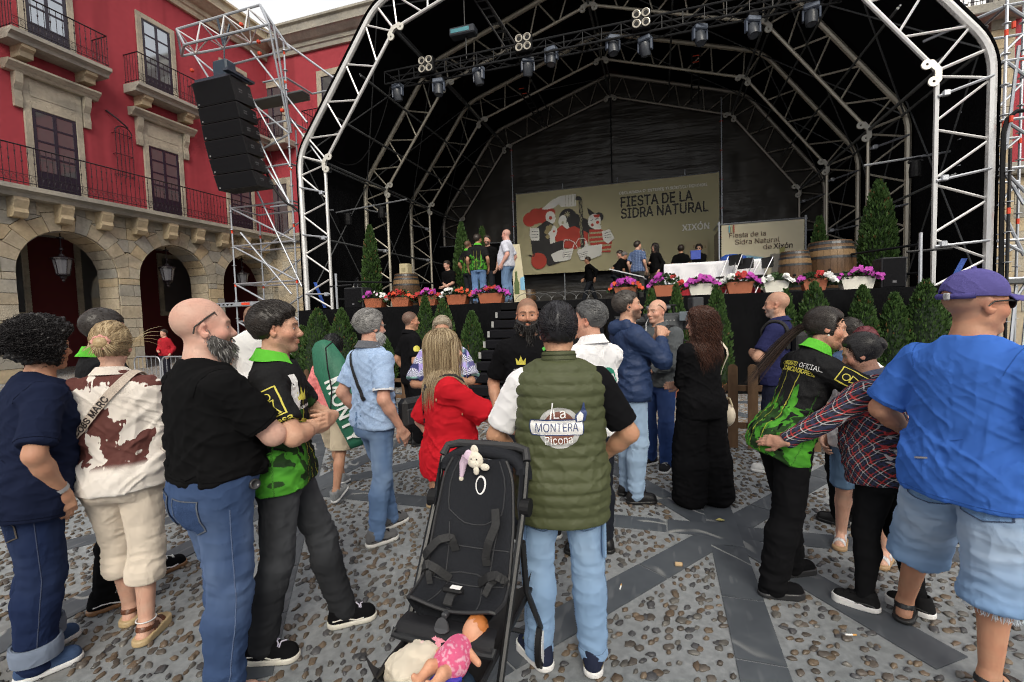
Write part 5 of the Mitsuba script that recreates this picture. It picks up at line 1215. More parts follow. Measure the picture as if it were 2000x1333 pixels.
   if s.lod < 2:
    W = lambda q: (L['FR'] @ np.asarray(q, float).T).T + L['FO']
    def proj_(y, x, lift=.003):
     p = np.array([W((x, y, .16))]); dn = L['FR'] @ np.array([0, 0, -1.])
     for _ in range(14): p = p + dn * max(float(up(p.astype(F4))[0]), 0) * .9
     return p[0] - dn * lift
    if laces is not None and kind == 'sneaker':
     mb = MB()
     for j in range(4):
      y = .035 + j * .02; w = .022 + .002 * j
      mb.path([proj_(y + (.006 if x * ((-1) ** j) > 0 else -.006), x) for x in np.linspace(-w, w, 5)], .0036, 5)
     for t_ in (-1, 1): mb.path([proj_(.03, .004 * t_, .004), proj_(.025, .018 * t_, .016), proj_(.045, .034 * t_, .008)], .003, 4)
     v, f = mb.mesh(); s.put('laces', v, f, 'cloth', laces, parent=k)
    if stripe is not None and kind == 'sneaker':
     mb = MB()
     for sd in (-1, 1):
      pp = []
      for y, zz in ((-.06, .05), (-.02, .058), (.02, .05), (.06, .034), (.10, .038)):
       p = np.array([W((sd * .09, y, zz))]); dn = L['FR'] @ np.array([-sd, 0, 0.])
       for _ in range(14): p = p + dn * max(float(up(p.astype(F4))[0]), 0) * .9
       pp.append(p[0])
      mb.path(pp, .0045, 5)
     v, f = mb.mesh(); s.put('side_stripe', v, f, 'leather', stripe, parent=k)
     # ------- hair
 def hair(s, kind='short', col=(.03, .022, .018), col2=None, thick=.014, front=.070, n=420, length=.05, down=None, part=0., name='hair', flow='back', bun=None, curl=0., pony=None, wid=.0017, con=.45, rough=1.):
  s.front = front; s.tight = bun is not None; col = np.asarray(col, float); c2 = np.asarray(col2 if col2 is not None else col * 1.5 + .01); R = s.R
  def cov(q): return q[:, 2] - s.hairline(q).astype(F4)
  def capd(p):
   q = s.l2h(p); d = ell_(q, (0, -.020, .036), (.077, .100, .090)); d = smin(d, ell_(q, (0, .02, -.01), (.062, .062, .085)), .03) - F4(thick)
   cv = cov(q)
   if down: cv = np.maximum(cv, np.where(q[:, 1] < .03, q[:, 2] - down, -1))
   edge = np.clip(cv / .03, 0, 1); d = d + F4(thick) * (1 - edge) * F4(.9)
   return np.maximum(d, -cv).astype(F4)
  lo, hi = s.HO - .17 * s.hs, s.HO + .19 * s.hs
  v, f = iso(capd, lo, hi, R['hair']); nn = vnorm(v, f)
  q = s.l2h(v.astype(F4)).astype(float)
  st = meshkit.fbm(np.c_[q[:, 0] * 75, q[:, 1] * 30, q[:, 2] * 24] + s.seed, 2) - .5
  if curl: st = meshkit.fbm(q * 55 + s.seed, 2) - .5
  v = v + nn * (st * (.010 * rough if not curl else thick * 1.4))[:, None]
  w = np.clip(.5 + 1.6 * (meshkit.fbm(np.c_[q[:, 0] * 90, q[:, 1] * 14, q[:, 2] * 14] + 3, 2) - .5), 0, 1)[:, None]
  k = s.put(name, v, f, 'hair', (col * (1 - w * con) + c2 * w * con) * .85)
  # strands that follow the head, then hang
  r = np.random.default_rng(100 + s.seed); n = int(n * R['strand'] * (1 if curl or length > .1 else .45))
  if n < 8: return k
  ids = r.integers(0, len(v), n * 2); p = v[ids]; nv = nn[ids]; qq = s.l2h(p.astype(F4)).astype(float)
  ok = (qq[:, 2] > (.0 if not down else down)) & (nv @ (s.HR @ np.array([0, .2, .5])) > -.35); p, nv, qq = p[ok][:n], nv[ok][:n], qq[ok][:n]; n = len(p)
  up = s.HR @ np.array([0, 0, 1.]); fw = s.HR @ np.array([0, 1., 0]); rt = s.HR @ np.array([1., 0, 0])
  steps = 7 if length < .09 else 13; ln = length * r.uniform(.55, 1.15, n); path = [p + nv * .001]
  gs = s.gr.get('shirt')
  def body(x):
   if length <= .12: return capd(x)
   d = np.minimum(capd(x) + .001, s.torso(x, .03, .5)); d = np.minimum(d, s.neckd(x) - F4(.012))
   if gs is not None: d = np.minimum(d, gs(x) - F4(.004))
   return np.minimum(d, ell_(s.l2h(x), (0, .075, -.04), (.066, .085, .125)))
  ph, om = r.uniform(0, 6.28, n), r.uniform(.7, 1.3, n); sgn = np.sign(qq[:, 0] - part)
  jit = r.normal(0, .16 if curl or length > .1 else .07, (n, 3))
  dirn = {'back': -fw * 1. - up * .1, 'fwd': fw * .8 - up * .45, 'up': fw * .45 + up * .75, 'down': -up * 1. - fw * .25}[flow]
  tgt = None if bun is None else s.h2l(np.asarray(bun, float))
  cur = path[0]; vel = np.tile(dirn, (n, 1)) + jit
  if flow == 'side': vel = rt * sgn[:, None]
  if flow in ('back', 'fwd', 'up') and part is not None: vel += rt * (sgn * (.25 if flow != 'up' else .1))[:, None]
  if flow == 'down': vel = vel + rt * (sgn * np.clip(.9 - np.abs(qq[:, 0]) * 9, 0, 1) * 1.5 * np.clip(qq[:, 1] * 12 + .3, 0, 1))[:, None] - fw * (np.clip(qq[:, 1] * 14 + .2, 0, 1.3) * 1.3)[:, None]
  for i in range(steps):
   if tgt is not None: vel = (tgt - cur) / (np.linalg.norm(tgt - cur, axis=1, keepdims=True) + .01) + jit * .35
   if length > .12 and tgt is None: vel = vel * .72 + np.array([0, 0, -1.]) * .5
   vel = vel / (np.linalg.norm(vel, axis=1, keepdims=True) + 1e-9)
   nx = cur + vel * (ln / steps)[:, None]
   if tgt is not None: nx = np.where(np.linalg.norm(tgt - cur, axis=1)[:, None] < .02, cur + jit * .002, nx)
   if curl:
    a = ph + i * 1.5 * om; nx = nx + (rt * np.cos(a)[:, None] + fw * np.sin(a)[:, None] + up * np.sin(a * .7)[:, None] * .5) * curl
   d = body(nx.astype(F4)); e = .004
   gr = np.stack([body((nx + np.eye(3)[k_] * e).astype(F4)) - d for k_ in range(3)], 1); gr /= np.linalg.norm(gr, axis=1, keepdims=True) + 1e-9
   lift = (.0015 + .004 * (ph / 6.28)) if curl or length > .2 else .0002 + .0018 * rough * (ph / 6.28); nx = nx + gr * np.where((flow != 'up') & (d < .03) & (d > lift) & ((length <= .12) | (i < 5)), np.maximum((lift - d) * .8, -.004), np.minimum(np.maximum(lift - d, 0), .012 if length <= .12 else .05))[:, None]
   if not curl: vel = nx - cur
   cur = nx; path.append(cur)
  Pp = np.stack(path, 1); s.strands(Pp, wid * (1 if s.lod == 0 else 1.6), col, c2, r, k, con=con)
  return k
 def strands(s, Pp, wid, col, c2, r, parent, name='strands', con=1.):
  n, m, _ = Pp.shape; tg = np.gradient(Pp, axis=1); tg /= np.linalg.norm(tg, axis=2, keepdims=True) + 1e-9
  a = np.cross(tg, r.normal(size=(n, 1, 3))); a /= np.linalg.norm(a, axis=2, keepdims=True) + 1e-9; b = np.cross(tg, a)
  rad = wid * np.interp(np.arange(m) / (m - 1), [0, .3, .75, 1], [.7, 1, .75, .08])[None, :, None, None] * r.uniform(.6, 1.3, (n, 1, 1, 1))
  t = np.arange(3) * 2.094; ring = Pp[:, :, None] + rad * (np.cos(t)[None, None, :, None] * a[:, :, None] + np.sin(t)[None, None, :, None] * b[:, :, None])
  V = ring.reshape(-1, 3); I, M, J = np.meshgrid(np.arange(n), np.arange(m - 1), np.arange(3), indexing='ij'); o = lambda i, mm, j: (i * m + mm) * 3 + j; J2 = (J + 1) % 3
  Fq = np.stack([o(I, M, J), o(I, M, J2), o(I, M + 1, J2), o(I, M + 1, J)], -1).reshape(-1, 4)
  w = r.random((n, 1)) ** 1.3 * con; c = (col * (1 - w) + c2 * w); C = np.repeat(c, m * 3, 0)
  kk = s.put(name, V, np.vstack([Fq[:, [0, 1, 2]], Fq[:, [0, 2, 3]]]), 'hair', C, parent=parent); lab(kk, kind='stuff'); return kk
 def beard(s, col, col2=None, long=.02, chin=.0, n=260, top=-.03, must=True):
  col = np.asarray(col, float); c2 = np.asarray(col2 if col2 is not None else col * 1.6)
  def bd(p):
   q = s.l2h(p); x = np.abs(q[:, 0]); y, z = q[:, 1], q[:, 2]
   g = np.clip((top - z + (y - .03) * .55 - .0) / .05, 0, 1.2) * F4(long) * np.clip((y + .012) / .03, 0, 1)
   c = chin * np.exp(-(x / .035) ** 2 - ((y - .065) / .04) ** 2)
   d = s.headd(p, False) / s.hs - g
   if chin: d = smin(d, cap_(q, (0, .060, -.095), (0, .066 + chin * .05, -.105 - chin), .034, .012 + chin * .10), .03)
   lim = np.maximum(np.maximum(z - top + .0 - np.clip(y - .02, 0, 1) * -.55 - np.clip(.03 - y, 0, .1) * 1.3, -y - .008), -z - .16 - chin)
   d = np.maximum(d, lim)
   mo = np.minimum(ell_(q, (0, .1, -.066), (.026, .03, .0105)), 1)   # lips stay clear
   d = smax(d, -mo, .004)
   if must: d = np.minimum(d, np.maximum(cap_(np.stack([x, y, z], 1), (0.004, .093, -.052), (.027, .080, -.066), .0075, .005), -mo))
   return d.astype(F4)
  v, f = iso(bd, s.HO - np.array([.12, .12, .20 + chin]), s.HO + .14, s.R['head'] * 1.2)
  if not len(v): return
  nn = vnorm(v, f); q = s.l2h(v.astype(F4)).astype(float); v = v + nn * ((meshkit.fbm(np.c_[q[:, 0] * 120, q[:, 1] * 120, q[:, 2] * 40], 2) - .5) * .007)[:, None]
  w = np.clip(meshkit.fbm(q * [60, 60, 25] + 4, 2) * 1.8 - .5, 0, 1)[:, None];
  gw = np.clip((-.075 - q[:, 2]) / .05, 0, 1)[:, None] if col2 is not None else .4
  k = s.put('beard', v, f, 'hair', col * (1 - w * gw) + c2 * w * gw)
  r = np.random.default_rng(7 + s.seed); n = int(n * s.R['strand'])
  if n > 8:
   ids = r.integers(0, len(v), n); p, nv = v[ids], nn[ids]; dn = s.HR @ np.array([0, .25, -1.]); vel = dn + nv * .5 + r.normal(0, .2, (n, 3)); ln = (.012 + chin * .35) * r.uniform(.6, 1.2, n)
   path = [p]
   for i in range(4): path.append(path[-1] + vel / np.linalg.norm(vel, axis=1, keepdims=True) * (ln / 4)[:, None]); vel = vel + dn * .3
   s.strands(np.stack(path, 1), .0016 if s.lod == 0 else .0024, col, c2, r, k)
   # ------- accessories
 def onto(s, P, fn, dirv, lift=.002, it=26):
  P = np.array(P, float)
  for _ in range(it): P = P + np.asarray(dirv, float) * np.clip(fn(P.astype(F4)), -.01, .2)[:, None] * .85
  return P - np.asarray(dirv, float) * lift
 def rest(s, P, g, lift):
  """lift points clear of the folded cloth"""
  if g not in s.gm: return P
  v, n, t = s.gm[g]; dd, ii = t.query(P, 5); w = 1 / (dd + .002); w /= w.sum(1, keepdims=True)
  nn = (n[ii] * w[..., None]).sum(1); nn /= np.linalg.norm(nn, axis=1, keepdims=True); d = (((P[:, None] - v[ii]) * n[ii]).sum(2) * w).sum(1); return P + nn * (np.asarray(lift) - d)[:, None]
 def decal(s, mesh, m, name, gname='shirt', front=False, o=(0, 1.3), flip=None, lift=.003, label=None, sx=1., side=None, edge=.02, rot=0.):
  """print laid onto the garment: mesh x, y -> across, up (torso metres)"""
  v, f = np.array(mesh[0], float), np.array(mesh[1]); v, f = trimesh.remesh.subdivide_to_size(v, f, edge, max_iter=8)
  if rot: v = rotz(v, rot)
  x = v[:, 0] * sx + o[0]; z = v[:, 1] + o[1]
  if side is None:
   sg = 1 if front else -1; P = np.stack([-x if front else x, np.full(len(x), .45 * sg), z], 1); dv = s.TR @ np.array([0, -sg, 0.])
  else:
   P = np.stack([np.full(len(x), .55 * side), -x * side * -1 if side > 0 else -x, z], 1); dv = s.TR @ np.array([-side, 0, 0.])
   P[:, 1] = x * side
  P = np.array([s.t2l(p) for p in P]); P = s.rest(s.onto(P, s.gr[gname], dv, 0.), gname, lift)
  return s.put(name, P, f, m, None, smooth=False, label=label)
 def strap(s, pts, w, col, name='strap', gname='shirt', m='leather', lift=.006, t=.004):
  """a flat band over the garment through torso points"""
  pts = np.array(pts, float); tt = np.linspace(0, len(pts) - 1, 26); P = np.stack([np.interp(tt, range(len(pts)), pts[:, k]) for k in range(3)], 1)
  P = np.stack([gaussian_filter1d(P[:, k], 1.2, mode='nearest') for k in range(3)], 1); P = np.array([s.t2l(p) for p in P]); fn = s.gr[gname]
  e = .006
  for _ in range(10):
   d = fn(P.astype(F4)); g = np.stack([fn((P + np.eye(3)[k] * e).astype(F4)) - d for k in range(3)], 1); g /= np.linalg.norm(g, axis=1, keepdims=True) + 1e-9; P = P - g * (np.clip(d, -.05, .05) - lift)[:, None] * .8
  P = s.rest(P, gname, lift)
  tg = np.gradient(P, axis=0); tg /= np.linalg.norm(tg, axis=1, keepdims=True); sd = np.cross(tg, g); sd /= np.linalg.norm(sd, axis=1, keepdims=True)
  G = np.stack([P - sd * w / 2, P + sd * w / 2, P + sd * w / 2 + g * t, P - sd * w / 2 + g * t], 1); m4 = len(P)
  V = G.reshape(-1, 3); i, j = np.meshgrid(np.arange(m4 - 1), np.arange(4), indexing='ij'); j2 = (j + 1) % 4
  Fq = np.stack([i * 4 + j, i * 4 + j2, (i + 1) * 4 + j2, (i + 1) * 4 + j], -1).reshape(-1, 4)
  return s.world(V), np.vstack([Fq[:, [0, 1, 2]], Fq[:, [0, 2, 3]]]), s.world(P), g @ s.Rw.T
 def glasses(s, up=0., col=(.01, .01, .01), lens=(.01, .01, .012), back=0., name='sunglasses', w=.0):
  mb = MB(); L = MB(); rot = rx(up); o = np.array([0, back, .0])
  for sg in (-1, 1):
   t = np.linspace(0, 2 * np.pi, 17)[:-1]; ring = np.c_[sg * .034 + .027 * np.cos(t), np.full(16, .100) - .010 * np.abs(.034 * sg + .027 * np.cos(t)) / .06, .003 + .020 * np.sin(t)]
   mb.path(ring @ rot.T + o, .0028, 5, closed=True); L.put(np.vstack([ring, ring.mean(0)[None]]) @ rot.T + o, [[i, (i + 1) % 16, 16] for i in range(16)])
   arm_ = np.array([(sg * .062, .094, .010), (sg * .080, .055, .012), (sg * .083, .0, .010), (sg * .080, -.02, -.008)]); mb.path(arm_ @ rot.T + o, .0034, 5)
  mb.path(np.array([(-.009, .103, .006), (0, .105, .009), (.009, .103, .006)]) @ rot.T + o, .0026, 5)
  v, f = mb.mesh(); k = s.put(name, s.h2l(v), f, 'leather', col, smooth=40)if False else s.put(name, s.h2l(v), f, 'leather', col)
  v, f = L.mesh(); s.put('lens', s.h2l(v), f, 'gloss', lens, parent=k); return k
 def collar(s, col, name='collar', hgt=.045, fall=.05, gname='shirt', m='cloth', open_=.5):
  """a polo collar: a stand round the neck and a fall over the shoulders"""
  a = np.linspace(-np.pi + open_ * .5, np.pi - open_ * .5, 33); rows = []
  fn = s.gr.get(gname)
  for (r, z, lift) in ((.064, .0, 0), (.066, hgt, 0), (.074, hgt + .006, 0), (.092, hgt * .35, 0), (.108, -fall * .25, .004)):
   k = (1 + .12 * s.fat) * (.9 if s.female else 1.)
   P = np.stack([np.sin(a) * -r * k, -np.cos(a) * r * k * 1.02 - .012, 1.487 + z - .055 * np.clip(np.abs(a) / np.pi, 0, 1) ** 2.2 + (.008 if z < 0 else 0)], 1); rows.append(np.array([s.t2l(p) for p in P]))
  G = np.array(rows); v, f = grid(G); vv = v.copy(); n = vnorm(v, f); v2 = v - n * .003
  for q in (v, v2):
   d = fn(q.astype(F4)); q += (s.TR @ np.array([0, 0, 1.]))[None] * np.clip(.004 - d, 0, .04)[:, None]
  return s.put(name, np.vstack([v, v2]), np.vstack([np.vstack([f[:, [0, 1, 2]], f[:, [0, 2, 3]]]), np.vstack([f[:, [0, 2, 1]], f[:, [0, 3, 2]]]) + len(v)]), m, col)
 def seam(s, pts, dirs, col, g='shirt', r=.0019, lift=.0004, name='seam'):
  P = s.rest(s.onto(pts, s.gr[g], dirs, 0., 30), g, lift); v, f = pathm(P, r, 5); return s.put(name, v, f, 'cloth', col)
 def shirt_seams(s, col, hem, end, g='shirt'):
  t = np.linspace(0, 2 * np.pi, 60)
  for dz in (.022,): d = np.stack([np.sin(t), np.cos(t), t * 0], 1); s.seam(np.array([s.t2l(q) for q in d * .42 + [0, 0, hem + dz]]), -d @ s.TR.T, col, g)
  for A in s.arm:
   ax = A['e'] - A['s']; L = np.linalg.norm(ax); u, x, ax = frame(ax)
   for k in (end * L - .022,):
    if k < L: d = np.cos(t)[:, None] * u + np.sin(t)[:, None] * x; s.seam(A['s'] + ax * k + d * .105, -d, col, g)
   q = np.linspace(-1.9, 1.9, 24); c = A['s'] + s.TR @ np.array([-A['sg'] * .03, 0, 0]); d = (s.TR @ np.stack([A['sg'] * .30 * np.cos(q), np.sin(q), np.cos(q)])).T; d /= np.linalg.norm(d, axis=1, keepdims=True); s.seam(c + d * .16, -d, col, g)
 def jean_seams(s, col, g='trousers', end=.96):
  for L in s.leg:
   t = np.linspace(.10, end * 2 if end < .6 else 1.93, 40); P = np.array([L['h'] + (L['k'] - L['h']) * q if q < 1 else L['k'] + (L['a'] - L['k']) * (q - 1) for q in t])
   for sd in (L['FR'] @ [L['sg'], -.12, 0],): s.seam(P + sd * .19, -np.tile(sd, (len(P), 1)), col, g, .0024)
   if end > .6:
    c = L['k'] + (L['a'] - L['k']) * .93; a = np.linspace(0, 6.283, 30); d = np.stack([np.cos(a), np.sin(a), a * 0], 1); s.seam(c + d * .17, -d, col, g)
 def band(s, i, t, w, col, name='cuff', g=.03, m='cloth', fore=False, r=None):
  """a ring round an arm at fraction t"""
  A = s.arm[i]; a, b = (A['e'], A['w']) if fore else (A['s'], A['e']); c = a + (b - a) * t; u, x, d = frame(b - a)
  rad = r if r else .05 + g; T_ = np.linspace(0, 2 * np.pi, 25)[:-1]
  rows = [c + d * k + rad * q * (np.cos(T_)[:, None] * u + np.sin(T_)[:, None] * x) for k, q in ((-w / 2, .99), (-w / 2, 1.03), (w / 2, 1.03), (w / 2, .99))]
  G = np.array(rows + [rows[0]]); G = np.concatenate([G, G[:, :1]], 1); v, f = grid(G); return s.put(name, v, np.vstack([f[:, [0, 2, 1]], f[:, [0, 3, 2]]]), m, col)
  # ================================================================== prints and weaves worn by the crowd (u: across, +5 on the back; v: height on the body)
def jersey(p, n, uv):
 u, v = uv.x, uv.y; ub = dr.select(u > 2.5, u - 5., u)
 col = dr.floor(ub * 26.); hgt = cell_rand(col, 3.) * .20 + .10 * noise(ub * 60., v * 9.)
 spike = smoothstep(.0, .012, 1.02 + hgt - v - .5 * dr.abs(ub * 26. - col - .5) * .12)
 blob = smoothstep(.50, .53, fbm(ub * 22. + 3., v * 20., 2., 3) + .16 * smoothstep(1.08, .86, v))
 dark = smoothstep(.52, .55, fbm(ub * 30., v * 24. + 7., 5., 3))
 g = dr.minimum(1., dr.maximum(spike * (1 - .85 * dark), blob * smoothstep(1.16, 1.10, v) * (1 - dark))) * dr.select(uv.x > 2.5, 1., .16 + .84 * smoothstep(.06, .14, ub))
 green = mix((.022, .12, .012), (.085, .36, .03), fbm(ub * 30., v * 30., 1., 2))
 line = smoothstep(.0035, .0015, dr.abs(ub - .055 - .03 * noise(v * 6., 2.))) + smoothstep(.0035, .0015, dr.abs(ub + .03 - .02 * noise(v * 5., 5.))) + smoothstep(.003, .001, dr.abs(ub + .10 - .04 * noise(v * 4., 9.)))
 c = mix((.006, .006, .007), green, g)
 return mix(c, (.42, .40, .05), dr.minimum(line, 1.) * smoothstep(1.36, 1.30, v) * .8)
pmat('jersey', jersey, .8, .25, bump=cloth_b, scale=1., eps=.0006)
def plaid_fn(base, a, b, s, ang=0.):
 def f(p, n, uv):
  x, y = (uv.x + uv.y) * s, (uv.y - uv.x) * s
  if ang == 0.: x, y = uv.x * s, uv.y * s
  def ln(t, o, w): t = t + o; t = dr.abs(t - dr.floor(t) - .5); return smoothstep(w, w * .6, t)
  c = mix(base, a, dr.maximum(ln(x, 0., .07), ln(y, 0., .07)) * .85); c = mix(c, b, dr.maximum(ln(x, .3, .045), ln(y, .3, .045)) * .8)
  return mix(c, (.03, .04, .09), dr.maximum(ln(x, .62, .1), ln(y, .62, .1)) * .6) * (.85 + .3 * noise(p.x * 300, p.y * 300, p.z * 300))
 return f
pmat('plaid_red', plaid_fn((.018, .017, .022), (.36, .035, .035), (.40, .39, .40), 13., 1.), .85, .2, bump=cloth_b, scale=1., eps=.0006)
pmat('plaid_blue', plaid_fn((.035, .075, .20), (.22, .28, .42), (.40, .45, .55), 22.), .85, .2, bump=cloth_b, scale=1., eps=.0006)
def cowprint(p, n, uv):
 w = noise(uv.x * 4. + 1., uv.y * 4., 3.); a = fbm(uv.x * 7.5 + w, uv.y * 8. + w, 8., 4)
 a = a + .05 * noise(uv.x * 150., uv.y * 14., 1.)
 return mix(mix((.62, .56, .50), (.68, .64, .60), fbm(uv.x * 6, uv.y * 6, 2., 3)), (.10, .035, .03), smoothstep(.585, .60, a) * smoothstep(.98, 1.02, uv.y))
pmat('cowprint', cowprint, .8, .25)
def fanprint(p, n, uv):
 x, y = uv.x * 9., uv.y * 9.; ix, iy = dr.floor(x), dr.floor(y); dx, dy = x - ix - .5, y - iy - .15
 r = dr.sqrt(dx * dx + dy * dy); a = dr.atan2(dy, dx); spoke = smoothstep(-.1, .1, dr.sin(a * 18.)); h = cell_rand(ix, iy)
 c = mix((.03, .035, .12), (.62, .62, .70), spoke * smoothstep(.55, .5, r)); c = mix(c, (.32, .26, .55), smoothstep(.48, .5, r) * smoothstep(.4, .6, h)); return mix(c, (.30, .55, .50), smoothstep(.62, .66, r) * smoothstep(.5, .7, fbm(x, y, 1., 2)))
pmat('fanprint', fanprint, .8, .25)
pmat('heather', lambda p, n, uv: mix((.17, .27, .46), (.40, .50, .66), .6 * noise(p.x * 420, p.y * 420, p.z * 420) + .4 * fbm(p.x * 90, p.y * 90, p.z * 160, 2)), .9, .2, sheen=.2)
PRINT_W, PRINT_Y, PRINT_N, PRINT_G, PRINT_B = mat((.68, .67, .66), .6), mat((.50, .44, .06), .6), mat((.03, .05, .14), .6), mat((.06, .32, .04), .6), mat((.13, .045, .028), .6)
BLACKC, NAVY = (.0055, .0055, .006), (.010, .014, .034)
def jersey_marks(s, front=True, sleeve=None, txt=False):
 """club badges of the pourers' shirt"""
 if front:
  s.decal(prism(Polygon([(0, 0), (.02, .045), (.045, .05), (.03, .02), (.05, -.02), (.02, -.05), (0, -.03)]), .001, (0, 0, 0), (1, 0, 0), (0, 1, 0)), PRINT_G, 'badge', front=True, o=(.085, 1.29))
  s.decal(prism(Polygon([(-.03, -.02), (-.035, .03), (-.015, .005), (0, .045), (.015, .005), (.035, .03), (.03, -.02)]), .001, (0, 0, 0), (1, 0, 0), (0, 1, 0)), PRINT_Y, 'crest', front=True, o=(-.085, 1.30))
  m = meshkit.text_mesh('GIJON RURAL', .016, .001, True); s.decal((np.array(m.vertices) - [.05, 0, 0], m.faces), PRINT_W, 'lettering', front=True, o=(-.085, 1.235))
 for sd in (sleeve or ()):
  A = s.arm[0 if sd < 0 else 1]; z = 1.27
  fr = Polygon([(-.045, -.07), (.045, -.07), (.045, .07), (-.045, .07)]).difference(Polygon([(-.039, -.064), (.039, -.064), (.039, .064), (-.039, .064)])); fig = Point(-.005, .03).buffer(.02).union(Polygon([(-.025, .01), (.02, .01), (.01, -.025), (.03, -.06), (-.03, -.06), (-.015, -.02)])); fig = fig.difference(fig.buffer(-.005))
  ax = (A['e'] - A['s']); ax /= np.linalg.norm(ax); c = A['s'] + (A['e'] - A['s']) * .42; out = s.TR @ np.array([sd * 1., -.15, 0]); out -= ax * (out @ ax); out /= np.linalg.norm(out); u = np.cross(ax, out) * 1.0
  mb = MB().put(*prism(fr.union(fig), .001, (0, 0, 0), (1, 0, 0), (0, 1, 0)))
  m = meshkit.text_mesh('aesa', .028, .001, True); mb.put(np.array(m.vertices) + [-.03, -.105, 0], m.faces)
  v, f = mb.mesh(); v, f = trimesh.remesh.subdivide_to_size(v, f, .02, max_iter=6)
  if np.dot(np.cross(u, -ax), out) < 0: u = -u
  P = c + v[:, :1] * u - v[:, 1:2] * ax + out * .2; P = s.rest(s.onto(P, s.gr['shirt'], -out, 0.), 'shirt', .002); s.put('sleeve_print', P, f, PRINT_Y, smooth=False)
def pocket(s, x, z, w=.14, h=.16, col=(.02, .04, .10), g='trousers', st=(.25, .16, .06)):
 P = [(-w / 2, 0), (w / 2, 0), (w / 2, -h * .8), (0, -h), (-w / 2, -h * .8)]; pl_ = Polygon(P); ring = pl_.difference(pl_.buffer(-.005))
 v, f = prism(pl_, .002, (0, 0, 0), (1, 0, 0), (0, 1, 0)); v, f = trimesh.remesh.subdivide_to_size(v, f, .02, max_iter=6)
 def lay(v, lift):
  Q = np.stack([x + v[:, 0], np.full(len(v), -.4), z + v[:, 1]], 1); return s.rest(s.onto(Q, s.gr[g], np.array([0, 1., 0]), 0.), g, lift)
 s.put('back_pocket', lay(v, .004), f, 'cloth', col); v, f = prism(ring, .002, (0, 0, 0), (1, 0, 0), (0, 1, 0)); v, f = trimesh.remesh.subdivide_to_size(v, f, .02, max_iter=6); s.put('pocket_stitching', lay(v, .0062), f, 'cloth', st)
 # ---- P1 curly-haired figure at the left edge
s = Person('curly black-haired person in a navy t-shirt and rolled dark jeans, hand in pocket', 84, 1296, face=12, h=1.66, female=True, fat=.5, wide=1.10, bust=.4, skin='tan', armR='pocket', armL='down', hyaw=16, hpitch=-8, lean=10, feet=((-.1, .02, 12), (.1, -.04, 0)), seed=1)
s.make_body(hairc=(.012, .010, .010)); s.shirt(NAVY, hem=.80, sleeve=.86, g=(.014, .034), grow=.02, amp=.007)
s.trousers((.012, .020, .055), g=(.006, .022, .030), fade=.35, fadec=(.05, .07, .13)); s.shoes((.045, .075, .15), sole=(.6, .6, .6), laces=(.03, .05, .1))
for L in s.leg:
 v, f = lathe([(.098, 0), (.102, .05), (.098, .085), (.08, .08), (.08, 0), (.098, 0)], 24); c = L['a'] + (L['k'] - L['a']) * .08; s.put('rolled_cuff', v + c - [0, 0, .02], np.vstack([f[:, [0, 1, 2]], f[:, [0, 2, 3]]]), 'cloth', (.15, .18, .24))
s.hair(col=(.009, .008, .009), col2=(.03, .026, .026), thick=.040, length=.10, curl=.009, n=2200, flow='back', wid=.0017, down=-.10)
A = s.arm[1]; s.band(1, .90, .022, (.30, .30, .31), 'wristwatch', m='leather', fore=True, r=.034)
s.put('earring', s.h2l(pathm([(.083, -.005 + .012 * math.cos(t), -.055 + .014 * math.sin(t)) for t in np.linspace(0, 6.28, 14)], .0016, 5)[0]), pathm([(0, math.cos(t), math.sin(t)) for t in np.linspace(0, 6.28, 14)], .0016, 5)[1], 'gloss', (.6, .45, .2))
P1 = s; s.jean_seams((.05, .06, .10)); s.shirt_seams((.005, .007, .018), .80, .86); pocket(s, .09, .86, col=(.012, .020, .05), st=(.08, .07, .06))
# ---- P2 young man in the club shirt behind them
s = Person('young man with cropped dark hair in a club shirt behind the blonde woman', 238, 1165, face=16, h=1.73, skin='light', armR='down', armL='down', hpitch=8, twist=-8, feet=((-.09, .22, 0), (.09, -.10, 0)), seed=2)
s.make_body(scalp=.55, hairc=(.03, .024, .02), stub=.3); s.shirt(None, 'jersey', hem=.84, uv=True); s.collar((.09, .40, .04)); jersey_marks(s, True, (1,))
s.trousers((.006, .006, .007), g=(.004, .008, .012), fade=.4, fadec=(.05, .05, .055)); s.shoes((.006, .006, .007), sole=(.20, .10, .045), laces=(.7, .7, .68), stripe=(.7, .7, .7)); s.hair(col=(.025, .02, .018), thick=.006, length=.016, n=500, flow='fwd', front=.06)
# ---- P3 blonde woman, back to us
s = Person('blonde woman with tied hair in a cream and brown blouse and cropped cream trousers', 262, 1243, face=64, h=1.645, female=True, fat=.0, wide=.96, skin='light', hyaw=12, hpitch=6, armR=dict(w=(.10, .28, 1.06), hint=(.4, -.8, -.4)), armL=dict(w=(-.08, .26, 1.05), hint=(-.8, -.8, -.3)), feet=((-.09, .16, 0), (.09, -.05, 0)), butt=.4, seed=3)
s.make_body(hairc=(.12, .08, .04), bare_feet=True); s.shirt(None, 'cowprint', hem=.86, sleeve=1.6, g=(.026, .03), grow=.026, uv=True, amp=.009, hang=.7, flare=.02); s.collar((.62, .56, .50), hgt=.03)
s.trousers((.62, .54, .45), g=(.014, .022, .032), end=1.42, amp=.008); s.shoes((.11, .04, .02), sole=(.42, .31, .17), kind='sandal', h=.045)
s.hair(col=(.14, .085, .04), col2=(.50, .38, .22), thick=.014, length=.15, n=1500, down=-.085, bun=(-.012, -.130, .012), front=.075, con=1.)
v, f = blob((0, 0, 0), 1, 3, 5, .3); s.put('hair_bun', s.h2l(v * [.032, .024, .030] + [-.012, -.140, .01]), f, 'hair', (.36, .26, .14))
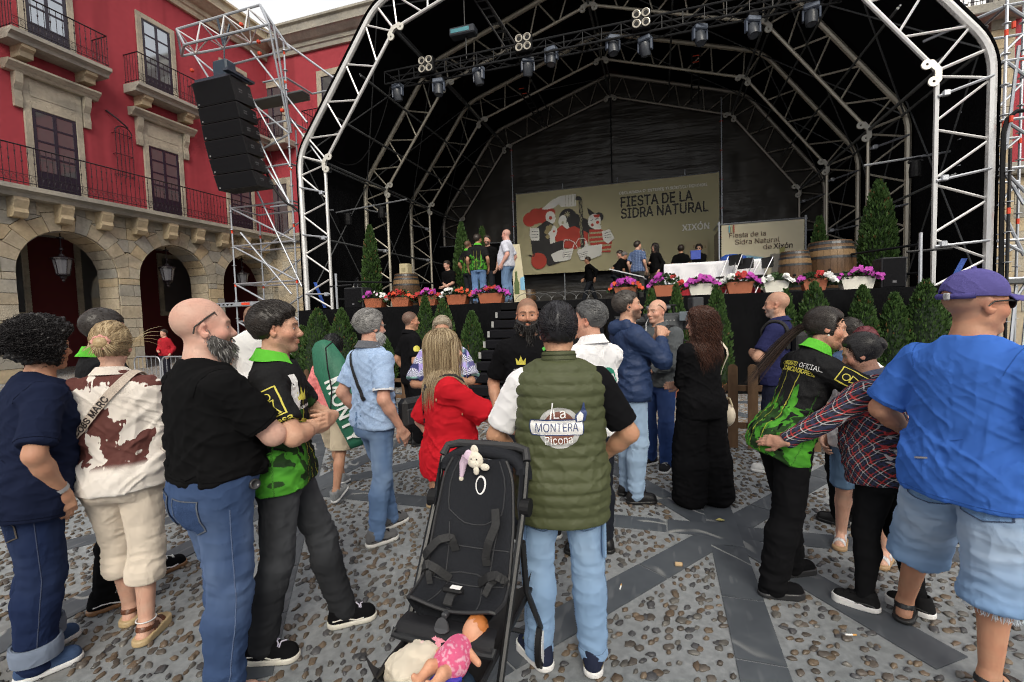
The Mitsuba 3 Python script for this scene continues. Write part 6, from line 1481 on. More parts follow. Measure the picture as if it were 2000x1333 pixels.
t = np.linspace(0, 2 * np.pi, 41)[:-1]; v, f = pathm(np.c_[-.012 + (.034 + .004 * np.sin(9 * t)) * np.cos(t), -.136 + .005 * np.cos(7 * t), .012 + (.032 + .004 * np.sin(9 * t)) * np.sin(t)], .008, 6, closed=True); s.put('scrunchie', s.h2l(v), f, 'cloth', (.55, .28, .24))
r_ = np.random.default_rng(5); Pp = []
for i in range(60):
 a = r_.uniform(-2.8, -.3); d_ = np.array([math.cos(a) * .075, -.02, math.sin(a) * .06 + .01]); b0 = np.array([-.012, -.13, .01]); Pp.append([s.h2l(b0 + d_ * t_ + [0, -.012 * math.sin(t_ * 3), -.02 * t_ * t_]) for t_ in np.linspace(.2, 1.1, 6)])
for i in range(5): Pp.append([s.h2l(np.array([.07, -.03 + .01 * i, .0]) + np.array([.16 * t_, .02 * t_, (.03 * i - .02) * t_ + .03 * math.sin(t_ * 3)])) for t_ in np.linspace(0, 1.0, 6)])
s.strands(np.array(Pp), .0015, np.array((.20, .13, .06)), np.array((.55, .44, .27)), r_, s.k + '__hair', 'loose_strands')
v, f = pathm([s.leg[1]['a'] + [.046 * math.cos(t), .046 * math.sin(t), .035] for t in np.linspace(0, 6.28, 24)], .004, 5); s.put('anklet', v, f, 'gloss', (.6, .6, .6))
BG = thing('crossbody_bag', 'brown crossbody bag with a lettered webbing strap worn by the blonde woman', 'bag')
V, Fq, PW, G = s.strap([(-.20, .06, 1.00), (-.17, -.06, 1.12), (-.06, -.14, 1.26), (.04, -.13, 1.38), (.105, -.05, 1.47), (.12, .02, 1.48), (.06, .12, 1.36)], .042, None, lift=.010)
add('strap', (V, Fq), mat((.42, .35, .29), .7), BG)
vb, fb = boxm((-.29, .06, .86), (-.22, .22, 1.02), .02); add('bag_body', (s.world(vb), fb), mat((.09, .05, .045), .5), BG)
def along(P, G, txt, h, s0, flip=1, parent=None, m=None, bold=True):
 seg = np.r_[0, np.cumsum(np.linalg.norm(np.diff(P, axis=0), axis=1))]; tx = meshkit.text_mesh(txt, h, .002, bold); v = np.array(tx.vertices); x = s0 + v[:, 0] * flip
 C = np.stack([np.interp(x, seg, P[:, k]) for k in range(3)], 1); tg = np.gradient(P, axis=0); tg /= np.linalg.norm(tg, axis=1, keepdims=True)
 tt = np.stack([np.interp(x, seg, tg[:, k]) for k in range(3)], 1); gg = np.stack([np.interp(x, seg, G[:, k]) for k in range(3)], 1); sd = np.cross(gg, tt) * flip
 return C + sd * (v[:, 1:2] - h / 2) + gg * (.0055 + v[:, 2:3]), np.array(tx.faces)
v, f = along(PW, G, 'MARC JACOBS MARC', .030, .05); add('lettering', (v, f), mat((.02, .015, .015), .6), BG)
# ---- P4 bald bearded man
s = Person('bald man with grey beard, arms crossed, in a black t-shirt and blue jeans', 392, depth=2.03, face=22, h=1.728, fat=.58, wide=1.02, headscale=1.06, skin=(.52, .31, .24), hyaw=-16, hpitch=-2, armR='crossL', armL='crossR', feet=((-.13, .1, 0), (.13, -.06, 0)), seed=4)
s.make_body(hairc=(.06, .045, .04), browc=(.12, .08, .06), stub=.55, stubc=(.10, .08, .075), scalp=.10)
s.shirt(BLACKC, hem=.985, sleeve=.80, g=(.012, .030), grow=.018, amp=.008, hang=.9); s.trousers((.034, .058, .125), g=(.008, .018, .026), fade=.9, fadec=(.12, .17, .28), amp=.009)
s.beard((.05, .045, .042), (.32, .31, .30), long=.012, chin=.035, n=700); s.glasses(up=.62, back=-.035, col=(.02, .015, .012), lens=(.03, .022, .015))
v, f = lathe([(0, 0), (.020, 0), (.023, .006), (.023, .018), (.016, .02), (.014, .012), (0, .012)], 18); q = s.t2l((.205, .075, .955)); s.put('belt_clip', v @ ry(1.4).T + q, np.vstack([f[:, [0, 1, 2]], f[:, [0, 2, 3]]]), 'gloss', (.03, .03, .032))
P4 = s
# back pocket stitched on the jeans
pocket(s, .085, .935, col=(.030, .052, .115), st=(.09, .10, .12)); pocket(s, -.10, .935, col=(.030, .052, .115), st=(.09, .10, .12)); s.jean_seams((.09, .12, .20)); s.shirt_seams((.003, .003, .0035), .985, .80)
# ---- P5 dark-haired man in the club shirt
s = Person('dark-haired young man in profile with crossed arms in a green-collared black club shirt', 574, 1258, face=-10, h=1.712, fat=.05, wide=.98, skin=(.46, .26, .175), hyaw=4, armR='crossR', armL='crossL', feet=((-.09, .24, 0), (.09, -.12, -4)), seed=5)
s.make_body(hairc=(.02, .016, .014), stub=.5, stubc=(.10, .07, .055)); s.shirt(None, 'jersey', hem=.85, sleeve=.76, g=(.010, .022), uv=True, amp=.007); s.collar((.10, .42, .04), open_=1.2); jersey_marks(s, True, (1,))
s.trousers((.022, .023, .026), g=(.008, .016, .022), fade=.8, fadec=(.085, .09, .10)); s.shoes((.006, .006, .007), sole=(.50, .48, .42), laces=(.55, .52, .62), stripe=(.55, .53, .48)); s.hair(col=(.016, .013, .012), col2=(.05, .04, .034), thick=.017, length=.045, n=2600, flow='fwd', front=.066, wid=.0013)
s.decal(prism(Polygon([(-.03, -.05), (.03, -.05), (.03, .25), (-.012, .25)]), .001, (0, 0, 0), (1, 0, 0), (0, 1, 0)), PRINT_W, 'white_panel', front=True, o=(-.135, 1.16))
# ---- P6 bald man in white, further back
s = Person('bald man in a white t-shirt seen from behind beyond the dark-haired man', 491, depth=5.2, face=82, h=1.80, fat=.1, wide=.95, lod=1, skin='tan', armR='down', armL='down', seed=6)
s.make_body(hairc=(.03, .025, .02), scalp=.6); s.shirt((.62, .61, .60), hem=.85); s.trousers((.03, .04, .07)); s.shoes((.1, .1, .1))
# ---- P7 figure with the long green bag
s = Person('short dark-haired person in a pink sweatshirt and beige shorts beside a green bag', 662, 968, face=62, h=1.48, lod=1, female=True, fat=.1, skin='tan', armR=dict(w=(.22, .12, .98), hint=(.5, -1, 0)), feet=((-.10, .28, 0, .03, -8), (.09, -.22, 0, .04, 22)), lean=4, seed=7)
s.make_body(); s.shirt((.62, .20, .20), hem=.88, sleeve=1.9, g=(.02, .02), grow=.03, hang=.9, amp=.009); s.trousers((.46, .39, .29), end=.96, g=(.03, .05, .05)); s.shoes((.22, .23, .24), sole=(.6, .6, .6), laces=(.5, .5, .5)); s.hair(col=(.006, .006, .007), thick=.028, length=.07, n=900, flow='back', down=-.06)
P7 = s
GB = thing('long_sports_bag', 'long green drawstring sports bag with white MONTY lettering carried across a back', 'bag')
a, b = at_depth(624, 668, 4.05), at_depth(706, 868, 3.95)
u_ = (b - a) / np.linalg.norm(b - a); sd = np.cross(u_, CF); sd /= np.linalg.norm(sd); nn = np.cross(sd, u_); Lb = np.linalg.norm(b - a)
ts = np.linspace(0, 1, 24); rows = []
for t in ts:
 w = np.interp(t, [0, .04, .1, .25, .6, 1], [.045, .09, .105, .135, .13, .10]); th = np.linspace(0, 2 * np.pi, 29)[:-1]
 wob = 1 + .06 * np.sin(5 * th + t * 9) * (t < .3) + .03 * np.sin(3 * th + 7 * t); rows.append(a + u_ * Lb * t + sd[None] * (w * np.cos(th) * wob)[:, None] + nn[None] * (w * .62 * np.sin(th) * wob)[:, None])
G_ = np.array(rows); G_ = np.concatenate([G_, G_[:, :1]], 1); v, f = grid(G_); bt = len(v); v = np.vstack([v, a - u_ * .01, b + u_ * .01]); k1 = np.arange(28)
f = np.vstack([f[:, [0, 1, 2]], f[:, [0, 2, 3]], np.stack([k1, k1 + 1, k1 * 0 + bt], 1), np.stack([k1 + 23 * 29 + 1, k1 + 23 * 29, k1 * 0 + bt + 1], 1)])
add('bag_body', (v, f), mat((.012, .11, .062), .6), GB, smooth=True)
tm = meshkit.text_mesh('MONTY', .12, .003, True); v = np.array(tm.vertices); v[:, 0] *= .60 * Lb / v[:, 0].max(); tf = tm.faces; v, tf = trimesh.remesh.subdivide_to_size(v, tf, .03, max_iter=6)
sgn_ = 1 if np.dot(nn, CF) < 0 else -1
xx = v[:, 1] - .06; wq = .132; zq = .62 * wq * np.sqrt(np.clip(1 - (xx / wq) ** 2, 0, 1)) + .006
add('lettering', (a + u_ * (Lb * .36 + v[:, :1]) - (np.cross(u_, nn * sgn_))[None] * xx[:, None] + nn * sgn_ * (zq[:, None] + v[:, 2:3]), tf), mat((.62, .64, .62), .7), GB)
add('drawcord', pathm(np.array([at_depth(650, 668, 3.88), at_depth(636, 680, 3.86), at_depth(640, 720, 3.85), at_depth(648, 760, 3.87), at_depth(646, 800, 3.88), at_depth(655, 812, 3.88)]), .006, 5), M_BLACK, GB)
# ---- P8 grey-haired man
s = Person('grey-haired bearded man in a pale blue polo and jeans with a black shoulder bag', 742, 1050, face=32, h=1.685, fat=.05, skin=(.47, .25, .18), hyaw=-4, hpitch=2, armR=dict(w=(.25, .06, .89), hint=(.3, -1, 0)), armL='down', feet=((-.09, .16, 0), (.09, -.08, 0)), seed=8)
s.make_body(hairc=(.20, .19, .18), stub=.5, stubc=(.5, .5, .5)); s.shirt(None, 'heather', hem=.88, sleeve=.78, g=(.016, .03), amp=.008); s.collar((.10, .105, .12), hgt=.04); s.band(1, .76, .02, (.6, .6, .62), 'sleeve_trim', g=.024);
s.trousers((.10, .165, .30), g=(.004, .010, .016), fade=.8, fadec=(.26, .35, .50)); s.shoes((.11, .11, .115), sole=(.55, .54, .52), laces=(.006, .006, .007), stripe=(.006, .006, .007)); s.hair(col=(.19, .185, .18), col2=(.36, .35, .34), thick=.016, length=.055, n=2400, flow='back', down=-.05, wid=.0014)
s.beard((.36, .35, .34), (.55, .55, .54), long=.010, chin=.012, n=300)
BG = thing('shoulder_bag', 'black shoulder bag hanging at the hip of the grey-haired man', 'bag')
V, Fq, PW, G = s.strap([(.15, .14, 1.02), (.02, .16, 1.22), (-.09, .10, 1.40), (-.125, .0, 1.47), (-.10, -.09, 1.42), (.0, -.15, 1.25), (.10, -.13, 1.08)], .034, None, lift=.008); add('strap', (V, Fq), mat((.006, .006, .007), .6), BG)
vb, fb = boxm((.19, .07, .87), (.30, .33, 1.09), .03); add('bag_body', (s.world(vb), fb), mat((.006, .006, .007), .55), BG); vb, fb = boxm((.295, .09, .90), (.312, .31, 1.02), .01); add('front_pocket', (s.world(vb), fb), mat((.016, .016, .018), .5), BG)
# ---- P9 security guard
s = Person('security guard in a black uniform with yellow badges, standing before the stage skirt', 800, depth=6.0, face=18, h=1.70, lod=1, fat=.2, skin='tan', armR=dict(w=(.20, .18, 1.02), hint=(.5, -1, -.2)), armL='down', hyaw=-4, seed=9)
s.make_body(scalp=.75, hairc=(.03, .028, .028), stub=.2); s.shirt((.006, .006, .007), hem=.92, sleeve=.8); s.collar((.006, .006, .007), hgt=.035); s.trousers((.006, .006, .007)); s.shoes((.01, .01, .01), kind='boot', sole=(.01, .01, .01))
A = s.arm[1]; v, f = prism(Point(0, 0).buffer(.045).intersection(sbox(-1, -.028, 1, 1)), .001, (0, 0, 0), (1, 0, 0), (0, 1, 0)); v, f = trimesh.remesh.subdivide_to_size(v, f, .02, max_iter=5)
s.put('arm_badge', s.onto(A['s'] * .6 + A['e'] * .4 + np.stack([np.full(len(v), .2), v[:, 0], v[:, 1]], 1), s.gr['shirt'], np.array([-1., 0, 0]), .004), f, PRINT_Y, smooth=False)
s.decal(prism(sbox(-.03, -.008, .03, .008), .001, (0, 0, 0), (1, 0, 0), (0, 1, 0)), PRINT_Y, 'name_tape', front=True, o=(-.08, 1.3)); s.band(1, .80, .012, (.30, .26, .04), 'belt_pouch', g=-.02)
# ---- P10 woman in the patterned blouse
s = Person('woman in a violet fan print blouse with crossed arms, behind the woman in red', 862, depth=4.15, face=268, h=1.62, lod=1, female=True, fat=.3, skin='tan', armR='crossR', armL='crossL', seed=10, feet=((-.12, 0, 0), (.14, .05, 0)))
s.make_body(hairc=(.30, .25, .18), bare_feet=True); s.shirt(None, 'fanprint', hem=.80, sleeve=.92, g=(.03, .06), grow=.03, uv=True, hang=.9, amp=.009); s.trousers((.02, .022, .03), end=1.2, g=(.02, .03, .03)); s.shoes((.012, .014, .03), kind='sneaker', sole=(.35, .26, .15)); s.hair(col=(.24, .19, .13), col2=(.55, .48, .38), thick=.02, length=.07, n=800, flow='back', front=.062); s.glasses()
# ---- P11 blonde woman in red at the pushchair
s = Person('woman with streaked blonde hair in a red blouse, one hand on the pushchair handle', 862, depth=2.72, face=14, h=1.545, female=True, fat=.36, wide=1.0, bust=.9, skin='light', hyaw=-22, armR=dict(w=(.19, .46, 1.06), hint=(.5, -.4, -.9), hd=(.3, 1, -.1), pn=(0, 0, -1), curl=.6), armL='down', seed=11, feet=((-.09, .05, 0), (.09, 0, 0)))
s.make_body(hairc=(.16, .11, .06)); s.shirt((.42, .012, .020), hem=.82, sleeve=.98, g=(.014, .040), grow=.022, hang=.9, amp=.008); s.trousers((.006, .006, .007), g=(.004, .006, .01)); s.shoes((.006, .006, .007))
s.hair(col=(.10, .06, .03), col2=(.50, .40, .25), con=.9, thick=.018, length=.36, n=2400, flow='down', down=-.11, wid=.0019, front=.06)
for x, z in ((.15, 1.33), (.19, 1.235)):
 v, f = lathe([(0, .004), (.010, .004), (.012, 0), (0, 0)], 12); q = s.onto([s.t2l((x + .0, -.4, z))], s.gr['shirt'], s.TR @ np.array([0, 1., 0]), .004)[0]; s.put('button', v @ rx(1.57).T + q, np.vstack([f[:, [0, 1, 2]], f[:, [0, 2, 3]]]), 'leather', (.45, .26, .16))
BG = thing('crossbody_bag', 'olive crossbody bag on a black strap worn by the woman in red', 'bag')
V, Fq, PW, G = s.strap([(-.19, .03, 1.0), (-.16, -.08, 1.12), (-.06, -.13, 1.28), (.04, -.11, 1.40), (.09, -.02, 1.465), (.07, .09, 1.38)], .034, None, lift=.008); add('strap', (V, Fq), mat((.015, .015, .017), .5), BG)
vb, fb = boxm((-.30, -.10, .86), (-.21, .10, 1.04), .03); add('bag_body', (s.world(vb), fb), mat((.10, .085, .05), .6), BG)
# ---- P12 man with the long black beard
s = Person('smiling man with a long black beard in a black club shirt by the stairs', 1030, depth=3.45, face=283, h=1.74, lod=1, skin='tan', armR='down', armL='down', hyaw=-12, seed=12, feet=((-.12, 0, 0), (.12, 0, 0)))
s.make_body(scalp=.5, hairc=(.022, .018, .016), stub=.5); s.shirt((.006, .006, .007), hem=.86, sleeve=.8); s.trousers((.02, .022, .03)); s.shoes((.02, .02, .02)); jersey_marks(s, True)
s.decal(prism(Polygon([(-.05, 0), (.02, .03), (.03, .05), (-.01, .045), (-.06, .02)]), .001, (0, 0, 0), (1, 0, 0), (0, 1, 0)), PRINT_G, 'shoulder_print', front=True, o=(.13, 1.37)); s.beard((.010, .009, .009), (.02, .018, .017), long=.02, chin=.10, n=600, top=-.012)
# ---- P13 man in the quilted vest
s = Person('black-haired man in an olive quilted vest and light jeans beside the pushchair', 1106, 1296, face=94, h=1.662, fat=.05, wide=1.05, skin=(.43, .23, .14), hyaw=-4, armR=dict(w=(.20, .15, .97), hint=(1.2, -.7, -.1), hd=(-.6, .6, -.3)), armL=dict(w=(-.20, .17, .95), hint=(-1.2, -.6, -.1), hd=(.6, .6, -.3)), feet=((-.13, -.0, 28), (.13, -.03, -2)), seed=13)
s.make_body(hairc=(.006, .006, .007)); s.shirt((.006, .006, .007), hem=.86, sleeve=.82, g=(.014, .026), colf=lambda q, v: np.where(((q[:, 0] < -.10 - .03 * meshkit.fbm(q * 40, 2)))[:, None], np.array((.66, .65, .66)), np.array((.006, .006, .007))))
s.shirt((.062, .070, .032), m='cloth_sheen', hem=.735, sleeve=0, grow=.036, hang=.65, amp=.004, name='vest', vest=True, quilt=.055, neck=1.50); k = s.k
rows = []
for r, z in ((.082, 1.470), (.078, 1.50), (.074, 1.54), (.068, 1.545), (.066, 1.50)):
 a = np.linspace(-np.pi + .25, np.pi - .25, 41); rows.append(np.array([s.t2l((np.sin(x) * r * 1.06, -np.cos(x) * r * 1.05 - .014, z - .028 * (abs(x) / np.pi) ** 2)) for x in a]))
v, f = grid(np.array(rows)); nn_ = vnorm(v, np.vstack([f[:, [0, 1, 2]], f[:, [0, 2, 3]]])); s.put('vest_collar', v, np.vstack([f[:, [0, 2, 1]], f[:, [0, 3, 2]]]), 'cloth_sheen', (.062, .070, .032))
for z_ in (1.505, 1.527): v, f = pathm([s.t2l((np.sin(x) * .0815, -np.cos(x) * .0805 - .014, z_ - .028 * (abs(x) / np.pi) ** 2)) for x in np.linspace(-2.6, 2.6, 30)], .0028, 5); s.put('collar_stitching', v, f, 'cloth_sheen', (.035, .04, .018))
G0 = 'vest'
def dz(poly, m, nm, o, lift): s.decal(prism(affinity.scale(poly, .8, .8, origin=(0, 0)), .001, (0, 0, 0), (1, 0, 0), (0, 1, 0)), m, nm, gname=G0, o=o, lift=lift, edge=.014)
LO = (-.012, 1.205)
dz(Point(0, 0).buffer(.118, 24).difference(Point(0, 0).buffer(.092, 24)), mat((.36, .36, .35), .6), 'logo_ring', LO, .003); dz(Point(0, 0).buffer(.092, 24), PRINT_B, 'logo_disc', LO, .0033)
bar = sbox(-.148, -.032, .120, .040).buffer(.012); dz(bar, PRINT_N, 'logo_bar_edge', LO, .0055); dz(bar.buffer(-.006), PRINT_W, 'logo_bar', LO, .007)
def txt(t, h, o, m, w, lift, rot=0., nm='lettering'):
 tm = meshkit.text_mesh(t, h, .0008); v = np.array(tm.vertices); v[:, 0] *= w / v[:, 0].max(); v[:, 0] -= w / 2; v[:, :2] *= .8; s.decal((v, tm.faces), m, nm, gname=G0, o=(LO[0] + (o[0] - LO[0]) * .8, LO[1] + (o[1] - LO[1]) * .8), lift=lift, edge=.014, rot=rot)
txt('MONTERA', .042, (LO[0] - .014, LO[1] - .016), PRINT_N, .235, .0085); txt('La', .05, (LO[0] + .0, LO[1] + .058), PRINT_W, .07, .005, .08); txt('Picona', .040, (LO[0] - .005, LO[1] - .088), PRINT_W, .155, .005, .06)
dz(LineString([(-.05, .05), (-.035, .14)]).buffer(.004), PRINT_W, 'logo_stroke', LO, .005); dz(Polygon([(.09, .03), (.085, .07), (.12, .10), (.128, .14), (.135, .14), (.15, .08), (.14, .04)]), PRINT_N, 'logo_drop_edge', LO, .0085); dz(Polygon([(.097, .04), (.094, .068), (.115, .09), (.130, .075), (.125, .045)]), PRINT_W, 'logo_drop', LO, .0098)
s.legfit = None
s.trousers((.19, .29, .44), g=(.008, .018, .022), fade=.5, fadec=(.33, .44, .58), amp=.007); pocket(s, .095, .80, .12, .10, (.18, .275, .42), st=(.10, .16, .26)); pocket(s, -.095, .80, .12, .10, (.18, .275, .42), st=(.10, .16, .26))
for sg in (-1, 1):
 vb, fb = boxm((-.006, -.07, -.10), (.012, .07, .09), .008); L = s.leg[0 if sg < 0 else 1]; c = L['h'] + (L['k'] - L['h']) * .62 + [sg * .080, -.01, 0]; s.put('cargo_pocket', vb * [sg, 1, 1] + c, fb if sg > 0 else fb[:, ::-1], 'cloth', (.18, .275, .42), smooth=False)
s.shoes((.018, .022, .042), sole=(.62, .61, .60), laces=(.22, .22, .06), stripe=(.16, .13, .07), h=.042); s.hair(col=(.010, .009, .011), col2=(.04, .04, .05), thick=.016, length=.05, n=2600, flow='back', down=-.075, wid=.0014)
P13 = s; s.jean_seams((.11, .17, .27))
# ---- P14 man in the white shirt
s = Person('grey-haired man in a white shirt with a green round print on its back, facing left', 1162, 1083, face=138, h=1.69, fat=.40, skin=(.45, .24, .17), hyaw=26, armR='front', armL='front', seed=14)
s.make_body(hairc=(.10, .10, .10)); s.shirt((.66, .65, .66), hem=.86, sleeve=1.9, g=(.015, .014), grow=.018, amp=.010, hang=.85); s.collar((.68, .67, .68), hgt=.045); s.trousers((.014, .016, .022)); s.shoes((.006, .006, .007), kind='dress', sole=(.01, .01, .01)); s.hair(col=(.06, .06, .062), col2=(.24, .24, .24), thick=.013, length=.03, n=2200, flow='back', wid=.0013)
TEAL = mat((.02, .22, .14), .6); ring = Point(0, 0).buffer(.10, 20).difference(Point(0, 0).buffer(.088, 20)); s.decal(prism(ring.union(sbox(-.06, -.10, .06, -.06).intersection(Point(0, 0).buffer(.1))).union(sbox(-.07, .055, .07, .09).intersection(Point(0, 0).buffer(.1))), .001, (0, 0, 0), (1, 0, 0), (0, 1, 0)), TEAL, 'back_print', o=(.0, 1.22), edge=.015); tm = meshkit.text_mesh('SIDRA', .034, .001, True); s.decal((np.array(tm.vertices) - [.055, .016, 0], tm.faces), TEAL, 'lettering', o=(0, 1.22))
# ---- P15 man in the navy hooded jacket
s = Person('man with dark stubble in a navy hooded jacket, hands raised before his chest', 1234, 975, face=22, h=1.79, lod=1, fat=.2, skin=(.45, .25, .17), hyaw=-14, hpitch=-8, armR=dict(w=(.06, .25, 1.37), hint=(.5, .5, -1), hd=(-.5, .3, .8), curl=.9), armL=dict(w=(-.06, .26, 1.34), hint=(-.5, .5, -1), hd=(.4, .3, .8), curl=.9), seed=15)
s.make_body(hairc=(.035, .028, .025), scalp=.5, stub=.7, stubc=(.04, .03, .025)); s.shirt((.016, .032, .085), m='cloth_sheen', hem=.86, sleeve=1.95, g=(.02, .017), grow=.025, amp=.009, hang=.8); s.trousers((.26, .36, .50), g=(.007, .016, .022), fade=.4, fadec=(.4, .5, .62)); s.shoes((.006, .006, .007), kind='dress', sole=(.006, .006, .007)); s.hair(col=(.04, .034, .03), col2=(.10, .085, .075), thick=.011, length=.02, n=700, flow='fwd', front=.075)
def hood(p): q = s.l2t(p); return smin(cap_(q, (-.10, -.06, 1.475), (0, -.115, 1.45), .048, .055), cap_(q, (.10, -.06, 1.475), (0, -.115, 1.45), .048, .055), .04)
c = s.t2l((0, -.08, 1.46)); v, f = iso(hood, c - .22, c + .22, .011); v = s.wr(v, vnorm(v, f), .008, 'shirt'); s.put('hood', v, f, 'cloth_sheen', (.016, .032, .085))
v, f = blob(s.h2l((.082, -.004, -.012)), .010, 2); s.put('earbud', v, f, 'gloss', (.01, .01, .01))
# ---- P16 camera operator
s = Person('bald man in a grey zip fleece with sunglasses on his head and white earphones', 1288, 912, face=238, h=1.73, lod=1, fat=.15, skin=(.50, .28, .20), hyaw=-12, armR=dict(w=(.06, .25, 1.06), hint=(.8, -.6, -.4)), armL=dict(w=(-.06, .27, 1.04), hint=(-.8, -.6, -.4)), seed=16, feet=((-.11, .04, 10), (.11, 0, -10)))
s.make_body(hairc=(.16, .12, .10), browc=(.10, .07, .05), stub=.2); s.shirt((.075, .082, .088), hem=.86, sleeve=1.9, g=(.024, .02), grow=.026, amp=.008); s.collar((.075, .082, .088), hgt=.05, fall=.0); s.trousers((.022, .045, .14), g=(.008, .018, .024), fade=.4, fadec=(.08, .12, .26)); s.shoes((.02, .02, .022), sole=(.5, .5, .5), laces=(.3, .3, .3)); s.glasses(up=.75, back=-.03)
v, f = pathm([s.h2l((.083, 0, -.03)), s.h2l((.06, .09, -.12)), s.t2l((.02, .18, 1.32)), s.t2l((0, .2, 1.2))], .004, 5); s.put('earphone_cord', v, f, 'gloss', (.6, .6, .6))
BG = thing('backpack', 'black backpack worn by the man in the grey fleece', 'bag')
for sg in (-1, 1): V, Fq, PW, G = s.strap([(sg * .13, -.12, 1.2), (sg * .13, -.10, 1.40), (sg * .115, 0, 1.46), (sg * .12, .10, 1.36), (sg * .14, .12, 1.2), (sg * .17, .02, 1.08)], .05, None, lift=.008, t=.012); add('strap', (V, Fq), mat((.006, .006, .007), .7), BG)
vb, fb = boxm((-.14, -.32, 1.02), (.14, -.15, 1.42), .05); add('bag_body', (s.world(vb), fb), mat((.006, .006, .007), .7), BG)
# ---- P17 woman with auburn curls
s = Person('woman with long auburn curls in a black blazer and wide black trousers', 1372, 985, face=128, h=1.62, lod=0, female=True, fat=.16, skin='light', hyaw=60, armR='front', armL='front', feet=((-.11, .03, 0), (.13, -.02, 0)), seed=17)
s.make_body(hairc=(.06, .03, .02)); s.shirt((.006, .006, .007), hem=.80, sleeve=1.9, g=(.016, .016), grow=.018, hang=.75, amp=.006); s.trousers((.006, .006, .007), g=(.03, .075, .105), amp=.012); s.shoes((.01, .01, .01), kind='dress', sole=(.01, .01, .01))
s.hair(col=(.035, .014, .010), col2=(.14, .055, .03), thick=.030, length=.36, n=2300, flow='down', down=-.12, curl=.019, wid=.0021)
BG = thing('cream_handbag', 'small cream quilted handbag on a wide strap at the hip of the curly-haired woman', 'bag')
V, Fq, PW, G = s.strap([(.20, .05, .98), (.205, -.02, 1.15), (.18, -.045, 1.34), (.14, -.02, 1.45), (.14, .05, 1.42)], .03, None, lift=.014); add('strap', (V, Fq), mat((.55, .48, .38), .55), BG)
def bagd(p): return smax(ell_(p, (.245, .0, .80), (.065, .115, .115)), p[:, 2] - .90, .02)
v, f = iso(bagd, np.array([.16, -.14, .66]), np.array([.34, .14, .93]), .010); add('bag_body', (s.world(v), f), mat((.55, .48, .38), .5), BG, smooth=True); v, f = pathm([(.245, -.10, .885), (.25, -.06, .95), (.25, .06, .95), (.245, .10, .885)], .008, 6); add('handle', (s.world(v), f), mat((.5, .42, .28), .3, .4), BG)
# ---- P18 bald man, crossed arms, right
s = Person('lean bald man in a navy polo with crossed arms and a dark backpack', 1518, depth=4.6, face=168, h=1.765, lod=1, wide=.97, skin=(.43, .235, .16), hyaw=4, armR='crossL', armL='crossR', seed=18, feet=((-.1, .04, 0), (.12, 0, 0)))
s.make_body(hairc=(.10, .09, .085), scalp=.12, stub=.45, stubc=(.35, .34, .33)); s.shirt((.020, .022, .07), hem=.86, sleeve=.78); s.collar((.020, .022, .07), hgt=.03); s.trousers((.016, .018, .035)); s.shoes((.6, .6, .6), sole=(.6, .6, .6));
BG = thing('backpack', 'small black backpack on the bald man with crossed arms', 'bag')
for sg in (-1, 1): V, Fq, PW, G = s.strap([(sg * .12, -.12, 1.2), (sg * .13, -.10, 1.40), (sg * .12, 0, 1.455), (sg * .12, .10, 1.36), (sg * .14, .12, 1.2)], .05, None, lift=.008, t=.012); add('strap', (V, Fq), mat((.006, .006, .007), .7), BG)
vb, fb = boxm((-.12, -.24, 1.06), (.12, -.14, 1.38), .04); add('bag_body', (s.world(vb), fb), mat((.006, .006, .007), .7), BG)
# ---- P19 and P20 embracing
s = Person('woman with a long dark ponytail in a club shirt, leaning in to hug', 1530, 1143, face=34, h=1.655, female=True, fat=.04, wide=.96, skin=(.42, .225, .15), lean=24, twist=-4, hyaw=-26, hpitch=-12, butt=.2, armR=dict(w=(.31, .49, 1.36), hint=(1., -.1, -.7), hd=(-.35, 1, .05), hide=False), armL=dict(w=(-.1, .45, 1.2), hint=(-.6, -.2, -1)), feet=((-.10, .12, 0), (.10, -.13, -6)), seed=19); s.legfit = .008
s.make_body(hairc=(.018, .014, .013)); s.shirt(None, 'jersey', hem=.80, sleeve=.95, g=(.022, .04), grow=.016, uv=True, amp=.007, hang=.35, flare=.0); s.collar((.10, .42, .04), hgt=.05); jersey_marks(s, False, (1,))
for t, z, m, x, w in (('CAMPEONATO', 1.352, PRINT_Y, -.095, .17), ('OFICIAL', 1.352, PRINT_W, .075, .14), ('ESCANCIADORES', 1.318, PRINT_Y, -.02, .25)):
 tm = meshkit.text_mesh(t, .026, .001, m == PRINT_Y); v = np.array(tm.vertices); v[:, 0] = v[:, 0] / v[:, 0].max() * w - w / 2; s.decal((v, tm.faces), m, 'lettering', o=(x + .055, z), edge=.014)
s.trousers((.006, .006, .007), g=(.008, .018, .034), amp=.007); s.shoes((.006, .006, .007), sole=(.02, .02, .022), h=.035)
s.hair(col=(.014, .011, .010), col2=(.05, .038, .032), thick=.013, length=.15, n=2200, down=-.06, bun=(0, -.118, .0), front=.078, rough=.25, wid=.0011)
r_ = np.random.default_rng(9); b0 = s.h2l((0, -.115, .0)); tgt = s.t2l((-.20, -.20, 1.18)); mid = s.h2l((-.08, -.19, -.02)); Pp = []
for i in range(420):
 o = r_.normal(0, 1, 3) * .012; e = r_.uniform(.6, 1.05); t_ = np.linspace(0, e, 10)[:, None]; B_ = (1 - t_) ** 2 * (b0 + o * .6) + 2 * t_ * (1 - t_) * (mid + o) + t_ * t_ * (tgt + o * 1.7); Pp.append(B_)
s.strands(np.array(Pp), .0022, np.array((.014, .010, .009)), np.array((.06, .036, .028)), r_, s.k + '__hair', 'ponytail')
v, f = blob(s.h2l((.083, .0, -.052)), .006, 1); s.put('earring', v, f, 'gloss', (.6, .6, .55))
P19 = s
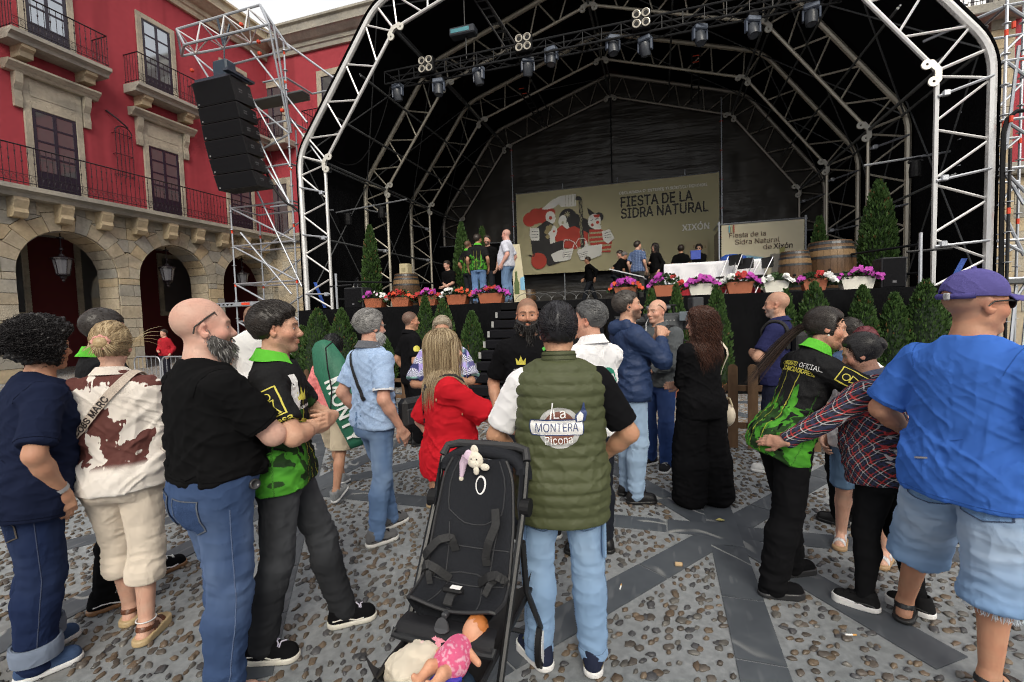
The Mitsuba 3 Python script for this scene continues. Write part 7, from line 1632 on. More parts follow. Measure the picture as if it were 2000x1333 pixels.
s = Person('sleek black-haired woman in a red plaid jacket, arm around the ponytailed woman', 1722, 1188, face=166, h=1.475, female=True, fat=.62, wide=1.12, skin=(.40, .215, .15), hyaw=14, hpitch=10, lean=9, butt=.5, armL=dict(w=(-.47, .40, 1.13), hint=(-.7, -.3, -1), hd=(.1, 1, .05), pn=(0.6, .1, -.3), curl=.25), armR=dict(w=(.14, .44, 1.2), hint=(.7, -.3, -1)), feet=((-.09, .07, 0), (.10, -.16, 0)), seed=20)
s.make_body(hairc=(.014, .012, .012)); s.shirt(None, 'plaid_red', hem=.85, sleeve=1.96, g=(.024, .018), grow=.026, uv=lambda q, v: np.stack([q[:, 0] + q[:, 1], q[:, 2]], 1), amp=.007); s.collar((.10, .11, .16), hgt=.035, fall=.1); s.trousers((.009, .009, .010), g=(.006, .006, .006), amp=.003, grow=.016); s.shoes((.013, .013, .014), sole=(.66, .65, .64), laces=(.013, .013, .014), stripe=(.05, .05, .05), h=.045)
s.hair(col=(.010, .009, .010), col2=(.035, .033, .035), thick=.014, length=.15, n=2200, down=-.07, bun=(0, -.115, .03), front=.075, rough=.2, wid=.0011)
v, f = blob((0, 0, 0), 1, 3, 3, .25); s.put('hair_bun', s.h2l(v * [.042, .030, .042] + [0, -.125, .03]), f, 'hair', (.014, .012, .013))
# ---- P21 and the one hidden behind
s = Person('red-haired woman in a white top and sandals, half hidden behind the embrace', 1690, depth=2.98, face=262, h=1.475, lod=1, female=True, fat=.35, skin='light', armR='down', armL='down', seed=21, feet=((-.14, 0, -12), (.16, -.12, 12)))
s.make_body(hairc=(.10, .02, .025), bare_feet=True); s.shirt((.64, .63, .64), hem=.84, sleeve=.8); s.trousers((.12, .2, .32), end=.95, g=(.02, .03, .03)); s.shoes((.5, .5, .52), sole=(.34, .22, .12), kind='sandal'); s.hair(col=(.09, .016, .022), col2=(.2, .04, .05), thick=.012, length=.06, n=500, flow='back', front=.068)
BG = thing('shoulder_strap_bag', 'bag on a black strap over the white top of the red-haired woman', 'bag'); V, Fq, PW, G = s.strap([(.13, -.02, 1.44), (.10, .10, 1.36), (.03, .17, 1.2), (-.10, .17, 1.02)], .045, None, lift=.008); add('strap', (V, Fq), mat((.006, .006, .007), .6), BG); vb, fb = boxm((-.32, .02, .82), (-.22, .2, 1.02), .03); add('bag_body', (s.world(vb), fb), mat((.02, .02, .022), .6), BG)
s = Person('person in dark trousers and black boots almost hidden between the two embracing women', 1655, depth=3.45, face=150, h=1.52, lod=1, female=True, skin='tan', armR='front', armL='front', seed=22, feet=((-.10, .0, 0), (.10, -.02, 0)))
s.make_body(); s.shirt((.05, .08, .15), hem=.85, sleeve=1.9); s.trousers((.006, .006, .007), g=(.006, .01, .012)); s.shoes((.006, .006, .007), kind='boot', sole=(.006, .006, .007)); s.hair(col=(.02, .016, .014), length=.06, n=300)
# ---- P22 man in blue with the cap
s = Person('man in a bright blue t-shirt, frayed denim shorts and violet cap', 1900, depth=1.98, face=66, h=1.73, fat=.38, wide=1.09, headscale=1.06, skin=(.40, .20, .125), hyaw=-30, armR=dict(w=(.32, .10, .93), hint=(.5, -1, 0)), armL=dict(w=(-.30, .16, .98), hint=(-.5, -1, 0)), feet=((-.34, .20, 16), (.11, -.06, 0)), seed=23)
s.legfit = .045; s.make_body(hairc=(.10, .09, .085), scalp=.3, stub=.1, bare_feet=True); s.shirt((.042, .125, .44), hem=.80, sleeve=.86, g=(.014, .036), grow=.020, amp=.0065, hang=.9)
def frayed(v):
 c = np.tile((.15, .25, .42), (len(v), 1)) * (.85 + .3 * meshkit.fbm(v * 6, 3))[:, None]; w = np.zeros(len(v))
 for L in s.leg:
  pc = L['h'] + (L['k'] - L['h']) * .55; w = np.maximum(w, np.exp(-(np.linalg.norm((v - pc) * [1, 1, .7], axis=1) / .14) ** 2))
 w = np.clip(w * (.6 + .9 * meshkit.fbm(v * [9, 9, 26], 3)), 0, 1)[:, None]; return c * (1 - w * .75) + np.array((.52, .58, .64)) * w * .75
s.trousers(None, end=1.26, g=(.03, .05, .062), amp=.011, name='shorts', colf=frayed); pocket(s, .105, .86, .15, .10, (.14, .235, .40), 'shorts', (.05, .07, .12)); pocket(s, -.10, .86, .15, .10, (.14, .235, .40), 'shorts', (.05, .07, .12))
r_ = np.random.default_rng(4); Pp = []
for L in s.leg:
 c = L['k'] + (L['a'] - L['k']) * .255
 for a in r_.uniform(0, 6.28, 170): o = c + np.array([math.cos(a), math.sin(a), 0]) * .107; Pp.append([o + [0, 0, .005], o + r_.normal(0, .003, 3) - [0, 0, .012], o + r_.normal(0, .006, 3) - [0, 0, .024]])
kk = s.k + '__shorts'; n_ = len(Pp); s.strands(np.array(Pp), .0016, np.array((.45, .52, .60)), np.array((.62, .66, .70)), r_, kk, 'frayed_threads')
s.shoes((.014, .014, .015), sole=(.014, .014, .015), kind='sandal', h=.034)
v, f = lathe([(.0, .0)], 3) if False else pathm([s.t2l((-.12 + .05 * t, -.4, .965 + .012 * t)) for t in np.linspace(0, 1, 12)], .0045, 5); v = s.onto(v, s.gr['shirt'], np.array([0, 1., 0]), .002); s.put('reflective_strip', v, f, 'leather', (.24, .24, .26))
# the cap
def capd(p):
 q = s.l2h(p); d = ell_(q, (0, -.012, .044), (.088, .112, .098)); d = np.maximum(d, (.030 - .05 * q[:, 1] * (q[:, 1] > 0)) - q[:, 2] + .25 * np.minimum(q[:, 1] + .02, 0) * -.0)
 d = smax(d, -ell_(q, (0, -.012, .03), (.082, .106, .092)), .002)
 back = ell_(q, (0, -.12, .022), (.044, .07, .036)); d = smax(d, -np.maximum(back, .0 - (q[:, 2] - .018)), .003); return d
v, f = iso(capd, s.HO - .17, s.HO + .2, .0042); CP = s.put('cap', v, f, 'cloth', (.085, .075, .23))
def brim(p):
 q = s.l2h(p); z = q[:, 2] - (.040 - .0 * q[:, 1] - 2.0 * q[:, 0] ** 2 * 2.2 - (q[:, 1] - .09) * .22); return np.maximum(np.maximum(np.abs(z) - .004, ell_(q * np.array([1, 1, 0], F4), (0, .085, 0), (.082, .095, 1)) * .7), .07 - q[:, 1])
v, f = iso(brim, s.HO - .17, s.HO + .22, .0042); s.put('brim', v, f, 'cloth', (.085, .075, .23), parent=CP)
v, f = pathm([s.h2l((math.sin(t) * .088, -.012 - math.cos(t) * .111, .034)) for t in np.linspace(-1.1, 1.1, 16)], .013, 6); s.put('back_strap', v, f, 'cloth', (.07, .062, .20), parent=CP)
v, f = boxm((-.014, -.134, .020), (.014, -.122, .048), .004); s.put('buckle', s.h2l(v + [.03, 0, 0]), f, 'gloss', (.35, .35, .36), parent=CP, smooth=False); v, f = blob(s.h2l((0, -.012, .143)), .009, 2); s.put('cap_button', v, f, 'cloth', (.085, .075, .23), parent=CP)
s.glasses(); v, f = pathm([s.t2l((math.sin(t) * .072, -.018 - math.cos(t) * .066, 1.492 - .01 * math.cos(t))) for t in np.linspace(-2, 2, 26)], .0022, 5); s.put('neck_chain', v, f, 'gloss', (.45, .30, .12))
P22 = s; s.shirt_seams((.026, .08, .30), .80, .86)
# ---- people on the stage
def stage_person(label, px, d, face, h=1.75, top=BLACKC, legs=(.02, .022, .028), print_=None, sleeve=.78, hairkw=None, scalp=0., bald=False, stub=0., **k):
 dk = dict(lod=2, z0=DECK, skin='light'); dk.update(k)
 s = Person(label, px, depth=d, face=face, h=h, **dk); s.make_body(scalp=scalp, hairc=(.03, .025, .022) if not bald else (.2, .18, .16), stub=stub)
 if print_: s.shirt(None, print_, hem=.86, sleeve=sleeve, uv=True, grow=.02)
 else: s.shirt(top, hem=.86, sleeve=sleeve, grow=.02)
 s.trousers(legs, g=(.012, .02, .024)); s.shoes((.05, .05, .06), sole=(.3, .3, .3))
 if not bald and scalp < .6: s.hair(**(hairkw or dict(length=.03, n=500, thick=.016)))
 return s
s = stage_person('man in a club shirt and pale jeans on the stage, back to the plaza', 937, 12.0, 82, 1.76, legs=(.13, .22, .40), print_='jersey', hyaw=-35, scalp=.3, skin='tan', fat=.1); s.collar((.10, .42, .04))
s = stage_person('man in a club shirt and dark trousers on the stage, left of his group', 918, 12.3, 40, 1.66, print_='jersey', scalp=.7, skin='brown'); s.collar((.10, .42, .04))
s = stage_person('bearded man in a black polo on the stage, facing the plaza', 956, 12.2, 246, 1.76, scalp=.3, stub=.8)
s = stage_person('stout balding man in a white shirt and jeans at the stage edge', 993, 11.3, 160, 1.74, top=(.55, .56, .64), legs=(.14, .22, .36), fat=.75, bald=True, scalp=.2, skin=(.56, .30, .24), sleeve=.85); s.glasses(); s.band(1, .92, .03, (.015, .015, .015), 'wristwatch', fore=True, r=.034)
stage_person('stagehand in black crouching in the dark at the left of the stage', 882, 13.4, 230, 1.7, hip_drop=.42, armR='front', armL='front', lean=12)
stage_person('young man all in black walking left in front of the olive poster', 1153, 17.2, 196, 1.72, feet=((-.09, .3, 0, .0, 0), (.09, -.28, 0, .06, 30)), lean=6, armR=dict(w=(.26, .16, .98), hint=(.3, -1, 0)), armL=dict(w=(-.26, -.12, .95), hint=(-.3, -1, 0)), sleeve=1.9, skin='tan')
stage_person('dark-haired man bending in black behind the others on the stage', 1227, 15.2, 200, 1.70, lean=22)
stage_person('grey-haired man in a black shirt bending over a white folding table', 1205, 14.6, 20, 1.60, lean=26, skin='tan', armR=dict(w=(.2, .3, .95), hint=(.4, -1, -.2)), hairkw=dict(length=.02, n=300, thick=.012, col=(.13, .12, .12)))
s = stage_person('man in a blue checked shirt on the stage seen from behind', 1247, 13.8, 66, 1.73, print_='plaid_blue', legs=(.05, .05, .05), hyaw=-30)
stage_person('grey-haired man on the stage between the checked shirt and the long-haired woman', 1256, 15.0, 268, 1.66, top=(.2, .17, .13), hairkw=dict(length=.02, n=300, thick=.012, col=(.15, .14, .14)))
s = stage_person('long-haired woman in a black jacket and khaki trousers on the stage', 1281, 14.0, 214, 1.68, female=True, sleeve=1.9, legs=(.10, .09, .06), armR=dict(w=(-.02, .24, 1.14), hint=(.8, -.3, -.9)), hairkw=dict(col=(.02, .016, .015), length=.26, n=1400, flow='down', down=-.10, thick=.022, wid=.003), hyaw=14)
stage_person('man in a black t-shirt seen from behind beyond the white table', 1331, 14.6, 88, 1.68, skin='tan', hairkw=dict(length=.04, n=500, thick=.026))
s = stage_person('curly-haired woman in sunglasses standing beyond the white table', 1366, 14.4, 262, 1.66, female=True, sleeve=1.9, armR='front', armL='front', hairkw=dict(col=(.025, .018, .015), length=.09, n=700, curl=.01, thick=.03)); s.glasses(); SW = s
s = Person('distant person in a red jacket standing in the shade of the arcade', 316, depth=13.5, face=215, h=1.50, lod=2, seed=40, armR='front', armL='down'); s.make_body(); s.shirt((.36, .02, .03), sleeve=1.9); s.trousers((.02, .02, .03)); s.shoes((.02, .02, .02)); s.hair(length=.03, n=300)
# ================================================================== plants and props
def conifer(name, label, P, H, R, group, z0=0., pot=True, seed=0, n=2600, leaf=.032):
 """a clipped conifer: short trunk, dense upright sprays through the crown's outer shell"""
 t = thing(name, label, 'tree', group); r = np.random.default_rng(seed); c = np.array([P[0], P[1], z0])
 add('trunk', tubem(c, c + [0, 0, H * .8], .03, 6, .01), mat((.07, .045, .03), .9), t)
 if pot:
  v, f = lathe([(0, 0), (R * .5, 0), (R * .62, .24), (R * .66, .26), (R * .6, .26), (0, .24)], 16, c); add('pot', (v, f), mat((.28, .085, .04), .7), t)
 hb = .2 if pot else .02
 u = r.random(n) ** .9; prof = lambda u: np.sin(np.clip((1 - u) * 1.25, 0, 1) * np.pi / 2) ** .75 * np.clip(u * 9 + .55, 0, 1)
 a = r.uniform(0, 6.283, n); lump = 1 + .16 * (meshkit.fbm(np.c_[np.cos(a) * 2.2, np.sin(a) * 2.2, u * H * 3.5] + seed, 3) - .5) * 2
 rad = R * prof(u) * lump * (1 - .30 * r.random(n) ** 2.2); q = c + np.c_[np.cos(a) * rad, np.sin(a) * rad, hb + u * (H - hb)]
 out = np.c_[np.cos(a), np.sin(a), np.full(n, 1.1) + 1.2 * u]; out += r.normal(0, .35, (n, 3)); out /= np.linalg.norm(out, axis=1, keepdims=True)
 sd = np.cross(out, r.normal(size=(n, 3))); sd /= np.linalg.norm(sd, axis=1, keepdims=True); L = leaf * r.uniform(.7, 1.5, n)[:, None]; w = L * .42
 V = np.stack([q - sd * w * .3, q + sd * w * .3, q + out * L * 1.1 + sd * w, q + out * L * 1.9, q + out * L * 1.1 - sd * w], 1).reshape(-1, 3)
 i = np.arange(n)[:, None] * 5; F = np.vstack([i + [0, 1, 2], i + [0, 2, 4], i + [2, 3, 4]])
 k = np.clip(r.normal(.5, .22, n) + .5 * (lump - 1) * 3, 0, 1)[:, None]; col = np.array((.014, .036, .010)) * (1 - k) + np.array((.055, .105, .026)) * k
 brown = (r.random(n) < .02)[:, None]; col = np.where(brown, (.13, .075, .03), col)
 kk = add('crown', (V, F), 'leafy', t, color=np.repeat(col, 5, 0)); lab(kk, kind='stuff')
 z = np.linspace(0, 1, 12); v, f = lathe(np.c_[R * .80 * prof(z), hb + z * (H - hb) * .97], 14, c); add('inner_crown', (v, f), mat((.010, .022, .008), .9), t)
 return t
 # young conifers standing before the stage skirt
def ground_tree(px, ytop, y, wpx, lb, seed):
 P = on_y(px, 640, y); zt = on_y(px, ytop, y)[2]; D = (P - CAM) @ CF; conifer('conifer', lb, P, zt, wpx / FP * D / 2 * .76, 'young conifers before the stage', 0., True, seed)
spec = [(622, 606, 95, 'leftmost young conifer before the stage skirt'), (668, 606, 80, 'young conifer before the skirt below the left black floor speaker'), (590, 640, 60, 'young conifer half hidden behind the dark-haired man with crossed arms'),
(832, 582, 62, 'young conifer before the skirt, right of the security guard'), (866, 588, 76, 'young conifer behind the woman in the fan print blouse'), (922, 612, 72, 'young conifer standing left of the stage stairs'),
(748, 660, 60, 'small conifer behind the grey-haired man in pale blue'),
(1272, 569, 56, 'young conifer above the navy hooded jacket'), (1322, 560, 56, 'young conifer above the camera operator'), (1400, 562, 72, 'young conifer behind the auburn curls'),
(1590, 556, 104, 'broad conifer between the bald man with crossed arms and the hugging woman'), (1535, 570, 62, 'conifer right behind the bald man with crossed arms'), (1684, 563, 82, 'young conifer behind the head of the red-haired woman'), (1746, 577, 90, 'young conifer left of the broad one by the violet cap'), (1806, 552, 122, 'broad conifer beside the violet cap')]
for i, (px, yt, w, lb) in enumerate(spec): ground_tree(px, yt, EDGE - .45, w, lb, i + 1)
def stage_tree(px, ytop, wpx, y, lb, seed, ybase=560):
 P = on_y(px, 560, y); zt = on_y(px, ytop, y)[2]; D = (P - CAM) @ CF; conifer('tall_conifer', lb, P, zt - DECK, wpx / FP * D / 2 * .80, 'tall conifers on the stage', DECK, True, seed, 4200, .042)
stage_tree(727, 444, 40, 11.6, 'tall slim conifer on the stage behind the left flower boxes', 31); stage_tree(905, 438, 42, 13.2, 'tall conifer behind the group of men on the left of the stage', 32); stage_tree(1714, 358, 74, 11.6, 'tallest conifer on the stage, beside the right black floor speaker', 33); stage_tree(1600, 428, 34, 13.5, 'slim conifer behind the largest barrel', 34); stage_tree(945, 447, 30, 13.6, 'conifer half hidden behind the men on the left of the stage', 35)
# flower boxes along the stage edge
PINKS = {'magenta': (.40, .035, .34), 'red': (.40, .012, .012), 'orange': (.55, .06, .015), 'white': (.72, .72, .70), 'pink': (.55, .03, .12)}
def flower_box(x0, x1, ytop, ybase, colors, label, pot='terracotta', seed=0, pw=None):
 y = EDGE + .42; a, b = on_y(x0, ybase, y), on_y(x1, ybase, y); r = np.random.default_rng(seed + 50)
 t = thing('flower_box', label, 'planter', 'flower boxes along the stage edge'); c = (a + b) / 2; W = b[0] - a[0]; pwid = W * (pw or .62)
 pm = mat((.30, .085, .035), .6) if pot == 'terracotta' else mat((.62, .60, .53), .5); h = .20
 tp_ = Polygon([(-pwid / 2 + .05, 0), (pwid / 2 - .05, 0), (pwid / 2, h), (pwid / 2 + .015, h), (pwid / 2 + .015, h + .03), (-pwid / 2 - .015, h + .03), (-pwid / 2 - .015, h), (-pwid / 2, h)])
 add('box', prism(tp_, .24, (c[0], y - .12, DECK), (1, 0, 0), (0, 0, 1), (0, 1, 0)), pm, t); add('soil', boxm((c[0] - pwid / 2 + .02, y - .11, DECK + h + .031), (c[0] + pwid / 2 - .02, y + .11, DECK + h + .045)), mat((.03, .02, .015), .95), t)
 zt = on_y((x0 + x1) / 2, ytop, y)[2] - DECK; n = 420
 q = np.c_[c[0] + r.uniform(-1, 1, n) * W / 2, y + r.normal(0, .10, n), np.zeros(n)]; ex_ = np.abs(q[:, 0] - c[0]) / (W / 2); q[:, 2] = DECK + h + (zt - h) * np.sqrt(np.clip(1.05 - ex_ ** 2.5, .02, 1)) * r.random(n) ** .5 * (.75 + .5 * meshkit.fbm(np.c_[q[:, 0] * 3, q[:, 1] * 3, q[:, 0] * 0], 2)) - .10 * ex_
 d = r.normal(0, 1, (n, 3)) * [1, 1, .5] + [0, -.5, .4]; d /= np.linalg.norm(d, axis=1, keepdims=True); sd = np.cross(d, r.normal(size=(n, 3))); sd /= np.linalg.norm(sd, axis=1, keepdims=True); L = r.uniform(.045, .085, n)[:, None]
 V = np.stack([q, q + d * L * .5 + sd * L * .3, q + d * L, q + d * L * .5 - sd * L * .3], 1).reshape(-1, 3); i = np.arange(n)[:, None] * 4; F = np.vstack([i + [0, 1, 2], i + [0, 2, 3]]); k = r.random((n, 1)); kk = add('leaves', (V, F), 'leafy', t, color=np.repeat(np.array((.012, .03, .012)) * (1 - k) + np.array((.045, .085, .03)) * k, 4, 0)); lab(kk, kind='stuff')
 for ci, (cn, u0, u1, m) in enumerate(colors):
  for j in range(int(m * 1.7)):
   u = r.uniform(u0, u1); e = abs(2 * u - 1); P = np.array([a[0] + W * u, y - .05 + r.normal(0, .08) - .08, DECK + h + (zt - h + .02) * math.sqrt(max(1.05 - e ** 2.5, .05)) * r.uniform(.30, 1.0) ** .6 - .06 * e])
   nrm = np.array([r.normal(0, .35), -1, r.uniform(.1, .9)]); nrm /= np.linalg.norm(nrm); u_, w_, _ = frame(nrm); rr = r.uniform(.030, .046); mb = MB()
   for p_ in range(5):
    an = p_ * 1.2566 + r.uniform(0, .3); dr_ = math.cos(an) * u_ + math.sin(an) * w_; s2 = -math.sin(an) * u_ + math.cos(an) * w_
    mb.put([P, P + dr_ * rr * .55 + s2 * rr * .55 + nrm * .006, P + dr_ * rr * 1.1 + s2 * rr * .25 - nrm * .002, P + dr_ * rr * 1.1 - s2 * rr * .25 - nrm * .002, P + dr_ * rr * .55 - s2 * rr * .55 + nrm * .006], [[0, 1, 2], [0, 2, 3], [0, 3, 4]])
   add('flower', mb.mesh(), mat(np.array(PINKS[cn]) * (1., .82)[j % 2], .6), t)
boxes = [(708, 762, 572, 600, [('magenta', 0, .6, 11), ('white', .6, 1, 8)], 'flower box with magenta and white blooms beside the left floor speaker', 'terracotta'),
(760, 814, 568, 601, [('red', 0, .6, 15), ('orange', .3, 1, 10)], 'flower box of red blooms in front of the left barrel', 'terracotta'),
(812, 866, 566, 601, [('red', 0, .4, 8), ('magenta', .3, .8, 10), ('red', .7, 1, 6)], 'flower box with red and magenta blooms, third from the left', 'terracotta'),
(866, 926, 562, 598, [('white', 0, .4, 9), ('orange', .5, 1, 10)], 'flower box with white and orange blooms, left of the men on stage', 'terracotta'),
(926, 998, 560, 597, [('magenta', 0, .45, 11), ('red', .3, .7, 7), ('magenta', .6, 1, 11)], 'flower box of magenta blooms at the feet of the man in white', 'terracotta'),
(1190, 1256, 546, 590, [('magenta', .1, .8, 24), ('orange', .7, 1, 6), ('orange', 0, .2, 4)], 'full magenta flower box above the navy hooded jacket', 'terracotta'),
(1266, 1336, 536, 582, [('magenta', 0, .4, 11), ('red', .5, 1, 5)], 'flower box with dark leaves and few magenta blooms before the red tablecloth', 'terracotta'),
(1338, 1402, 540, 578, [('magenta', 0, 1, 32)], 'white box of magenta blooms before the table corner', 'white'),
(1404, 1484, 534, 576, [('white', 0, .35, 10), ('red', .35, .7, 9), ('magenta', .65, 1, 11)], 'flower box with white, red and magenta blooms before the folding chairs', 'terracotta'),
(1482, 1546, 536, 574, [('white', 0, .35, 6), ('white', .7, 1, 8)], 'white box of white blooms before the smaller barrel', 'white'),
(1552, 1626, 534, 572, [('magenta', 0, .3, 4), ('red', .5, .7, 4), ('white', .6, 1, 12)], 'flower box with white blooms before the largest barrel', 'terracotta'),
(1630, 1714, 526, 569, [('magenta', .5, 1, 20), ('magenta', 0, .4, 5)], 'white box of magenta blooms beside the right floor speaker', 'white')]
for i, (x0, x1, yt, yb, cl, lb, pt) in enumerate(boxes): flower_box(x0, x1, yt, yb, cl, lb, pt, i, .80 if pt == 'white' else .66)
# barrels
def stave(seed):
 def f(p, n, uv):
  g = fbm(uv.x * 40. + seed, uv.y * 5., seed, 4); st = cell_rand(dr.floor(uv.x * 26.), seed); pale = smoothstep(.66, .72, uv.y) * smoothstep(.90, .84, uv.y)
  c = mix((.045, .024, .013), (.14, .075, .036), g * .7 + st * .3); return mix(c, (.27, .17, .08), pale * .6) * (.75 + .4 * fbm(uv.x * 9, uv.y * 3, 4., 2))
 return f
pmat('barrel_wood', stave(3.), .55, .4)
M_HOOP = mat((.05, .052, .056), .4, .6)
def barrel(px, ytop, ybase, wpx, y, label, extra=False):
 P = on_y(px, ytop, y); Wd = wpx / FP * ((P - CAM) @ CF); t = thing('barrel', label, 'barrel', 'oak barrels on the stage'); H = on_y(px, ytop, y)[2] - DECK; R_ = Wd / 2
 nst = 24; z = np.linspace(0, 1, 13); rad = R_ * (1 - .18 * (2 * z - 1) ** 2)
 for i in range(nst):
  a = np.linspace(i, i + .97, 3) / nst * 2 * np.pi; G = np.stack([P[0] + rad[:, None] * np.cos(a), P[1] + rad[:, None] * np.sin(a), DECK + (z * H)[:, None] + a * 0], -1); v, f = grid(G)
  add('stave', (v, f[:, ::-1]), 'barrel_wood', t, smooth=True, uv=np.c_[np.repeat(a[None] / 6.283, 13, 0).ravel(), np.repeat(z[:, None], 3, 1).ravel()])
 for zz in (.05, .16, .33, .67, .84, .95):
  r_ = R_ * (1 - .18 * (2 * zz - 1) ** 2); w = .022 * H / .9; rr2 = lambda q: R_ * (1 - .18 * (2 * q - 1) ** 2) + .006
  add('hoop', lathe([(r_ - .02, zz * H - w), (rr2(zz - w / H), zz * H - w), (rr2(zz + w / H), zz * H + w), (r_ - .02, zz * H + w)], 32, (P[0], P[1], DECK)), M_HOOP, t)
 add('head', lathe([(R_ * .79, H * .965), (0, H * .967)], 24, (P[0], P[1], DECK)), mat((.12, .07, .035), .6), t)
 d = np.array([CAM[0] - P[0], CAM[1] - P[1], 0]); d /= np.linalg.norm(d); add('bung_hole', blob(P * [1, 1, 0] + d * (R_ * .99) + [0, 0, DECK + H * .42], .028, 2), M_BLACK, t)
 return P, H
bp, bh = barrel(793, 536, 575, 52, 11.3, 'oak barrel with a small crate on top behind the left flower boxes')
BXK = thing('wooden_crate', 'small pale wooden crate standing on the left barrel', 'crate'); add('case', boxm((bp[0] - .13, bp[1] - .12, DECK + bh * .97), (bp[0] + .12, bp[1] + .12, DECK + bh + .27), .01), mat((.42, .36, .22), .75), BXK); add('mark', boxm((bp[0] - .06, bp[1] - .124, DECK + bh + .06), (bp[0] + .05, bp[1] - .121, DECK + bh + .16)), mat((.30, .26, .15), .8), BXK)
barrel(1552, 492, 572, 58, 11.4, 'smaller oak barrel on the right of the stage'); barrel(1621, 473, 570, 86, 11.7, 'largest oak barrel on the right of the stage'); barrel(1033, 566, 600, 28, 15.5, 'small dark barrel under the left of the olive poster')
# cider table, cloth and what stands there
TYB = 12.4
a, b = on_y(1296, 522, TYB), on_y(1478, 512, TYB + .6); tz = on_y(1380, 512, TYB)[2]
TB = thing('cider_table', 'long table under a red skirt and white cloth on the stage', 'table')
tx0, tx1, ty0, ty1 = a[0] + .05, b[0], TYB, TYB + 1.1
add('table_top', boxm((tx0, ty0, tz - .04), (tx1, ty1, tz - .008), .01), mat((.3, .3, .3), .6), TB)
for x in (tx0 + .08, tx1 - .08):
 for y in (ty0 + .08, ty1 - .08): add('leg', tubem((x, y, DECK), (x, y, tz - .04), .02, 6), M_GALV, TB)
add('red_skirt', cat(drape_sheet((tx0 + .02, ty0 + .02, 0), (tx1 - .02, ty0 + .02, 0), DECK + .01, tz - .05, .03, 9, 60), drape_sheet((tx0 + .02, ty1, 0), (tx0 + .02, ty0 + .03, 0), DECK + .01, tz - .05, .02, 4, 24)), mat((.26, .006, .014), .8), TB, smooth=True)
CL = thing('white_tablecloth', 'white tablecloth hanging in points over the front of the cider table', 'tablecloth')
nu, nv = 110, 40; U = np.linspace(-.28, tx1 - tx0 + .3, nu); Vv = np.linspace(-.62, ty1 - ty0 + .2, nv); ug, vg = np.meshgrid(U, Vv, indexing='ij'); W_ = tx1 - tx0
cu, cv = np.clip(ug, 0, W_), np.clip(vg, 0, ty1 - ty0); over = np.hypot(ug - cu, vg - cv); drop = over * (.82 + .22 * np.sin(ug * 7.5) * (vg < 0)); out = .03 + .035 * np.sin(ug * 16 + np.sin(ug * 5) * 2) * np.clip(over * 3, 0, 1)
X_ = tx0 + cu + np.sign(ug - cu) * (.02 + np.where(ug != cu, .02, 0)); Y_ = ty0 + cv - (vg < 0) * np.where(over > .01, out + .012, 0); v, f = grid(np.stack([X_, Y_, tz + .004 - drop + .004 * meshkit.noise(np.stack([ug * 6, vg * 6, ug * 0], -1))], -1)); add('cloth', (v, f), mat((.70, .69, .72), .75), CL, smooth=True)
HP = thing('blue_holdall', 'shiny blue cloth bundle lying on the back of the white table', 'bag'); P = on_y(1432, 505, TYB + .8); v, f = blob((P[0], P[1], tz + .10), .30, 3, 4, .5, (1., .5, .42)); add('bundle', (v, f), mat((.02, .065, .30), .4), HP, smooth=True)
q = on_y(1360, 500, 14.2); BB = thing('blue_gift_box', 'blue box held by the curly-haired woman in sunglasses', 'box'); add('case', boxm((q[0] - .16, 13.95, q[2] - .12), (q[0] + .10, 14.1, q[2] + .12), .008), mat((.03, .06, .33), .5), BB); add('lid', boxm((q[0] - .165, 13.945, q[2] + .08), (q[0] + .105, 14.105, q[2] + .122), .006), mat((.035, .07, .36), .5), BB)
def folding_chair(px, py, y, ang, lb):
 P = on_y(px, py, y); t = thing('folding_chair', lb, 'chair', 'black folding chairs beside the cider table'); zb = P[2]; c = np.array([P[0], P[1], 0])
 def R_(m): return rotz(np.asarray(m[0]), ang, c), m[1]
 add('backrest', R_(boxm((c[0] - .2, c[1] - .02, zb - .12), (c[0] + .2, c[1] + .01, zb + .12), .02)), mat((.012, .012, .013), .5), t)
 for s_ in (-1, 1): add('frame_tube', R_(cat(tubem((c[0] + s_ * .2, c[1] - .02, zb + .1), (c[0] + s_ * .21, c[1] - .50, DECK), .012, 6), tubem((c[0] + s_ * .19, c[1] - .02, DECK + .42), (c[0] + s_ * .21, c[1] + .08, DECK), .012, 6))), mat((.30, .30, .32), .35, .7), t)
 add('seat', R_(boxm((c[0] - .2, c[1] - .42, DECK + .42), (c[0] + .2, c[1] - .04, DECK + .46), .015)), mat((.012, .012, .013), .5), t)
folding_chair(1437, 508, 12.1, -.9, 'black folding chair nearest the white table'); folding_chair(1456, 515, 12.0, -.7, 'black folding chair, middle of the three beside the table'); folding_chair(1499, 513, 12.2, -1.1, 'black folding chair in front of the cream banner')
WT = thing('folding_table', 'white folded table carried by the grey-haired man in black', 'table'); a, b = on_y(1190, 527, 13.4), on_y(1235, 540, 13.2); d = (b - a); u = d / np.linalg.norm(d)
add('top', trimesh.convex.convex_hull(np.array([a + [0, .0, .03], a + [0, .5, .06], b + [.3, .0, -.02], b + [.3, .5, .0], a + [0, 0, -.0], a + [0, .5, .03], b + [.3, 0, -.05], b + [.3, .5, -.03]])), mat((.55, .56, .58), .5), WT); add('folded_legs', cat(tubem(a + [.05, .1, -.03], b + [.35, .1, -.08], .014, 5), tubem(a + [.05, .35, -.03], b + [.35, .35, -.08], .014, 5)), M_GALV, WT)
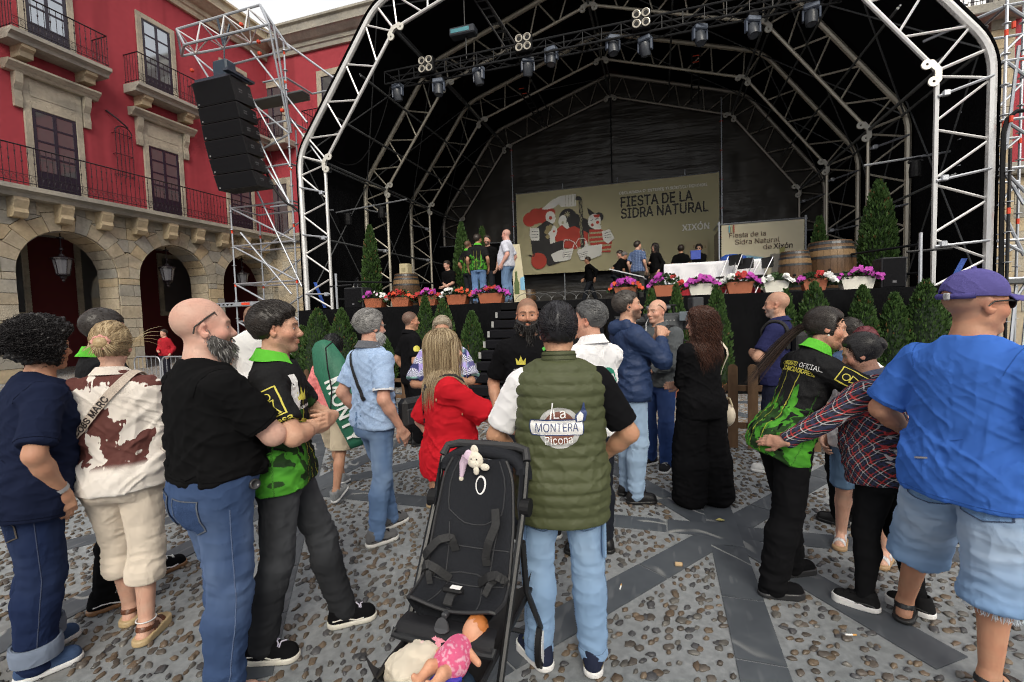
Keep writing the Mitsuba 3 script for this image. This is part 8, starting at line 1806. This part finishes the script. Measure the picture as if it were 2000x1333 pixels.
# floor speakers
for x0, x1, yt, yb, lb in ((673, 707, 561, 607, 'black floor speaker at the left end of the stage edge'), (1722, 1772, 501, 564, 'black floor speaker at the right end of the stage edge')):
 y = EDGE + .30; a, b = on_y(x0, yb, y), on_y(x1, yt, y); t = thing('floor_speaker', lb, 'loudspeaker', 'floor speakers at the stage ends'); z1 = b[2]
 add('cabinet', boxm((a[0], y, DECK), (b[0], y + .42, z1), .02), mat((.02, .021, .024), .5), t); add('grille', boxm((a[0] + .02, y - .010, DECK + .02), (b[0] - .02, y + .002, z1 - .02), .008), 'grille', t); add('badge', boxm(((a[0] + b[0]) / 2 - .03, y - .014, DECK + .09), ((a[0] + b[0]) / 2 + .03, y - .0105, DECK + .13)), mat((.10, .10, .11), .4), t)
 # low white wire fence pieces and lights' cables on the deck by the stairs
WR = thing('wire_coil', 'pale looped cables lying along the stage edge above the stairs', 'cable');
for i in range(7):
 x = on_y(1030 + i * 24, 585, EDGE + .5)[0]; tt = np.linspace(0, np.pi, 12); add('loop', pathm(np.c_[x + .28 * np.cos(tt), EDGE + .45 + .05 * np.sin(tt * 3), DECK + .03 + .16 * np.sin(tt)], .006, 5), mat((.16, .16, .16), .5, .3), WR)
 # dark sheeted gear on the left of the stage
GS = thing('sheeted_gear', 'stack of stage gear under a crumpled black plastic sheet on the left', 'tarpaulin'); P = on_y(655, 540, 12.6); uu_, vv_ = np.meshgrid(np.linspace(0, 2 * np.pi, 60), np.linspace(0, 1, 24), indexing='ij'); rr_ = (.85 - .55 * vv_ ** 1.5) * (1 + .28 * (meshkit.fbm(np.stack([np.cos(uu_) * 3, np.sin(uu_) * 3, vv_ * 2], -1), 4) - .5) * 2); v, f = grid(np.stack([P[0] + rr_ * np.cos(uu_), P[1] + .3 + rr_ * .7 * np.sin(uu_), DECK + vv_ * 1.75], -1)); pmat('bin_bag', lambda p, n, uv: V3((.014, .015, .018)), .22, .6, bump=lambda p, n, uv: fbm(p.x * 7, p.z * 7, p.y * 7, 4), scale=.08, eps=.008); add('sheet', (v, f), 'bin_bag', GS, smooth=True)
BT = thing('blue_strap', 'blue ratchet strap slanting inside the left roof leg', 'strap'); a, b = on_y(612, 552, AY + .1), on_y(632, 602, AY + .1); add('webbing', prism(Polygon([(0, 0), (.09, 0), (b[0] - a[0] + .09, b[2] - a[2]), (b[0] - a[0], b[2] - a[2])]), .01, a, (1, 0, 0), (0, 0, 1), (0, 1, 0)), mat((.02, .07, .32), .6), BT)
BT = thing('blue_strap', 'blue ratchet strap slanting inside the right roof leg', 'strap'); a, b = on_y(1878, 505, AY + .1), on_y(1855, 548, AY + .1); add('webbing', prism(Polygon([(0, 0), (.09, 0), (b[0] - a[0] + .09, b[2] - a[2]), (b[0] - a[0], b[2] - a[2])]), .01, a, (1, 0, 0), (0, 0, 1), (0, 1, 0)), mat((.02, .07, .32), .6), BT)
# picket fence before the stage
def wood_fn(p, n, uv): return mix((.065, .036, .020), (.135, .078, .042), fbm(p.x * 30 + p.y * 30, p.z * 3, 2., 4))
pmat('fence_wood', wood_fn, .8, .3)
def fence(pxs, y, ytop, lb, skip=()):
 P = [on_y(px, 740, y) for px in pxs]; zt = on_y(pxs[0], ytop, y)[2]; F_ = thing('picket_fence', lb, 'fence')
 for i, q in enumerate(P):
  w = .052; pg = sbox(-w, .02, w, zt - .05).union(Point(0, zt - .05).buffer(w, 8)); add('picket', prism(pg, .024, (q[0], y, 0), (1, 0, 0), (0, 0, 1), (0, -1, 0)), 'fence_wood', F_)
 for z in (zt * .28, zt * .72): add('rail', boxm((P[0][0] - .1, y + .001, z - .035), (P[-1][0] + .1, y + .03, z + .035), .004), 'fence_wood', F_)
fence((600, 622, 645, 668, 691, 714, 737, 766, 790, 814, 838), 7.6, 722, 'brown picket fence left of the stairs, behind the grey-haired man'); fence((1431, 1470, 1511, 1552, 1593, 1634, 1675, 1716, 1757), 5.9, 712, 'brown picket fence right of the stairs, behind the bald man with crossed arms')
PTX = thing('planter_trough', 'wooden trough with a terracotta pot low behind the fence on the left', 'planter'); a = on_y(618, 745, 8.3); add('trough', boxm((a[0] - .3, 8.2, 0), (a[0] + .55, 8.5, .36), .02), 'fence_wood', PTX); add('pot', lathe([(0, .36), (.11, .36), (.15, .58), (.0, .58)], 14, (a[0] + .35, 8.35, 0)), mat((.28, .07, .04), .7), PTX)
# steel crowd barriers in the arcade's shade
for px0, px1, lb in ((262, 312, 'steel crowd barrier behind the blonde woman'), (316, 370, 'steel crowd barrier behind the bald bearded man')):
 y = 9.2; a, b = on_y(px0, 700, y), on_y(px1, 700, y); t = thing('crowd_barrier', lb, 'barrier', 'steel crowd barriers by the arcade'); zt = on_y(px0 + 20, 697, y)[2]
 tt = np.linspace(0, np.pi / 2, 6); L_ = [(a[0], y, .1)] + [(a[0] + .15 - .15 * math.cos(q), y, zt - .15 + .15 * math.sin(q)) for q in tt] + [(b[0] - .15 + .15 * math.sin(q), y, zt - .15 + .15 * math.cos(q)) for q in tt] + [(b[0], y, .1)]
 add('frame', pathm(L_, .02, 7), M_GALV, t)
 for x in np.linspace(a[0], b[0], 7)[1:-1]: add('bar', tubem((x, y, .2), (x, y, zt), .008, 5), M_GALV, t)
 add('bottom_rail', tubem((a[0], y, .2), (b[0], y, .2), .015, 6), M_GALV, t)
 for x in (a[0] + .1, b[0] - .1): add('foot', boxm((x - .02, y - .25, 0), (x + .02, y + .25, .03)), M_GALV, t)
 # ------------------------------------------------------------------ broadcast camera
CD = 5.25; cp = lambda x, y, d=CD: at_depth(x, y, d)
TC = thing('broadcast_camera', 'black broadcast video camera on a tripod behind the bald man in grey fleece', 'camera')
o = cp(1275, 632); ux = cp(1340, 630) - o; ux = ux / np.linalg.norm(ux); uz = np.array([0, 0, 1.]); uy = np.cross(uz, ux)
def cb(lo, hi, ch=.01): v, f = boxm(lo, hi, ch); return o + v[:, :1] * ux + v[:, 1:2] * uy + v[:, 2:] * uz, f
add('camera_body', cb((-.10, -.07, -.10), (.32, .07, .11), .02), mat((.022, .024, .027), .45), TC); v, f = lathe([(0, 0), (.062, 0), (.066, .04), (.058, .06), (.058, .20), (.070, .22), (.072, .32), (.060, .325), (.05, .30), (0, .30)], 20); add('lens', (o + (-.10 - v[:, 2:]) * ux + v[:, :1] * uy + (v[:, 1:2] + .02) * uz, f[:, ::-1]), mat((.014, .014, .016), .3), TC)
add('viewfinder', cat(cb((-.06, -.14, .08), (.08, -.05, .16), .015), cb((.02, -.12, .11), (.10, -.06, .15), .01)), M_BLACK, TC); add('top_handle', cat(*[cb(*q) for q in (((-.06, -.015, .18), (.26, .015, .205), .008), ((-.05, -.015, .11), (-.03, .015, .18), .005), ((.22, -.015, .11), (.24, .015, .18), .005))]), M_BLACK, TC)
add('microphone', (lambda m: (o + (m[0][:, 2:] - .10) * ux + (m[0][:, :1] - .1) * uy + (m[0][:, 1:2] + .17) * uz, m[1]))(lathe([(0, 0), (.022, 0), (.022, .26), (0, .27)], 10)), mat((.06, .06, .065), .6), TC)
add('side_panel', cb((.02, -.075, -.06), (.26, -.069, .08), .004), mat((.06, .065, .07), .4), TC);
for i in range(5): add('button', cb((.04 + i * .04, -.079, .02), (.06 + i * .04, -.0745, .035), .002), mat((.2, .2, .2), .4), TC)
add('battery', cb((.321, -.06, -.08), (.42, .06, .10), .02), mat((.03, .032, .036), .4), TC); add('monitor', cb((.24, -.16, .02), (.40, -.145, .12), .006), mat((.10, .12, .14), .2), TC); add('sun_hood', cb((.40, -.12, .14), (.52, .04, .27), .01), mat((.03, .032, .036), .4), TC)
hd = o + ux * .12 - uz * .12
add('tripod_head', cat(boxm(hd - [.06, .06, .08], hd + [.06, .06, .02], .02), tubem(hd, hd + ux * .5 - uz * .18 - uy * .1, .012, 6)), M_BLACK, TC)
for a_ in (.4, 2.5, 4.6): add('leg', tubem(hd - [0, 0, .06], [hd[0] + .5 * math.cos(a_), hd[1] + .5 * math.sin(a_), 0], .02, 6, .014), M_BLACKM, TC)
v, f = pathm(gaussian_filter1d(np.array([at_depth(*q) for q in ((1268, 668, 4.2), (1262, 700, 4.1), (1258, 760, 4.05), (1266, 820, 4.0))]), .4, axis=0), .006, 5)
# ------------------------------------------------------------------ pushchair, built in its own frame: x across, y towards its front (to us), z up
PS = thing('pushchair', 'black folding pushchair with a dark quilted seat and a loaded basket, beside the vest man', 'pushchair')
_a, _b = on_z(948, 876, 1.06), on_z(886, 1222, .50)
PF_ = (_b - _a) * [1, 1, 0]; PF_ /= np.linalg.norm(PF_); PX_ = np.array([-PF_[1], PF_[0], 0]); PO = (_a + PF_ * .245) * [1, 1, 0]
def Wr(p): p = np.asarray(p, float).reshape(-1, 3); return PO + p[:, :1] * .77 * PX_ + p[:, 1:2] * PF_ + p[:, 2:] * [0, 0, 1.]
def Ws(p): p = np.asarray(p, float).reshape(-1, 3); return Wr(np.c_[p[:, 0], p[:, 1] * .56, np.interp(p[:, 2], [0, .205, .235, .41, .44, .8, 1.05, 1.3], [0, .42, .48, .535, .575, .84, 1.05, 1.3])])
def Wi(p): p = np.asarray(p, float).reshape(-1, 3); return Wr(np.c_[p[:, 0], p[:, 1] * .82 - .02, p[:, 2] + .235])
W = Ws
def wb(lo, hi, ch=.01): v, f = boxm(lo, hi, ch); return W(v), f
def wt(pts, r, n=8): return pathm(W(pts), r, n)
pmat('seat_fabric', lambda p, n, uv: V3((.010, .011, .0145)) * (.85 + .3 * noise(p.x * 300, p.y * 300, p.z * 300)), .85, .25, bump=lambda p, n, uv: fbm(p.x * 260, p.y * 260, p.z * 260, 2) * .25 + fbm(p.x * 9, p.y * 9, p.z * 9, 2), scale=.004, eps=.001, sheen=.3)
SW_ = .235                                   # half width
for sg in (-1, 1):
 add('side_frame', cat(pathm(Wr([(sg * .25, -.225, 1.02), (sg * .255, -.15, .86), (sg * .255, .06, .52), (sg * .262, .34, .10)]), .014, 8), pathm(Wr([(sg * .235, -.44, .13), (sg * .258, -.15, .52), (sg * .262, -.11, .74)]), .013, 8)), M_BLACKM, PS)
 add('hinge', cat((Wr(np.asarray(lathe([(0, -.025), (.036, -.025), (.036, .025), (0, .025)], 16)[0])[:, [2, 0, 1]] + [sg * .266, -.155, .86]), lathe([(0, -.025), (.036, -.025), (.036, .025), (0, .025)], 16)[1])), M_BLACK, PS)
 for y, z, r in ((.36, .09, .09), (-.44, .125, .125)):
  wv, wf = lathe([(0, -.02), (r * .55, -.02), (r * .6, -.012), (r * .82, -.018), (r, -.014), (r, .014), (r * .82, .018), (r * .6, .012), (r * .55, .02), (0, .02)], 24)
  wk = add('wheel', (Wr(wv[:, [2, 0, 1]] * [1, 1, 1] + [sg * (.268 if y > 0 else .235), y, z]), wf), M_BLACK, PS, smooth=30); rv, rf = lathe([(r * .55, -.022), (r * .82, -.0225), (r * .82, .0225), (r * .55, .022)], 24); add('rim', (Wr(rv[:, [2, 0, 1]] + [sg * (.268 if y > 0 else .235), y, z]), rf), mat((.5, .5, .5), .4), wk)
add('handlebar', wt([(-.25, -.40, 1.02), (-.235, -.45, 1.06), (-.17, -.47, 1.07), (.17, -.47, 1.07), (.235, -.45, 1.06), (.25, -.40, 1.02)], .018), mat((.02, .02, .022), .6), PS); add('cross_bar', cat(pathm(Wr([(-.235, -.44, .13), (.235, -.44, .13)]), .011, 8), pathm(Wr([(-.28, .34, .10), (.28, .34, .10)]), .011, 8)), M_BLACKM, PS)
# backrest + seat as one padded shell
def shell(pts, wd, th, n=22, crown=.03, name='seat', m='seat_fabric'):
 pts = np.array(pts, float); t = np.linspace(0, len(pts) - 1, 34); Pm = np.stack([np.interp(t, range(len(pts)), pts[:, k]) for k in range(3)], 1); Pm = gaussian_filter1d(Pm, 1.2, axis=0, mode='nearest'); wdt = np.interp(t, range(len(wd)), wd)
 tg = np.gradient(Pm, axis=0); tg /= np.linalg.norm(tg, axis=1, keepdims=True); nr = np.cross([1., 0, 0], tg); s_ = np.linspace(-1, 1, n)
 def sheet(o):
  b = np.sqrt(np.clip(1 - np.abs(s_) ** 6, 0, 1)); return np.stack([Pm[:, 0:1] + wdt[:, None] * s_, Pm[:, 1:2] + nr[:, 1:2] * (o * b + crown * s_ ** 2), Pm[:, 2:3] + nr[:, 2:3] * (o * b + crown * s_ ** 2)], -1)
 A_, B_ = sheet(th / 2), sheet(-th / 2); v1, f1 = grid(A_); v2, f2 = grid(B_); return (W(np.vstack([v1, v2])), np.vstack([f1[:, ::-1], f2 + len(v1)])), A_, B_, nr
m_, A_, B_, nr = shell([(0, -.375, 1.02), (0, -.33, .93), (0, -.22, .72), (0, -.09, .50), (0, -.03, .44), (0, .10, .40), (0, .26, .41)], [.15, .20, .225, .23, .235, .24, .225], .05, crown=.05)
add('seat', m_, 'seat_fabric', PS, smooth=True)
front = B_ if np.dot(nr[8], [0, 1, .3]) < 0 else A_
def on_seat(u, t, lift=.004):
 """u -1..1 across, t 0 (top) .. 1 (front edge) along the seat shell"""
 i = t * 33; j = (u + 1) / 2 * 21; i0, j0 = int(min(i, 32)), int(min(j, 20)); a, b = i - i0, j - j0; q = front[i0, j0] * (1 - a) * (1 - b) + front[i0 + 1, j0] * a * (1 - b) + front[i0, j0 + 1] * (1 - a) * b + front[i0 + 1, j0 + 1] * a * b
 nn = nr[i0] * (1 if front is A_ else -1); return q + nn * lift
def seam(pts, r=.003, m=None, name='seam', lift=.002, n=24):
 tt = np.linspace(0, len(pts) - 1, n); pp = np.array(pts, float); P = [on_seat(np.interp(t, range(len(pts)), pp[:, 0]), np.interp(t, range(len(pts)), pp[:, 1]), lift) for t in tt]; return add(name, wt(P, r, 5), m or mat((.022, .023, .027), .8), PS)
seam([(-.72, .03), (-.78, .2), (-.72, .29), (-.3, .335), (0, .34), (.3, .335), (.72, .29), (.78, .2), (.72, .03)]); seam([(-.95, .42), (.95, .42)]); seam([(-.62, .34), (-.55, .42), (-.5, .62)]); seam([(.62, .34), (.55, .42), (.5, .62)]); seam([(-.9, .68), (.9, .68)]); seam([(-.45, .66), (-.42, .57), (-.2, .54), (.2, .54), (.42, .57), (.45, .66)]); seam([(-.4, .70), (-.55, .95)]); seam([(.4, .70), (.55, .95)])
add('piping', wt([on_seat(-.99, t) for t in np.linspace(.02, .98, 24)] + [on_seat(u, .995) for u in np.linspace(-.9, .9, 10)] + [on_seat(.99, t) for t in np.linspace(.98, .02, 24)], .007, 6), mat((.012, .012, .014), .6), PS)
t_ = np.linspace(0, 2 * np.pi, 25)[:-1]
add('ring_logo', cat(*[pathm(W([on_seat(.06 + (.125 + .012 * k) * math.cos(a) + .01 * k, .19 + (.036 + .003 * k) * math.sin(a) - .002 * k, .006) for a in t_]), .0026, 5, closed=True) for k in (0, 1)]), PRINT_W, PS)
def belt(pts, w=.022, th=.010, name='harness_belt', lift=.012):
 tt = np.linspace(0, len(pts) - 1, 18); pp = np.array(pts, float); P = np.array([on_seat(np.interp(t, range(len(pts)), pp[:, 0]), np.interp(t, range(len(pts)), pp[:, 1]), np.interp(t, range(len(pts)), pp[:, 2])) for t in tt]); tg = np.gradient(P, axis=0); tg /= np.linalg.norm(tg, axis=1, keepdims=True); up = np.array([0, .75, .65]); sd = np.cross(tg, up); sd /= np.linalg.norm(sd, axis=1, keepdims=True); n2 = np.cross(sd, tg)
 G = np.stack([P - sd * w, P + sd * w, P + sd * w + n2 * th, P - sd * w + n2 * th], 1); i, j = np.meshgrid(np.arange(17), np.arange(4), indexing='ij'); j2 = (j + 1) % 4; return add(name, (W(G.reshape(-1, 3)), np.stack([i * 4 + j, i * 4 + j2, (i + 1) * 4 + j2, (i + 1) * 4 + j], -1).reshape(-1, 4)), mat((.008, .008, .009), .7), PS)
belt([(.55, .28, .02), (.62, .34, .05), (.5, .40, .06), (.42, .45, .03), (.45, .48, .01)]); belt([(-.35, .44, .012), (-.45, .40, .05), (-.72, .42, .06), (-.95, .47, .05), (-1.05, .49, .03)]); belt([(-.95, .64, .03), (-.85, .63, .09), (-.6, .66, .08), (-.35, .665, .02)], name='waist_belt'); belt([(.95, .64, .03), (.85, .63, .09), (.6, .66, .08), (.35, .665, .02)], name='waist_belt'); belt([(-.7, .72, .05), (-.72, .76, .07), (-.66, .80, .03)], .016); belt([(.72, .70, .05), (.66, .76, .06), (.58, .82, .03)], .016)
belt([(0, .80, .02), (.0, .88, .06), (-.02, .95, .06), (-.03, 1.0, .03)], .022, .012, 'crotch_belt')
q = on_seat(-.03, .90, .08); add('buckle_pad', wb(q - [.055, .03, .014], q + [.055, .03, .014], .012), M_BLACK, PS); add('care_label', wb(q + [-.01, -.018, .0145], q + [.045, .022, .0165], .001), PRINT_W, PS)
bk = on_seat(-.05, 1., .0) + [0, .075, -.03]; v, f = lathe([(0, -.008), (.036, -.008), (.038, 0), (.034, .010), (0, .012)], 22); v = v @ rx(-.9).T; add('buckle', cat((W(v + bk), f), wb(bk + [-.014, -.10, .02], bk + [.014, -.03, .04], .006)), mat((.035, .036, .04), .35), PS)
m_, _, _, _ = shell([(0, .22, .395), (0, .30, .38), (0, .335, .33), (0, .35, .28)], [.235, .245, .25, .245], .022, crown=.01); add('leg_rest', m_, mat((.007, .007, .009), .6, 0., .3), PS, smooth=True); add('leg_rest_bar', wt([(-.245, .335, .32), (-.25, .36, .275), (-.20, .365, .272), (.20, .365, .272), (.25, .36, .275), (.245, .335, .32)], .013), M_BLACKM, PS)
# folded hood behind the head rest
for k in range(4):
 tt = np.linspace(0, np.pi, 26); hh = .085 + .022 * k; add('hood_fold', wt(np.c_[.225 * np.cos(tt) * (1 + .02 * k), np.full(26, -.36 - .035 * k) - .05 * np.sin(tt), .96 - .015 * k + hh * np.sin(tt) ** .7], .024 - .002 * k, 8), 'seat_fabric', PS, smooth=True)
for sg in (-1, 1): m_ = trimesh.convex.convex_hull(W(np.array([(sg * .235, -.30, 1.0), (sg * .25, -.42, .98), (sg * .245, -.20, .78), (sg * .255, -.30, .76), (sg * .232, -.22, .84)]))); add('hood_side', m_, 'seat_fabric', PS)
W = Wi
bz, bw = .10, .225
uu_, vv_ = np.meshgrid(np.linspace(-1, 1, 26), np.linspace(0, 1, 18), indexing='ij'); ys_ = -.34 + vv_ * .84; zs_ = bz + .10 * np.abs(uu_) ** 5 + .12 * np.clip((vv_ - .86) / .14, 0, 1) ** 1.5 + .08 * np.clip((.12 - vv_) / .12, 0, 1); v, f = grid(np.stack([uu_ * bw, ys_, zs_], -1)); add('basket', cat((W(v), f), (W(v - [0, 0, .004]), f[:, ::-1])), mat((.018, .018, .020), .8), PS, smooth=True)
add('basket_rim', wt([(-bw, -.32, .21), (-bw - .004, .35, .205), (-bw + .03, .49, .225), (bw - .03, .49, .225), (bw + .004, .35, .205), (bw, -.32, .21)], .010), M_BLACKM, PS)
# what lies in the basket
def lump(c, r, seed, amp, sq, m, key_, name='cloth'): v, f = blob((0, 0, 0), 1, 3, seed, amp); return add(name, (W(v * np.asarray(sq) * r + c), f), m, key_, smooth=True)
BLK = thing('cream_blanket', 'crumpled cream blanket in the pushchair basket', 'blanket'); v, f = blob((0, 0, 0), 1, 4, 8, .55); v = v + .07 * (meshkit.fbm(v * 4.5, 3) - .5)[:, None]; add('cloth', (W(v * [.12, .16, .075] + [-.09, .33, .195]), f), mat((.52, .46, .37), .9), BLK, smooth=True)
BX = thing('blue_box', 'small bright blue cardboard box in the pushchair basket', 'box'); v, f = boxm((-.055, -.06, -.05), (.055, .06, .05), .003); v = rotz(v, .25); add('case', (W(v + [.085, .415, .18]), f), mat((.045, .045, .36), .5), BX); v, f = boxm((-.0555, -.0605, .038), (.0555, .0605, .0525), .002); add('lid', (W(rotz(v, .25) + [.085, .415, .18]), f), mat((.05, .05, .40), .45), BX)
BO = thing('water_bottle', 'clear plastic water bottle lying in the pushchair basket', 'bottle'); v, f = lathe([(0, 0), (.033, .004), (.035, .03), (.033, .05), (.035, .07), (.033, .09), (.035, .11), (.02, .15), (.013, .16), (.013, .175), (0, .178)], 20); v = v @ rx(-1.1).T @ rz(.2).T; add('bottle_body', (W(v + [-.005, .44, .17]), f), mat((.42, .52, .62), .1, 0., .8), BO, smooth=40); v2, f2 = lathe([(0, .17), (.0155, .17), (.0155, .19), (0, .19)], 14); v2 = v2 @ rx(-1.1).T @ rz(.2).T; add('cap', (W(v2 + [-.005, .44, .17]), f2), mat((.05, .15, .5), .4), BO)
# doll: soft body, moulded limbs, knitted dress
DL = thing('baby_doll', 'baby doll in a pink spotted dress lying in the pushchair basket', 'doll'); dsk = (.52, .26, .16)
def dolld(p):
 d = ell_(p, (.09, .30, .25), (.055, .07, .05));
 for a, b, c in (((.06, .34, .24), (.02, .40, .26), (.0, .46, .245)), ((.10, .35, .24), (.09, .42, .26), (.07, .475, .245))): d = smin(d, cap_(p, a, b, .026, .022), .02); d = smin(d, cap_(p, b, c, .021, .017), .012); d = smin(d, cap_(p, c, (c[0] - .012, c[1] + .012, c[2] + .02), .016, .012), .012)
 for sg in (-1, 1): d = smin(d, cap_(p, (.09 + sg * .05, .28, .26), (.10 + sg * .10, .31, .25), .018, .013), .012)
 return smin(d, sph_(p, (.13, .20, .28), .055), .02)
v, f = iso(dolld, np.array([-.06, .10, .16]), np.array([.26, .52, .36]), .0055); add('body', (W(v), f), 'skin', DL, smooth=True, color=np.tile(dsk, (len(v), 1)))
def dressd(p): return np.maximum(smin(ell_(p, (.09, .30, .252), (.068, .085, .06)), ell_(p, (.085, .345, .25), (.078, .05, .05)), .02), -dolld(p) - .02)
v, f = iso(dressd, np.array([-.02, .18, .16]), np.array([.2, .44, .36]), .006); sp_ = meshkit.noise(v * 110) > .62; add('dress', (W(v), f), 'cloth', DL, smooth=True, color=np.where(sp_[:, None], (.60, .30, .38), (.55, .10, .20))); lump((.135, .185, .292), .055, 3, .25, (1, 1, .85), mat((.40, .13, .03), .7), DL, 'hair')
PK = thing('pink_soft_toy', 'pink woolly soft toy in the pushchair basket', 'toy'); v, f = blob((0, 0, 0), 1, 4, 3, .3); v = v * (1 + .12 * (meshkit.noise(v * 22) - .5))[:, None]; add('body', (W(v * [.075, .06, .045] + [-.015, .24, .235]), f), mat((.58, .22, .28), .9), PK, smooth=True)
for i in range(4): add('finger', (W(blob((-.085 + i * .016, .29 + .01 * math.sin(i), .255), .013, 2, i, .2, (1, 1.6, 1))[0]), blob((0, 0, 0), 1, 2)[1]), mat((.66, .45, .44), .8), PK, smooth=True)
NT = thing('tartan_cloth', 'folded blue and green cloth under the doll in the pushchair basket', 'cloth'); lump((.05, .36, .15), 1, 5, .4, (.16, .13, .05), mat((.015, .035, .07), .85), NT)
W = Ws
# plush toy tucked at the head of the seat
TY_ = thing('plush_toy', 'small cream plush toy in a lilac nightcap at the top of the pushchair seat', 'toy'); tc = on_seat(-.12, .045, .045)
def tb(c, r, sq=(1, 1, 1), sub=3, sd=1): v, f = blob((0, 0, 0), 1, sub, sd, .08); return W(v * np.asarray(sq) * r + tc + c), f
M_PL, M_LI = mat((.60, .55, .46), .95), mat((.55, .42, .52), .95)
add('head', cat(tb((0, 0, 0), .044, (1.05, .8, .95)), tb((.005, .025, -.012), .026, (1.1, .7, .8))), M_PL, TY_, smooth=True); add('arm', tb((.06, .012, -.028), .020, (1.3, .9, .9)), M_PL, TY_, smooth=True); add('arm', tb((.015, .03, -.045), .018, (.9, .9, 1.2)), M_PL, TY_, smooth=True); add('ear', tb((-.005, -.01, .045), .022, (1, .6, 1)), M_PL, TY_, smooth=True)
add('nightcap', cat(tb((-.035, 0, .012), .034, (.9, .8, 1)), pathm(W(np.array([(-.05, 0, .01), (-.07, .005, -.02), (-.075, .01, -.06), (-.08, .012, -.085)]) + tc), [.022, .017, .012, .008], 8)), M_LI, TY_, smooth=True); add('pompom', tb((-.082, .013, -.095), .013), M_PL, TY_, smooth=True); add('eye', cat(tb((-.012, .034, .012), .004, sub=1), tb((.02, .034, .012), .004, sub=1)), M_BLACK, TY_)
# litter and small things on the floor
for i, (px, py, lb) in enumerate(((1212, 1147, 'cigarette end on the slate band near the vest man'), (1660, 1240, 'white cigarette end right of the dark slate band'))):
 P = on_z(px, py, .012); t = thing('cigarette_end', lb, 'cigarette end'); a_ = (1.5, .2)[i]; d_ = np.array([math.cos(a_), math.sin(a_), 0]); add('paper', tubem(P - d_ * .022, P + d_ * .012, .0042, 8), PRINT_W, t); add('filter', tubem(P + d_ * .0121, P + d_ * .030, .0043, 8), mat((.5, .26, .08), .8), t)
P = on_z(1325, 1104, .012); CK = thing('bottle_cork', 'cider cork lying on the diagonal slate band', 'cork'); add('body', tubem(P + [-.02, 0, .004], P + [.02, .006, .004], .013, 12), mat((.42, .30, .17), .85), CK); add('wet_end', tubem(P + [.0201, .006, .004], P + [.024, .0066, .004], .0128, 12), mat((.25, .14, .08), .7), CK)
LF = thing('dry_leaf', 'dry yellow leaf on the slate crossing', 'leaf'); P = on_z(1397, 1016, .010); v = np.array([(0, 0, .0), (.03, .02, .012), (.07, .0, .004), (.03, -.025, .010), (.035, 0, .002)]); add('blade', (v + P, np.array([[0, 4, 1], [1, 4, 2], [2, 4, 3], [3, 4, 0]])), mat((.42, .36, .12), .7), LF)
